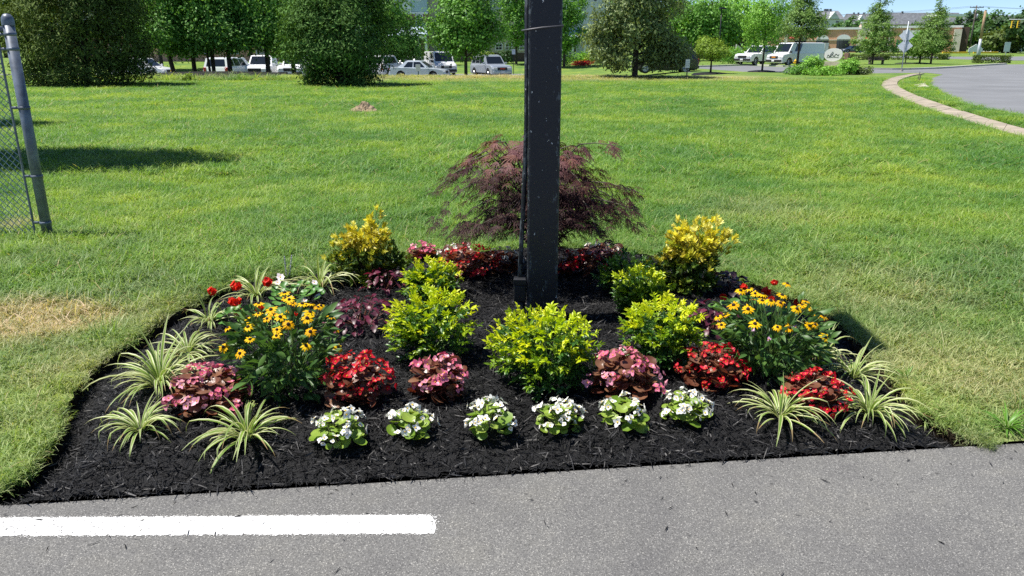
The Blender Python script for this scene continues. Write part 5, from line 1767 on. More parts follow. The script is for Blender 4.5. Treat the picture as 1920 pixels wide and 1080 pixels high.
# trees beside the car park and building
b = gbase(740, 72)
tree("leafy_tree", "full green tree between evergreen and apartment building", b, [((0, 0, 3.6), (2.8, 2.5, 2.3)), ((-0.8, 0, 6.0), (2.6, 2.4, 2.4)), ((1.1, 0, 2.6), (1.6, 1.6, 1.2))],
     11000, 0.24, LM['pear'], 0.18, 1.2, aspect=0.65, spread=0.34, seed=30, nclus=260, shell=0.3)
b = gbase(873, 60)
tree("leafy_tree", "young street tree between white van and silver SUV", b, [((0, 0, 3.0), (2.3, 2.0, 1.3)), ((-0.1, 0, 4.6), (2.7, 2.2, 1.7)), ((0, 0, 6.3), (2.1, 1.9, 1.8)), ((1.6, 0, 3.6), (1.4, 1.3, 1.1)), ((-1.5, 0, 3.4), (1.4, 1.3, 1.1))],
     14000, 0.22, LM['pear'], 0.13, 1.7, aspect=0.65, spread=0.32, seed=31, mulch_ring=2.4, nclus=300, shell=0.35)
b = gbase(968, 92)
tree("leafy_tree", "green tree left of the black post, by the building", b, [((0, 0, 4.2), (2.1, 2.0, 2.3)), ((0, 0, 7.2), (2.0, 1.8, 2.0))], 6500, 0.27, LM['pear'], 0.15, 1.6, aspect=0.65, spread=0.35, seed=32, nclus=140)
b = gbase(1058, 88)
tree("leafy_tree", "green tree just right of the black post, by the building", b, [((0.3, 0, 4.0), (2.0, 2.0, 2.2)), ((0.2, 0, 6.6), (2.1, 2.0, 2.2)), ((-0.8, 0, 2.8), (1.4, 1.4, 1.0))], 7500, 0.27, LM['pear'], 0.15, 1.4, aspect=0.65, spread=0.35, seed=33, nclus=150)
b = gbase(1192, 41)
tree("drooping_tree", "pale-leaved drooping tree with dark trunk on the far lawn", b,
     [((-0.1, 0, 2.3), (2.2, 1.8, 0.95)), ((0.1, 0, 3.3), (2.5, 2.0, 1.1)), ((0.0, 0, 4.6), (2.3, 1.9, 1.3)), ((0, 0, 5.9), (1.6, 1.4, 1.2)), ((-1.5, -0.2, 1.25), (1.0, 0.9, 0.75)), ((1.3, 0.2, 1.5), (1.3, 1.0, 0.95)), ((-2.0, 0, 1.9), (0.7, 0.7, 0.6)), ((-0.9, -0.5, 0.95), (0.6, 0.6, 0.5)), ((1.9, -0.2, 1.3), (1.0, 0.9, 0.85)), ((2.3, -0.2, 0.9), (0.6, 0.6, 0.6)), ((0.9, -0.3, 1.1), (0.6, 0.6, 0.5))],
     23000, 0.20, LM['pale'], 0.16, 0.55, aspect=0.42, spread=0.24, up=0.15, droop=0.9, seed=34, limbs=26, nclus=420, shell=0.35)
b = gbase(1335, 53)
tree("ornamental_tree", "small yellow-green tree with dark trunk beside the driveway", b, [((-0.05, 0, 1.55), (1.05, 1.0, 0.62)), ((-0.3, 0, 1.9), (0.8, 0.8, 0.45)), ((0.45, 0, 1.35), (0.8, 0.7, 0.45))],
     4200, 0.12, LM['yellowish'], 0.07, 0.5, aspect=0.6, spread=0.14, seed=35, mulch_ring=1.3, nclus=120)
for i, (px, Y, w, h, lab) in enumerate(((1335, 108, 4.2, 9.0, "large rounded tree behind the driveway, left one"), (1395, 118, 5.4, 10.0, "large rounded tree behind the white pickups"), (1288, 112, 3.0, 8.5, "tall tree behind the drooping tree"))):
    b = gbase(px, Y)
    tree("large_tree", lab, b, [((0, 0, h * 0.42), (w * 0.95, w * 0.8, h * 0.26)), ((-w * 0.2, 0, h * 0.66), (w * 0.85, w * 0.8, h * 0.26)), ((w * 0.45, 0, h * 0.52), (w * 0.6, w * 0.6, h * 0.22)), ((-w * 0.6, 0, h * 0.40), (w * 0.55, w * 0.5, h * 0.2))],
         9500, 0.36, LM['fresh'] if i == 1 else LM['pear'], 0.3, 1.6, aspect=0.7, spread=0.5, seed=40 + i, nclus=170, group="large trees behind the driveway")
b = gbase(1432, 56)
tree("leafy_tree", "slender young tree with stakes in front of the white pickup", b, [((0, 0, 2.4), (1.35, 1.2, 1.1)), ((-0.3, 0, 3.5), (1.3, 1.2, 1.1)), ((0.3, 0, 4.3), (1.1, 1.0, 1.0))],
     7000, 0.15, LM['fresh'], 0.07, 1.0, aspect=0.5, spread=0.22, seed=45, mulch_ring=1.1, nclus=150)
OAK = "pin oaks along the street"
for i, (px, Y, w, h, n_, lab) in enumerate(((1497, 72, 2.9, 7.0, 11000, "pin oak with black trunk in front of the white van"), (1638, 84, 2.8, 7.6, 11000, "pin oak in front of the brick shops"),
                                     (1748, 86, 2.9, 6.6, 10000, "pin oak with spiky top at the right of the shops"))):
    b = gbase(px, Y)
    lob = []
    for j in range(9):
        t_ = j / 8
        ra_ = random.Random(i * 20 + j)
        rr_ = w * (1 - t_ * 0.92) * (0.8 if j == 0 else 1)
        z0_ = 2.9 if i == 0 else 1.6
        lob.append(((ra_.uniform(-0.3, 0.3), 0, z0_ + (h - z0_) * t_), (rr_, rr_ * 0.85, 0.36)))
    tree("pin_oak", lab, b, lob, n_, 0.20, LM['oak'], 0.10, 0.9, aspect=0.45, spread=0.20, seed=50 + i, limbs=26, group=OAK, nclus=230, shell=0.3)
b = gbase(1727, 88)
tree("round_tree", "short round tree with low crown beside the road signs", b, [((0, 0, 1.9), (1.6, 1.5, 1.25)), ((0.2, 0, 2.8), (1.2, 1.1, 0.8))], 5500, 0.20, LM['pear'], 0.10, 0.5, aspect=0.6, spread=0.26, seed=55, mulch_ring=1.4, nclus=120)
b = gbase(1700, 88)
tree("sapling", "thin sapling behind the diamond signs", b, [((0, 0, 2.2), (0.7, 0.7, 1.1))], 1500, 0.16, LM['fresh'], 0.05, 0.8, aspect=0.55, spread=0.18, seed=56, mulch_ring=1.2)
FT = "far trees on the hillside"
for i, (px, py, Y, w, h, mt, lab) in enumerate(((1588, 52, 260, 8.5, 11, 'far', "dark round tree above the shop roof"), (1707, 52, 270, 6.5, 9, 'far', "round tree on the hill right of the pin oak"),
        (1808, 85, 215, 6.5, 11, 'dark', "dark tree beside the wooden pole"), (1842, 88, 200, 5.5, 10, 'far', "dense tree behind the rusty pole"), (1868, 90, 195, 4.6, 8.5, 'dark', "dark pointed tree by the white gable"),
        (1905, 92, 170, 5.0, 8.0, 'far', "tree under the traffic signals"), (1935, 92, 160, 6.0, 10.5, 'dark', "dark tree at the right edge of the view"), (1776, 60, 300, 5.0, 8, 'dark', "small dark tree above the shops' end"),
        (1880, 95, 165, 4.6, 5.0, 'hedge', "low olive bush beyond the cross street"), (1668, 47, 330, 5.0, 6.5, 'dark', "small tree by the hillside houses"))):
    p_ = atd(px, py, Y)
    zb = tzf(p_.x, p_.y)
    hh = max(h, 3.0)
    tree("far_tree", lab, (p_.x, Y, zb), [((0, 0, hh * 0.42), (w * 0.85, w * 0.7, hh * 0.33)), ((w * 0.2, 0, hh * 0.68), (w * 0.62, w * 0.6, hh * 0.28)), ((-w * 0.4, 0, hh * 0.5), (w * 0.5, w * 0.5, hh * 0.25))],
         3800, 0.75, LM[mt], 0.25, 1.0, aspect=0.7, spread=0.55, seed=70 + i, group=FT, nclus=90, limbs=6)
# wooded backdrop on both sides so the far ground never shows bare
for i, px in enumerate((-60, 10, 70, 1155, 1225)):
    Y = 150 + (i * 37) % 30
    p_ = gbase(px, Y)
    tree("far_tree", ("distant tree behind the fence post top", "distant tree left of the olive evergreen", "distant tree behind the olive evergreen", "distant tree right of the apartment building", "distant tree behind the drooping tree")[i], p_, [((0, 0, 6), (7, 5, 4.5)), ((2, 0, 10), (5, 4, 4))], 2400, 1.0, LM['far'], 0.35, 2.0, aspect=0.7, spread=0.8, seed=120 + i, group="distant trees beyond the building", nclus=70, limbs=5)
# tree out of the picture at the left whose shade lies on the lawn
for i, (x, y, z, w, lab) in enumerate(((-9.3, 10.7, 4.6, 0.95, "tree beyond the fence shading the lawn"), (-14.2, 15.6, 4.8, 0.8, "tree farther along the fence shading the lawn"))):
    tree("leafy_tree", lab, (x - 0.4, y, 0), [((1.3 * w, 0, z), (1.9 * w, 1.0 * w, 1.2)), ((0.7 * w, 0.2, z + 1.2), (1.7 * w, 1.0 * w, 1.2)), ((2.2 * w, 0.1, z + 0.9), (1.3 * w, 0.9 * w, 1.0))],
         13000, 0.16, LM['pear'], 0.12, 2.6, aspect=0.6, spread=0.22, seed=140 + i, nclus=260, shell=0.2)

# shrubs and hedges
def bush(name, label, px, Y, w, h, n, mat, seed, size=0.12, cat="bush", group=None, depth=None, boxy=False):
    b = gbase(px, Y)
    dp = depth or w
    rng = np.random.default_rng(seed)
    t = thing(name, label, cat, b, 0, group)
    if boxy:
        P = rng.uniform(-1, 1, (n, 3))
        ax = rng.integers(0, 3, n)
        P[np.arange(n), ax] = np.sign(P[np.arange(n), ax]) * rng.uniform(0.86, 1.0, n)
        P[:, 2] = np.abs(P[:, 2])
        pos = P * np.array([w, dp, h]) * (1 + 0.04 * rng.normal(size=(n, 1)))
        V, F, cc = crown_cloud(rng, [((0, 0, 0), (1, 1, 1))], n, size, 0.6, 0.0)
        V = V.reshape(-1, 4, 3); V = V - V.mean(1, keepdims=True) + pos[:, None, :]
        V = V.reshape(-1, 3)
    else:
        V, F, cc = crown_cloud(rng, [((0, 0, h * 0.5), (w, dp, h * 0.5)), ((w * 0.3, 0, h * 0.6), (w * 0.6, dp * 0.6, h * 0.42)), ((-w * 0.4, 0, h * 0.4), (w * 0.6, dp * 0.6, h * 0.4))], n, size, 0.6, size * 0.9, nclus=max(40, n // 25))
    V[:, 2] = np.maximum(V[:, 2], 0.0)
    obj("foliage", np_mesh("foliage", V, F, mat), t)
    mb = MB()
    r = random.Random(seed)
    for k in range(7):
        a = k * GA
        mb.tube([(0.1 * w * math.cos(a), 0.1 * dp * math.sin(a), -0.1), (0.6 * w * math.cos(a), 0.6 * dp * math.sin(a), h * 0.7)], [0.03, 0.01], 4, 0, False)
    obj("stem", mb.mesh("stem", M['bark']), t)
    return t
bush("bush", "loose green bush left of the oval sign", 1526, 50, 0.66, 1.12, 2600, LM['fresh'], 201)
bush("bush", "loose green bush right of the oval sign", 1595, 50, 0.62, 0.98, 2200, LM['fresh'], 202)
bush("bush", "low spreading shrub between the two roadside bushes", 1552, 48.5, 1.3, 0.46, 2200, LM['fresh'], 203)
bush("bush", "low grey-green shrub at the left of the roadside bushes", 1496, 50, 0.8, 0.55, 1200, LM['pear'], 204)
bush("bush", "low weedy shrub at the right of the roadside bushes", 1620, 50, 0.7, 0.45, 900, LM['hedge'], 205)
bush("hedge", "long clipped hedge before the shop car park", 1600, 118, 5.0, 0.75, 3600, LM['hedge'], 206, 0.22, "hedge", None, 0.8, True)
bush("hedge", "clipped hedge behind the pin oaks", 1700, 120, 6.0, 0.8, 3800, LM['hedge'], 207, 0.22, "hedge", None, 0.8, True)
bush("hedge", "clipped hedge block on the street corner", 1861, 92, 1.75, 0.85, 2600, LM['hedge'], 208, 0.16, "hedge", None, 0.9, True)
for i, px in enumerate((760, 800, 842, 908, 950, 1060, 1088, 1118)):
    bush("foundation_shrub", ["dark shrub before the porch steps", "green shrub by the white porch posts", "clipped shrub behind the white van", "bright shrub behind the silver SUV", "green shrub left of the black post", "olive shrub right of the black post", "dark shrub beside the red bedding", "green shrub behind the drooping tree"][i],
         px, 95 - (i % 3) * 2, 1.0 + 0.3 * (i % 2), 1.3 + 0.25 * (i % 3), 700, LM[('dark', 'pear', 'fresh', 'yellowish')[i % 4]], 220 + i, 0.22, "shrub", "foundation shrubs by the building")
bush("red_bedding", "red flower bed on the lawn before the building", 1094, 90, 1.3, 0.45, 900, M['red_bed'], 231, 0.16, "flower bed")
for i, (px, Y, w, h) in enumerate(((1370, 88, 1.3, 1.6), (1385, 92, 1.5, 2.0), (1412, 96, 1.2, 1.5))):
    bush("garden_shrub", ["round shrub beside the driveway apron", "tall shrub at the brown house corner", "dark shrub behind the white pickup"][i], px, Y, w, h, 800, LM[('pear', 'fresh', 'dark')[i]], 240 + i, 0.2, "shrub", "shrubs by the brown house")
p_ = at(345, 162)
bush("weed_clump", "yellow-green weeds in front of the shaded row", 345, 37.5, 0.35, 0.45, 260, LM['yellowish'], 251, 0.10, "weed")

# ================================================================== BUILDINGS
def part_box(name, parent, x0, x1, y0, y1, z0, z1, mat):
    mb = MB()
    mb.box(((x0 + x1) / 2, (y0 + y1) / 2, (z0 + z1) / 2), (x1 - x0, y1 - y0, z1 - z0))
    return obj(name, mb.mesh(name, mat), parent)
def window(parent, x0, x1, z0, z1, y, cols=2, rows=2, trim='trim', name="window"):
    """frame proud of the wall, dark pane behind it, glazing bars"""
    mb = MB()
    f = 0.10
    for c, s in ((((x0 + x1) / 2, y - 0.04, z1 + f / 2), (x1 - x0 + 2 * f, 0.08, f)), (((x0 + x1) / 2, y - 0.05, z0 - f / 2), (x1 - x0 + 2.6 * f, 0.10, f)),
                 ((x0 - f / 2, y - 0.04, (z0 + z1) / 2), (f, 0.08, z1 - z0)), ((x1 + f / 2, y - 0.04, (z0 + z1) / 2), (f, 0.08, z1 - z0))):
        mb.box(c, s)
    for i in range(1, cols):
        mb.box((x0 + (x1 - x0) * i / cols, y - 0.02, (z0 + z1) / 2), (0.05, 0.04, z1 - z0))
    for i in range(1, rows):
        mb.box(((x0 + x1) / 2, y - 0.022, z0 + (z1 - z0) * i / rows), (x1 - x0, 0.044, 0.06))
    w = obj(name, mb.mesh(name, M[trim]), parent)
    mb = MB()
    mb.box(((x0 + x1) / 2, y - 0.006, (z0 + z1) / 2), (x1 - x0, 0.010, z1 - z0))
    obj("pane", mb.mesh("pane", M['glass_dark']), w)
    return w
def wx(px, Y):
    return atd(px, 80, Y).x
def wz(py, Y, px=960):
    return atd(px, py, Y).z

# apartment building behind the car park
YB = 104.0
base = Vector((0, YB, 0))
ap = thing("apartment_building", "pale blue and brick apartment building behind the car park", "building", base)
def loc(px): return wx(px, YB)
zt = 13.0
part_box("wall", ap, loc(120), loc(640), 0, 12, -0.9, 3.2, M['brick_pink'])
part_box("wall", ap, loc(120), loc(640), 0.05, 12, 3.2, zt, M['beige_siding'])
part_box("wall", ap, loc(640), loc(762), -0.5, 12, -0.9, 2.0, M['brick_red'])
part_box("wall", ap, loc(640), loc(762), -0.45, 12, 2.0, zt, M['white_siding'])
part_box("wall", ap, loc(762), loc(805), -1.2, 12, wz(25, YB), zt, M['blue_siding'])
part_box("wall", ap, loc(762), loc(805), -1.15, 12, -0.9, wz(25, YB), M['brick_red'])
part_box("band", ap, loc(760.5), loc(806), -1.26, -1.1, wz(25, YB) - 0.12, wz(25, YB) + 0.12, M['trim'])
part_box("corner_board", ap, loc(760), loc(775), -1.32, -0.3, wz(25, YB) + 0.12, zt, M['trim'])
part_box("wall", ap, loc(805), loc(920), 0, 12, -0.9, 1.1, M['brick_red'])
part_box("wall", ap, loc(805), loc(920), 0.05, 12, 1.1, zt, M['beige_siding'])
part_box("wall", ap, loc(920), loc(1000), -0.8, 12, wz(20, YB), zt, M['grey_siding'])
part_box("wall", ap, loc(920), loc(1000), -0.75, 12, 1.1, wz(20, YB), M['beige_siding'])
part_box("wall", ap, loc(920), loc(1000), -0.8, 12, -0.9, 1.1, M['brick_brown'])
part_box("wall", ap, loc(1000), loc(1140), -0.4, 12, -0.9, zt, M['white_siding'])
part_box("roof", ap, loc(110), loc(1150), -1.8, 13, zt, zt + 0.5, M['roof_grey'])
for px in (150, 205, 260, 315, 370, 425, 480, 535, 590):
    for zf in (1.0, 4.4, 7.6, 10.4):
        window(ap, loc(px), loc(px + 19), zf, zf + 1.6, 0.0 if zf < 3 else 0.05)
for px in (655, 690, 725):
    for zf in (2.6, 5.4, 8.4):
        window(ap, loc(px), loc(px + 14), zf, zf + 1.6, -0.45)
window(ap, loc(784.5), loc(795), wz(48, YB), wz(29, YB), -1.15, 1, 3)
window(ap, loc(786), loc(793), wz(1, YB), wz(-14, YB), -1.2, 1, 2)
for px in (818, 845, 875, 900):
    for zf in (1.4, 4.5, 7.6):
        window(ap, loc(px), loc(px + 12), zf, zf + 1.5, 0.05)
for px in (930, 948, 975):
    window(ap, loc(px), loc(px + 7), wz(11, YB), wz(-6, YB), -0.8, 1, 2)
    window(ap, loc(px), loc(px + 11), wz(93, YB), wz(83, YB), -0.75, 2, 2)
for px in (1020, 1066, 1074, 1110):
    for zf in (1.2, 4.2, 7.4):
        window(ap, loc(px), loc(px + 6), zf, zf + 1.5, -0.4, 1, 2)
# porch with white columns and pale blue hipped roof
pr = part_box("porch_floor", ap, loc(740), loc(806), -4.0, -1.3, -0.4, 0.05, M['concrete'])
zr = wz(68, YB)
mb = MB()
x0, x1 = loc(738), loc(808)
mb.add([(x0, -4.3, zr), (x1, -4.3, zr), (x1, -1.22, zr), (x0, -1.22, zr), (x0 + 0.8, -1.22, zr + 1.5), (x1 - 0.5, -1.22, zr + 1.5)], [(0, 1, 5, 4), (1, 2, 5), (3, 0, 4), (0, 3, 2, 1), (2, 3, 4, 5)])
obj("porch_roof", mb.mesh("porch_roof", M['roof_blue']), ap)
part_box("porch_beam", ap, x0 + 0.1, x1 - 0.1, -4.2, -4.0, zr - 0.42, zr - 0.01, M['trim'])
for px in (742, 758, 772, 783, 790, 803):
    part_box("column", ap, loc(px), loc(px) + 0.30, -4.15, -3.85, 0.05, zr - 0.425, M['trim'])
part_box("door", ap, loc(770), loc(779), -1.22, -1.16, 0.05, 2.2, M['brick_brown'])
# second porch right of the post
part_box("porch_beam", ap, loc(1050), loc(1095), -2.2, -2.0, 2.6, 3.0, M['trim'])
mb = MB()
x0, x1 = loc(1046), loc(1098)
mb.add([(x0, -2.5, 3.0), (x1, -2.5, 3.0), (x1, -0.42, 3.0), (x0, -0.42, 3.0), (x0 + 0.4, -0.42, 4.1), (x1 - 0.4, -0.42, 4.1)], [(0, 1, 5, 4), (1, 2, 5), (3, 0, 4), (0, 3, 2, 1), (2, 3, 4, 5)])
obj("porch_roof", mb.mesh("porch_roof", M['roof_blue']), ap)
for px in (1052, 1070, 1092):
    part_box("column", ap, loc(px), loc(px) + 0.25, -2.2, -1.95, -0.2, 2.6, M['trim'])

# brown brick house half hidden behind the big trees
YH = 126.0
bx = wx(1345, YH)
hs = thing("brick_house", "dark brown brick house behind the driveway trees", "house", (bx, YH, 0))
part_box("wall", hs, -6.5, 6.5, 0, 9, -0.3, 5.0, M['brick_brown'])
mb = MB(); mb.prism([(-7, 5.0), (7, 5.0), (0, 8.6)], -0.5, 9.5)
obj("roof", mb.mesh("roof", M['roof_grey']), hs)
for x in (-4.6, -1.8, 1.4):
    window(hs, x, x + 1.2, 1.0, 2.6, 0.0)
    window(hs, x, x + 1.2, 3.3, 4.6, 0.0)
part_box("garage_door", hs, 3.3, 6.0, -0.07, -0.01, 0.0, 2.4, M['trim'])
part_box("porch_post", hs, 2.6, 2.9, -1.6, -1.3, 0, 2.8, M['trim'])

# brick shops
YS = 182.0
gz_ = 0.80
sx0 = wx(1440, YS)
SX = wx(1620, YS)
sh = thing("brick_shops", "one-storey brick shops with cream trim and arched windows", "building", (SX, YS, gz_), R(-22))
def sl(px):
    k = wx(px, YS) / YS
    return (k * YS - SX) / (math.cos(R(22)) + k * math.sin(R(22)))
def sz(py): return wz(py, YS, 1650) - gz_
part_box("wall", sh, sl(1440), sl(1612), 0, 18, -0.5, sz(55), M['brick_pink'])
part_box("wall", sh, sl(1627), sl(1800), 0.4, 18, -0.5, sz(53), M['brick_pink'])
part_box("wall", sh, sl(1800), sl(1815), 0.5, 18, -0.5, sz(52), M['brick_brown'])
part_box("tower", sh, sl(1611), sl(1628), -0.6, 18, -0.5, sz(44), M['cream'])
part_box("parapet", sh, sl(1438), sl(1611), -0.25, 0.9, sz(55), sz(51), M['trim'])
part_box("parapet", sh, sl(1628), sl(1802), 0.15, 1.3, sz(53), sz(49), M['trim'])
part_box("roof_cap", sh, sl(1609), sl(1630), -0.8, 1.0, sz(44), sz(41), M['trim'])
part_box("band", sh, sl(1440), sl(1611), -0.12, -0.01, sz(75.5), sz(74), M['cream'])
part_box("wall", sh, sl(1786), sl(1800), -0.5, 0.35, -0.5, sz(56), M['cream'])
for px in (1470, 1606):
    part_box("pilaster", sh, sl(px), sl(px + 6), -0.30, -0.02, -0.4, sz(56), M['cream'])
for px in (1664, 1700, 1740):
    part_box("pilaster", sh, sl(px), sl(px + 4), 0.10, 0.38, -0.4, sz(54), M['cream'])
for px0, px1 in ((1568, 1594), (1530, 1553), (1489, 1512)):     # arched shopfronts
    x0, x1 = sl(px0), sl(px1)
    zb = sz(73.5)
    mb = MB()
    n = 12
    xc, hw = (x0 + x1) / 2, (x1 - x0) / 2
    inner = [(xc + hw * math.cos(math.pi * k / n), -0.16, zb + 0.02 + 0.70 * hw * math.sin(math.pi * k / n)) for k in range(n + 1)]
    mb.add(inner, [tuple(range(n + 1))])
    back = [(v[0], -0.02, v[2]) for v in inner]
    mb.add(inner + back, [(k, k + 1, n + 2 + k, n + 1 + k) for k in range(n)])
    obj("arch", mb.mesh("arch", M['trim']), sh)
    if px0 == 1530:
        part_box("window", sh, x0, x1, -0.08, -0.02, sz(80), zb, M['glass_dark'])
        for k, mt in enumerate(('trim', 'glass_blue', 'trim', 'steel')):
            part_box("shopfront_panel", sh, x0 + 0.72 * k, x0 + 0.72 * k + 0.66, -0.14, -0.09, 0.1, sz(80.2), M[mt])
    else:
        w_ = part_box("window", sh, x0 + 0.1, x1 - 0.1, -0.08, -0.02, 0.35, zb, M['glass_dark'])
        for k in range(1, 4):
            xx = x0 + (x1 - x0) * k / 4
            part_box("mullion", sh, xx - 0.04, xx + 0.04, -0.12, -0.081, 0.35, zb, M['black'])
        part_box("sill", sh, x0, x1, -0.2, -0.02, 0.05, 0.32, M['trim'])
def awning(px0, px1, py0, py1, mat):
    x0, x1 = sl(px0), sl(px1)
    za, zb = sz(py0), sz(py1)
    mb = MB()
    mb.add([(x0, 0.38, za), (x1, 0.38, za), (x1, -0.9, zb), (x0, -0.9, zb), (x0, 0.38, zb), (x1, 0.38, zb)], [(0, 1, 2, 3), (3, 2, 5, 4), (0, 3, 4), (1, 5, 2)])
    return obj("awning", mb.mesh("awning", mat), sh)
awning(1620, 1638, 62, 73, M['awning_red'])
awning(1480, 1502, 60, 71, M['awning_red'])
for px in (1648, 1684, 1716, 1752):
    part_box("window", sh, sl(px), sl(px + 13), 0.30, 0.38, 0.3, sz(75), M['glass_dark'])
part_box("door", sh, sl(1681), sl(1683.6), 0.24, 0.38, 0.0, sz(74), M['green_panel'])
part_box("sign_board", sh, sl(1690), sl(1731), 0.22, 0.39, sz(64), sz(57.5), M['trim'])
part_box("blue_window", sh, sl(1516), sl(1529), -0.1, -0.02, 0.5, sz(83), M['glass_blue'])

# rows of grey-roofed houses on the hillside
def row_house(label, px0, px1, py_top, py_eave, Y, wallmat, gables, seed):
    z1, z0 = wz(py_top, Y, (px0 + px1) / 2), wz(py_eave, Y, (px0 + px1) / 2)
    x0, x1 = wx(px0, Y), wx(px1, Y)
    g = tzf((x0 + x1) / 2, Y)
    t = thing("row_houses", label, "houses", ((x0 + x1) / 2, Y, min(g, z0 - 3)), 0, "grey roofed houses on the hillside")
    zb = t.location.z
    w = (x1 - x0) / 2
    part_box("wall", t, -w, w, 0, 10, -1.0, z0 - zb, wallmat)
    mb = MB()
    H = z1 - z0
    mb.add([(-w - .5, -0.6, z0 - zb), (w + .5, -0.6, z0 - zb), (w + .5, 10.6, z0 - zb), (-w - .5, 10.6, z0 - zb), (-w + 0.5, 5, z1 - zb), (w - 0.5, 5, z1 - zb)], [(0, 1, 5, 4), (1, 2, 5), (2, 3, 4, 5), (3, 0, 4), (0, 3, 2, 1)])
    obj("roof", mb.mesh("roof", M['roof_grey']), t)
    r = random.Random(seed)
    n = max(2, int(2 * w / 5))
    for k in range(n):
        x = -w + (k + 0.5) * 2 * w / n
        window(t, x - 0.7, x + 0.7, z0 - zb - 2.2, z0 - zb - 0.7, 0.0, 1, 2)
    for gx in gables:
        mb = MB()
        x = gx * w
        mb.prism([(x - 2.2, z0 - zb + 0.1), (x + 2.2, z0 - zb + 0.1), (x, z0 - zb + H * 0.85)], -0.8, 4.0)
        obj("gable", mb.mesh("gable", M['white_siding']), t)
    for k in range(3):
        x = r.uniform(-w * .8, w * .8)
        part_box("chimney", t, x, x + 0.8, 4.6, 5.4, z1 - zb - 0.5, z1 - zb + 0.7, M['roof_grey'])
row_house("long grey-roofed row on the hillside right of the pin oak", 1662, 1800, 23, 46, 430, M['beige_siding'], [], 1)
row_house("grey-roofed row at the far right of the hillside", 1770, 1990, 28, 50, 400, M['beige_siding'], [0.35], 2)
row_house("pale house with pointed gable above the shops", 1535, 1576, 19, 36, 330, M['white_siding'], [0.1], 3)
row_house("small grey-roofed row behind the round far tree", 1585, 1665, 25, 45, 460, M['white_siding'], [-0.4, 0.4], 4)
row_house("white gabled house behind the traffic signals", 1862, 1925, 44, 62, 230, M['white_siding'], [-0.25], 5)
# flat white canopy over a far forecourt
Yc = 300
t = thing("white_canopy", "flat white forecourt canopy beyond the shops", "canopy", (wx(1771, Yc), Yc, tzf(wx(1771, Yc), Yc)))
zc = wz(29, Yc, 1770) - t.location.z
hw = (wx(1801, Yc) - wx(1741, Yc)) / 2
part_box("fascia", t, -hw, hw, -4, 4, zc - 0.5, zc + 0.3, M['white_paint'])
for x in (-hw * 0.7, hw * 0.7):
    part_box("column", t, x - 0.3, x + 0.3, -0.3, 0.3, -0.5, zc - 0.5, M['trim'])

# ================================================================== VEHICLES
def paint(name, c):
    return plain(name, c, 0.28, var=0.02, scale=1.0, spec=0.5, coat=0.6)
PAINT = {'white': paint("white_car_paint", (0.78, 0.79, 0.80)), 'silver': plain("silver_car_paint", (0.46, 0.50, 0.55), 0.30, metal=0.45, coat=0.5),
         'grey': plain("grey_car_paint", (0.27, 0.29, 0.31), 0.32, metal=0.45, coat=0.5), 'black': paint("black_car_paint", (0.012, 0.012, 0.014)), 'blue': paint("blue_car_paint", (0.015, 0.035, 0.09)),
         'pale': plain("pale_silver_paint", (0.58, 0.64, 0.70), 0.30, metal=0.25, coat=0.5)}
M['car_glass'] = plain("car_glass", (0.010, 0.013, 0.016), 0.06, spec=0.9)
M['lamp_clear'] = plain("clear_lamp", (0.70, 0.70, 0.68), 0.15)
M['lamp_red'] = plain("red_lamp", (0.45, 0.02, 0.02), 0.2)
M['lamp_amber'] = plain("amber_lamp", (0.75, 0.28, 0.03), 0.2)
M['chrome'] = plain("chrome", (0.42, 0.43, 0.44), 0.3, metal=0.8)
M['dark_trim'] = plain("dark_trim", (0.020, 0.020, 0.022), 0.6)
WHEEL = {}
def wheel(parent, x, y, r_, side):
    mb = MB(); n = 16
    prof = [(0.62, 0.02), (0.95, 0.02), (1.0, 0.05), (1.0, 0.19), (0.95, 0.22), (0.62, 0.22)]
    vs = [(p_[0] * r_ * math.cos(2 * math.pi * k / n), side * (p_[1] - 0.22), p_[0] * r_ * math.sin(2 * math.pi * k / n)) for p_ in prof for k in range(n)]
    mb.add(vs, [(i * n + k, i * n + (k + 1) % n, (i + 1) * n + (k + 1) % n, (i + 1) * n + k) for i in range(len(prof) - 1) for k in range(n)])
    key = ('t', r_, side)
    if key not in WHEEL:
        WHEEL[key] = mb.mesh("tyre", M['black_rubber'])
        m2 = MB()
        m2.tube([(0, -0.20 * side, 0), (0, -0.03 * side, 0)], r_ * 0.22, 8)
        for k in range(5):
            a = 2 * math.pi * k / 5
            c_, s_ = math.cos(a) * r_ * 0.62, math.sin(a) * r_ * 0.62
            m2.tube([(0, -0.035 * side, 0), (c_, -0.05 * side, s_)], [r_ * 0.13, r_ * 0.10], 4)
        m2.tube([(0, -0.14 * side, 0), (0, -0.12 * side, 0)], r_ * 0.60, 16)
        rimv = [(q * r_ * math.cos(2 * math.pi * k / n), yy * side, q * r_ * math.sin(2 * math.pi * k / n)) for q, yy in ((0.66, -0.005), (0.56, -0.01), (0.56, -0.13)) for k in range(n)]
        m2.add(rimv, [(i * n + k, i * n + (k + 1) % n, (i + 1) * n + (k + 1) % n, (i + 1) * n + k) for i in range(2) for k in range(n)])
        WHEEL[('r', r_, side)] = m2.mesh("rim", M['chrome'])
    w = obj("wheel", WHEEL[key], parent, Matrix.Translation((x, y, r_)))
    obj("rim", WHEEL[('r', r_, side)], w)
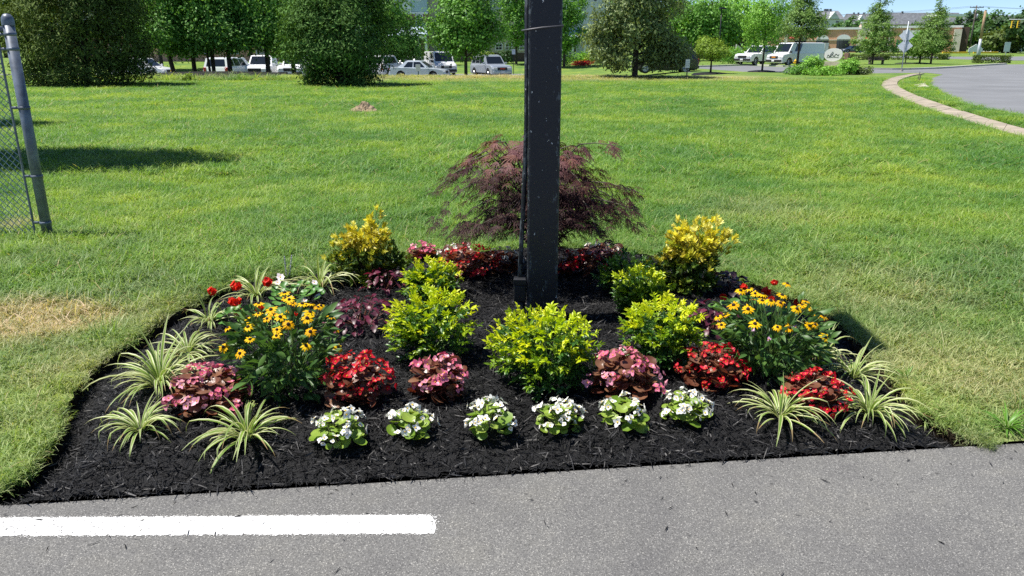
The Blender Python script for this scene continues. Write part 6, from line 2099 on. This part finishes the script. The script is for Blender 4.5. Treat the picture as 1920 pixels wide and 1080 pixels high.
def car(name, label, cat, loc_, head, kind, col, plate=True, emblem=None, group="parked vehicles", grille='dark_trim'):
    """x is forward, y to the left; built from a lofted lower body and a tapered cabin"""
    P_ = {'sedan': dict(L=4.6, W=1.76, hb=0.88, H=1.45, r=0.32, gc=0.20, hood=0.80, ws0=1.05, ws1=0.30, rf=-0.95, rb=-1.75, tail=0.96, cabw=0.20),
          'suv': dict(L=4.85, W=1.90, hb=1.08, H=1.80, r=0.38, gc=0.26, hood=1.02, ws0=1.05, ws1=0.45, rf=-2.0, rb=-2.32, tail=1.08, cabw=0.14),
          'crossover': dict(L=4.5, W=1.85, hb=1.02, H=1.66, r=0.36, gc=0.23, hood=0.92, ws0=1.15, ws1=0.40, rf=-1.6, rb=-2.15, tail=1.04, cabw=0.18),
          'minivan': dict(L=5.0, W=1.98, hb=1.04, H=1.74, r=0.34, gc=0.20, hood=0.98, ws0=1.55, ws1=0.75, rf=-2.2, rb=-2.42, tail=1.06, cabw=0.15),
          'van': dict(L=5.7, W=2.0, hb=1.18, H=2.12, r=0.37, gc=0.28, hood=1.10, ws0=1.95, ws1=1.35, rf=-2.78, rb=-2.84, tail=1.2, cabw=0.10),
          'pickup': dict(L=5.6, W=1.98, hb=1.12, H=1.88, r=0.40, gc=0.34, hood=1.12, ws0=1.05, ws1=0.45, rf=-0.75, rb=-1.05, tail=1.12, cabw=0.15)}[kind]
    L, W, hb, H, r_, gc = P_['L'], P_['W'], P_['hb'], P_['H'], P_['r'], P_['gc']
    t = thing(name, label, cat, loc_, head, group)
    pm = PAINT[col]
    f, b = L / 2, -L / 2
    out = [(f - 0.10, gc), (f, gc + 0.12), (f - 0.01, P_['hood'] * 0.72), (f - 0.14, P_['hood'] * 0.92), (f - 0.45, P_['hood']), (P_['ws0'], hb), (0, hb + 0.01), (P_['rb'], P_['tail']),
           (b + 0.06, P_['tail'] - 0.06), (b, P_['tail'] * 0.7), (b + 0.02, gc + 0.14), (b + 0.12, gc)]
    ax = [f - 0.92 if kind != 'van' else f - 1.0, b + 0.95 if kind != 'van' else b + 1.25]
    # wheel arches cut into the outline's lower edge
    low = []
    for xc in (ax[1], ax[0]):
        for k in range(7):
            a = math.pi - math.pi * k / 6
            low.append((xc + (r_ + 0.07) * math.cos(a), max(gc, r_ + (r_ + 0.07) * math.sin(a))))
    poly = out + low
    n = len(poly)
    cx = sum(p_[0] for p_ in poly) / n
    def ring(y, s):
        return [((p_[0]) * s, y, 0.62 + (p_[1] - 0.62) * (1 - (1 - s) * 2.2)) for p_ in poly]
    mb = MB()
    ys = [(-W / 2, 0.965), (-W / 2 + 0.07, 0.99), (-W / 2 + 0.20, 1.0), (W / 2 - 0.20, 1.0), (W / 2 - 0.07, 0.99), (W / 2, 0.965)]
    vs = [v for y, s in ys for v in ring(y, s)]
    fs = []
    for i in range(len(ys) - 1):
        for k in range(n):
            k2 = (k + 1) % n
            fs.append((i * n + k, i * n + k2, (i + 1) * n + k2, (i + 1) * n + k))
    mb.add(vs, fs)
    for i, rev in ((0, False), (len(ys) - 1, True)):
        pv = [Vector((v[0], v[2], 0)) for v in vs[i * n:(i + 1) * n]]
        for tr in mgeo.tessellate_polygon([pv]):
            mb.f.append(tuple(i * n + q for q in tr)); mb.m.append(0)
    me = mb.mesh("body", pm)
    bm = bmesh.new(); bm.from_mesh(me); bmesh.ops.recalc_face_normals(bm, faces=bm.faces); bm.to_mesh(me); bm.free()
    obj("body", me, t)
    mb = MB()
    mb.box((0, 0, gc + 0.12), (L * 0.9, W * 0.80, 0.3))
    obj("underbody", mb.mesh("underbody", M['dark_trim']), t)
    # cabin
    c = P_['cabw']
    zb_ = hb - 0.06
    ww, wt = W / 2 - 0.05, W / 2 - 0.05 - c
    bot = [(P_['ws0'] + 0.05, zb_), (P_['rb'] - 0.02, zb_)]
    tp = [(P_['ws1'], H - 0.04), (P_['rf'], H - 0.05)]
    tc_ = [(P_['ws1'] - 0.18, H), (P_['rf'] + 0.15, H)]
    vs = [(bot[0][0], -ww, zb_), (bot[0][0], ww, zb_), (bot[1][0], ww, zb_), (bot[1][0], -ww, zb_),
          (tp[0][0], -wt, tp[0][1]), (tp[0][0], wt, tp[0][1]), (tp[1][0], wt, tp[1][1]), (tp[1][0], -wt, tp[1][1]),
          (tc_[0][0], -wt + 0.12, H), (tc_[0][0], wt - 0.12, H), (tc_[1][0], wt - 0.12, H), (tc_[1][0], -wt + 0.12, H)]
    fs = [(0, 1, 5, 4), (1, 2, 6, 5), (2, 3, 7, 6), (3, 0, 4, 7), (4, 5, 9, 8), (5, 6, 10, 9), (6, 7, 11, 10), (7, 4, 8, 11), (8, 9, 10, 11)]
    mb = MB(); mb.add(vs, fs)
    obj("cabin", mb.mesh("cabin", pm), t)
    V8 = [Vector(v) for v in vs[:8]]
    def pane(nm, a, b_, c_, d, u0, u1, v0, v1, off=0.012):
        def q(u, v): return (a.lerp(b_, u)).lerp(d.lerp(c_, u), v)
        nn = (b_ - a).cross(d - a).normalized()
        p4 = [q(u0, v0), q(u1, v0), q(u1, v1), q(u0, v1)]
        mb = MB(); mb.add([p_ + nn * off for p_ in p4] + [p_ - nn * 0.02 for p_ in p4], [(0, 1, 2, 3), (0, 4, 5, 1), (1, 5, 6, 2), (2, 6, 7, 3), (3, 7, 4, 0)])
        return obj(nm, mb.mesh(nm, M['car_glass']), t)
    pane("windscreen", V8[0], V8[1], V8[5], V8[4], 0.06, 0.94, 0.16, 0.93)
    if kind != 'van':
        pane("rear_window", V8[2], V8[3], V8[7], V8[6], 0.10, 0.90, 0.22, 0.90)
    splits = {'sedan': [(0.10, 0.47), (0.51, 0.80)], 'suv': [(0.12, 0.40), (0.43, 0.68), (0.72, 0.95)], 'crossover': [(0.12, 0.42), (0.46, 0.74), (0.77, 0.90)], 'minivan': [(0.16, 0.40), (0.43, 0.68), (0.71, 0.95)],
              'van': [(0.14, 0.30)], 'pickup': [(0.14, 0.55), (0.60, 0.92)]}[kind]
    for u0, u1 in splits:
        pane("side_window", V8[1], V8[2], V8[6], V8[5], u0, u1, 0.22, 0.90)
        pane("side_window", V8[3], V8[0], V8[4], V8[7], 1 - u1, 1 - u0, 0.22, 0.90)
    for xw in ax:
        wheel(t, xw, W / 2 - 0.02, r_, -1 * -1)
        wheel(t, xw, -W / 2 + 0.02, r_, -1)
    zl = P_['hood'] * 0.74
    for s in (-1, 1):
        mb = MB(); mb.bbox((f - 0.07, s * (W / 2 - 0.30), zl), (0.16, 0.36, 0.17), 0.03)
        obj("headlight", mb.mesh("headlight", M['lamp_clear']), t)
        mb = MB(); mb.bbox((b + 0.05, s * (W / 2 - 0.17), P_['tail'] * 0.80), (0.12, 0.20, 0.26 if kind in ('sedan', 'crossover') else 0.42), 0.02)
        obj("tail_light", mb.mesh("tail_light", M['lamp_red']), t)
        mb = MB(); mb.bbox((P_['ws0'] - 0.15, s * (W / 2 + 0.08), hb + 0.10), (0.12, 0.20, 0.15), 0.03)
        obj("mirror", mb.mesh("mirror", pm if kind != 'van' else M['dark_trim']), t)
    mb = MB(); mb.bbox((f - 0.025, 0, zl - 0.02), (0.08, W - 1.0, 0.24), 0.02)
    gr_ = obj("grille", mb.mesh("grille", M[grille]), t)
    if emblem:
        mb = MB(); mb.box((f + 0.02, 0, zl), (0.02, 0.46, 0.11)); obj("emblem", mb.mesh("emblem", M[emblem]), gr_)
    big = kind in ('van', 'pickup')
    mb = MB(); mb.bbox((f - 0.03, 0, gc + 0.20), (0.20, W - 0.12, 0.22), 0.04)
    obj("bumper", mb.mesh("bumper", M['dark_trim'] if big else pm), t)
    mb = MB(); mb.bbox((b + 0.04, 0, gc + 0.22), (0.18, W - 0.14, 0.20), 0.04)
    obj("bumper", mb.mesh("bumper", M['dark_trim'] if big else pm), t)
    if plate:
        mb = MB(); mb.box((f + 0.085, 0, gc + 0.22), (0.012, 0.32, 0.15)); obj("number_plate", mb.mesh("number_plate", M['trim']), t)
        mb = MB(); mb.box((b - 0.062, 0, gc + 0.30), (0.012, 0.32, 0.15)); obj("number_plate", mb.mesh("number_plate", M['trim']), t)
    if kind == 'suv':
        for s in (-1, 1):
            mb = MB(); mb.tube([(P_['ws1'] - 0.25, s * (wt - 0.10), H + 0.04), (P_['rf'] + 0.2, s * (wt - 0.10), H + 0.04)], 0.02, 6)
            for x in (P_['ws1'] - 0.3, P_['rf'] + 0.3):
                mb.box((x, s * (wt - 0.10), H + 0.015), (0.10, 0.03, 0.05))
            obj("roof_rail", mb.mesh("roof_rail", M['steel']), t)
    if kind == 'pickup':
        mb = MB(); mb.box(((P_['rb'] + b) / 2 + 0.02, 0, hb + 0.004), (P_['rb'] - b - 0.35, W - 0.35, 0.012)); obj("load_bed", mb.mesh("load_bed", M['dark_trim']), t)
    return t
def cpos(px, Y, dz=0.02):
    x = atd(px, 120, Y).x
    return Vector((x, Y, tzf(x, Y) + dz))
car("parked_car", "white crossover with its nose out from behind the olive evergreen", "car", cpos(268, 63), R(-8), 'crossover', 'white')
car("parked_minivan", "white minivan seen from behind through the shaded trees", "minivan", cpos(432, 60), R(84), 'minivan', 'white')
car("parked_pickup", "white pickup truck facing the lawn with dark grille", "pickup truck", cpos(494, 63), R(-87), 'pickup', 'white')
car("parked_pickup", "white truck half hidden by the rounded evergreen", "pickup truck", cpos(556, 64), R(-86), 'pickup', 'white')
car("parked_car", "white SUV seen from behind, beside the silver sedan", "car", cpos(722, 69), R(75), 'suv', 'white')
car("parked_car", "white car seen over the roof of the silver sedan", "car", cpos(774, 79), R(80), 'crossover', 'white')
car("parked_car", "pale silver sedan seen from the side, facing right", "car", cpos(786, 64), R(-9), 'sedan', 'pale')
vn = car("parked_van", "white cargo van facing the lawn behind the silver sedan", "van", cpos(824, 74), R(-72), 'van', 'white', emblem='chrome')
car("parked_car", "silver grey SUV with red grille emblem left of the post", "car", cpos(920, 69), R(-64), 'suv', 'silver', emblem='lamp_red')
car("parked_car", "black SUV behind the drooping tree", "car", cpos(1246, 60), R(176), 'suv', 'black')
car("parked_pickup", "white pickup facing left behind the slender young tree", "pickup truck", cpos(1422, 80), R(218), 'pickup', 'white')
car("parked_pickup", "white truck between the pickup and the white van", "pickup truck", cpos(1458, 88), R(225), 'pickup', 'white')
car("parked_van", "white cargo van with black front beside the pin oak", "van", cpos(1490, 76), R(208), 'van', 'white', emblem='lamp_amber')
car("parked_car", "dark blue car before the arched shop window", "car", cpos(1595, 168), R(185), 'sedan', 'blue')
car("parked_car", "white car before the shops behind the diamond signs", "car", cpos(1686, 168), R(160), 'sedan', 'white')

# ================================================================== SIGNS, POLES, STREET THINGS
def pole_obj(name, parent, z1, r0, r1, mat, n=8):
    mb = MB(); mb.tube([(0, 0, -0.3), (0, 0, z1)], [r0, r1], n)
    return obj(name, mb.mesh(name, mat, True), parent)
# two diamond signs seen from behind
b = Vector((at(1690, 134).x, at(1690, 134).y, 0))
t = thing("road_sign", "two grey diamond road signs on one post, seen from behind", "road sign", b, R(-30))
pole_obj("post", t, 3.45, 0.035, 0.035, M['steel'])
mb = MB(); mb.tube([(0, 0, -0.1), (0, 0, 0.12)], 0.12, 10); obj("footing", mb.mesh("footing", M['concrete']), t)
for zc in (wz(67, b.y, 1700) , wz(86, b.y, 1700)):
    mb = MB()
    h = 0.50
    mb.prism([(-h, zc), (0, zc - h), (h, zc), (0, zc + h)], 0.040, 0.052)
    s_ = obj("sign_panel", mb.mesh("sign_panel", M['sign_back']), t)
    mb = MB(); mb.box((0, -0.045, zc), (0.10, 0.012, 0.25)); obj("bracket", mb.mesh("bracket", M['steel']), s_)
# small white sign on a stake
b = at(1287, 152)
t = thing("small_sign", "small white sign on a wooden stake on the far lawn", "sign", b)
mb = MB(); mb.box((0, 0, 0.35), (0.05, 0.05, 0.9)); obj("stake", mb.mesh("stake", M['wood_pole']), t)
mb = MB(); mb.bbox((0, -0.035, 0.85), (0.22, 0.02, 0.42), 0.006); obj("sign_panel", mb.mesh("sign_panel", M['white_paint']), t)
mb = MB()
for k in range(3): mb.box((0, -0.048, 0.95 - 0.09 * k), (0.14, 0.004, 0.02))
obj("print", mb.mesh("print", M['steel']), t)
# sign on a green post before the sedan
b = gbase(783, 44)
t = thing("parking_sign", "pale sign on a thin green post before the silver sedan", "sign", b)
zc = wz(127, 44, 783) - b.z
mb = MB(); mb.box((0, 0, zc / 2), (0.05, 0.04, zc + 0.3)); obj("post", mb.mesh("post", plain("green_post", (0.03, 0.09, 0.07), 0.6)), t)
mb = MB(); mb.bbox((0, -0.035, zc), (0.26, 0.012, 0.36), 0.004); obj("sign_panel", mb.mesh("sign_panel", M['sign_back']), t)
b = gbase(963, 76)
t = thing("parking_sign", "thin sign post left of the black post, behind the silver SUV", "sign", b)
mb = MB(); mb.box((0, 0, 1.1), (0.06, 0.05, 2.6)); obj("post", mb.mesh("post", M['black']), t)
mb = MB(); mb.bbox((0, -0.04, 2.1), (0.32, 0.012, 0.46), 0.004); obj("sign_panel", mb.mesh("sign_panel", M['sign_back']), t)
# oval sign with a flowing script on brick piers
b = gbase(1563, 78)
t = thing("oval_sign", "white oval sign with dark script on a low stand", "sign", b, R(-38))
mb = MB(); n = 28
rx, rz_ = 0.88, 0.62
zc = 1.02
fr = [(rx * math.cos(2 * math.pi * k / n), -0.08, zc + rz_ * math.sin(2 * math.pi * k / n)) for k in range(n)]
bk = [(v[0], 0.08, v[2]) for v in fr]
mb.add(fr + bk, [tuple(range(n)), tuple(range(2 * n - 1, n - 1, -1))] + [(k, k + n, (k + 1) % n + n, (k + 1) % n) for k in range(n)])
obj("oval_panel", mb.mesh("oval_panel", M['white_paint']), t)
mb = MB()
sc_ = [(-0.55 + 1.1 * u, -0.088, zc - 0.05 + 0.12 * math.sin(u * 19) * (1 - u * 0.4) + 0.18 * (u - 0.5)) for u in np.linspace(0, 1, 48)]
mb.tube(sc_, 0.022, 4)
mb.tube([(-0.60, -0.088, zc - 0.26), (0.0, -0.088, zc - 0.20), (0.55, -0.088, zc - 0.24)], 0.014, 4)
mb.tube([(-0.34, -0.088, zc - 0.26), (-0.24, -0.088, zc + 0.05), (-0.05, -0.088, zc + 0.30), (0.02, -0.088, zc + 0.18), (-0.20, -0.088, zc - 0.1)], 0.018, 4)
obj("script", mb.mesh("script", M['dark_trim']), t)
mb = MB(); mb.bbox((0, 0, 0.12), (2.3, 0.5, 0.5), 0.02); obj("plinth", mb.mesh("plinth", M['concrete']), t)
mb = MB(); mb.bbox((1.25, 0.1, 0.55), (0.42, 0.5, 1.3), 0.02); obj("brick_pier", mb.mesh("brick_pier", M['brick_red']), t)
# fire hydrant
b = gbase(1493, 74)
t = thing("fire_hydrant", "yellow fire hydrant beside the pin oak trunk", "hydrant", b)
mb = MB()
prof = [(0.16, 0.0), (0.16, 0.05), (0.10, 0.06), (0.10, 0.42), (0.13, 0.44), (0.13, 0.50), (0.10, 0.56), (0.04, 0.63), (0.03, 0.68)]
n = 12
mb.add([(r_ * math.cos(2 * math.pi * k / n), r_ * math.sin(2 * math.pi * k / n), z) for r_, z in prof for k in range(n)],
       [(i * n + k, i * n + (k + 1) % n, (i + 1) * n + (k + 1) % n, (i + 1) * n + k) for i in range(len(prof) - 1) for k in range(n)] + [tuple((len(prof) - 1) * n + k for k in range(n))])
obj("barrel", mb.mesh("barrel", M['yellow'], True), t)
for d in ((-1, 0), (1, 0), (0, -1)):
    mb = MB(); mb.tube([(0.08 * d[0], 0.08 * d[1], 0.34), (0.19 * d[0], 0.19 * d[1], 0.34)], 0.06, 8); obj("nozzle", mb.mesh("nozzle", M['yellow']), t)
# yellow bollards by the crossover
for px, Y, h, lab in ((318, 60, 1.05, "tall yellow bollard beside the white crossover"), (311, 60.5, 0.6, "short yellow bollard at the crossover's bumper")):
    b = gbase(px, Y)
    t = thing("bollard", lab, "bollard", b)
    mb = MB(); mb.tube([(0, 0, -0.1), (0, 0, h - 0.04), (0, 0, h)], [0.09, 0.09, 0.05], 10); obj("pipe", mb.mesh("pipe", M['yellow'], True), t)
    mb = MB(); mb.tube([(0, 0, h * 0.62), (0, 0, h * 0.62 + 0.08)], 0.093, 10); obj("band", mb.mesh("band", M['white_paint']), t)
# low grey wall / bench
b = gbase(1645, 86)
t = thing("low_bench", "low grey bench behind the pin oak", "bench", b)
mb = MB(); mb.bbox((0, 0, 0.42), (1.65, 0.45, 0.10), 0.01); obj("seat", mb.mesh("seat", M['wood_pole']), t)
mb = MB(); mb.bbox((0, 0.22, 0.60), (1.65, 0.06, 0.26), 0.01); obj("backrest", mb.mesh("backrest", M['wood_pole']), t)
for x in (-0.7, 0.7):
    mb = MB(); mb.box((x, 0, 0.17), (0.10, 0.42, 0.42)); obj("leg", mb.mesh("leg", M['wood_pole']), t)
# poles
b = gbase(1834, 112)
t = thing("rusty_pole", "thick pole with rusty upper half and grey foot", "pole", b)
zt_ = wz(20, 112, 1840) - b.z
zm = wz(73, 112, 1840) - b.z
mb = MB(); mb.tube([(0, 0, -0.3), (0, 0, zm)], [0.22, 0.18], 10); obj("lower_pole", mb.mesh("lower_pole", M['steel'], True), t)
mb = MB(); mb.tube([(0, 0, zm), (0, 0, zt_)], [0.178, 0.15], 10); obj("upper_pole", mb.mesh("upper_pole", M['rust'], True), t)
Yw = 190
b = gbase(1816, Yw)
t = thing("utility_pole", "dark wooden utility pole with crossarms", "utility pole", b)
zt_ = wz(10, Yw, 1820) - b.z
pole_obj("pole", t, zt_, 0.20, 0.13, M['wood_pole'])
arms = []
for dz_, w_ in ((0.5, 1.6), (1.7, 1.4), (3.3, 1.2)):
    mb = MB(); mb.box((0, -0.18, zt_ - dz_), (w_ * 2, 0.12, 0.14))
    for s in (-1, -0.5, 0.5, 1):
        mb.tube([(s * w_ * 0.92, -0.18, zt_ - dz_ + 0.07), (s * w_ * 0.92, -0.18, zt_ - dz_ + 0.30)], 0.05, 6)
    obj("crossarm", mb.mesh("crossarm", M['wood_pole']), t)
mb = MB(); mb.tube([(0.42, -0.1, zt_ - 2.9), (0.42, -0.1, zt_ - 1.9)], 0.24, 10); obj("transformer", mb.mesh("transformer", M['steel'], True), t)
b2 = gbase(1290, 210)
t2 = thing("utility_pole", "utility pole far behind the large trees", "utility pole", b2)
zt2 = 10.0
pole_obj("pole", t2, zt2, 0.2, 0.13, M['wood_pole'])
mb = MB(); mb.box((0, -0.18, zt2 - 0.5), (3.2, 0.12, 0.14)); obj("crossarm", mb.mesh("crossarm", M['wood_pole']), t2)
for k, (dz_, s) in enumerate(((0.2, -1.45), (0.2, 1.45), (3.0, 0.0))):
    a = Vector((b.x + s, b.y - 0.18, b.z + zt_ - dz_)); c_ = Vector((b2.x + s, b2.y - 0.18, b2.z + zt2 - dz_))
    e_ = a + (a - c_) * 0.8
    mb = MB()
    for p0, p1 in ((c_, a), (a, e_)):
        mb.tube([p0.lerp(p1, u) + Vector((0, 0, -2.2 * 4 * u * (1 - u) * 0.6)) for u in np.linspace(0, 1, 17)], 0.022, 4, 0, False)
    tag(obj("power_line", mb.mesh("power_line", M['dark_trim'])), ["upper power line strung past the utility pole", "second power line strung past the utility pole", "lowest cable strung past the utility pole"][k], "cable", "power lines")
# street light behind the driveway
b = gbase(1347, 100)
t = thing("street_light", "slim dark street light before the large trees", "street light", b)
zt_ = wz(16, 100, 1347) - b.z
pole_obj("pole", t, zt_, 0.08, 0.06, M['black'])
mb = MB(); mb.bbox((0, -0.3, zt_), (0.7, 0.9, 0.18), 0.03); obj("lamp_head", mb.mesh("lamp_head", M['black']), t)
# traffic signals on a mast arm
Yt = 150
b = gbase(1960, Yt)
t = thing("traffic_signal", "yellow traffic signals hanging from a mast arm", "traffic signal", b)
z1 = wz(40, Yt, 1900) - b.z
pole_obj("pole", t, z1 + 0.6, 0.14, 0.11, M['steel'])
xa = wx(1884, Yt) - b.x
mb = MB(); mb.tube([(0, 0, z1 + 0.2), (xa, 0, z1 + 0.35)], [0.09, 0.06], 8); obj("mast_arm", mb.mesh("mast_arm", M['steel'], True), t)
for px in (1891, 1902):
    x = wx(px, Yt) - b.x
    mb = MB(); mb.bbox((x, -0.12, z1 - 0.55), (0.42, 0.34, 1.25), 0.03)
    h_ = obj("signal_head", mb.mesh("signal_head", M['yellow']), t)
    for k in range(3):
        mb = MB(); mb.tube([(x, -0.29, z1 - 0.15 - 0.4 * k), (x, -0.42, z1 - 0.15 - 0.4 * k)], 0.14, 10); obj("lens", mb.mesh("lens", M['dark_trim']), h_)
# tent-shaped kiosk, yellow kerb and signs across the street
b = gbase(1828, 150)
t = thing("kiosk_tent", "small white pointed sign panel across the street", "sign", b)
mb = MB(); mb.prism([(-1.3, 0.5), (1.3, 0.5), (1.3, 1.1), (0.0, 1.9), (-1.3, 1.1)], -0.06, 0.06); obj("panel", mb.mesh("panel", M['white_paint']), t)
for x in (-1.0, 1.0):
    mb = MB(); mb.box((x, 0, 0.2), (0.1, 0.1, 0.7)); obj("leg", mb.mesh("leg", M['steel']), t)
b = gbase(1886, 100)
t = thing("regulatory_sign", "white rectangular sign on a post by the street corner", "sign", b)
mb = MB(); mb.box((0, 0, 1.0), (0.06, 0.06, 2.4)); obj("post", mb.mesh("post", M['steel']), t)
mb = MB(); mb.bbox((0, -0.05, wz(88, 100, 1886) - b.z), (0.75, 0.02, 1.15), 0.006); obj("sign_panel", mb.mesh("sign_panel", M['sign_back']), t)
yk = tag(obj("yellow_kerb", None), "yellow painted kerb across the street", "kerb")
yk.location = gbase(1820, 160)
mb = MB(); mb.bbox((-3.2, 0, 0.12), (5.0, 0.3, 0.4), 0.03); mb2 = MB(); mb2.bbox((3.0, 0, 0.12), (5.0, 0.3, 0.4), 0.03)
obj("kerb_block", mb.mesh("kerb_block", M['yellow']), yk); obj("kerb_block", mb2.mesh("kerb_block", M['yellow']), yk)
# storm-drain marker stake by the road edge
b = at(1722, 156)
t = thing("marker_stake", "dark wooden stake in the grass by the road edge", "stake", b)
mb = MB(); mb.tube([(0, 0, -0.05), (0.06, 0, 0.42)], [0.025, 0.02], 6); mb.tube([(0.25, 0.6, -0.05), (0.30, 0.6, 0.50)], [0.02, 0.015], 6)
obj("stake", mb.mesh("stake", M['wood_pole']), t)
# box kerb stones heaped at the drain
for k, (px, py) in enumerate(((1726, 163), (1730, 166))):
    q = at(px, py)
    bmv = bmesh.new(); bmesh.ops.create_icosphere(bmv, subdivisions=2, radius=1)
    for v in bmv.verts:
        s_ = 1 + 0.35 * mnoise.noise(v.co * 1.7 + Vector((k * 3, 0, 0)))
        v.co = Vector((v.co.x * 0.28 * s_, v.co.y * 0.30 * s_, v.co.z * 0.10 * s_))
    me = bpy.data.meshes.new("kerb_stone"); bmv.to_mesh(me); bmv.free(); me.materials.append(M['concrete'])
    tag(obj("kerb_stone", me, None, Matrix.Translation((q.x, q.y, 0.04))), ["broken pale stone beside the marker stake", "second pale stone at the road edge below the stake"][k], "stone")
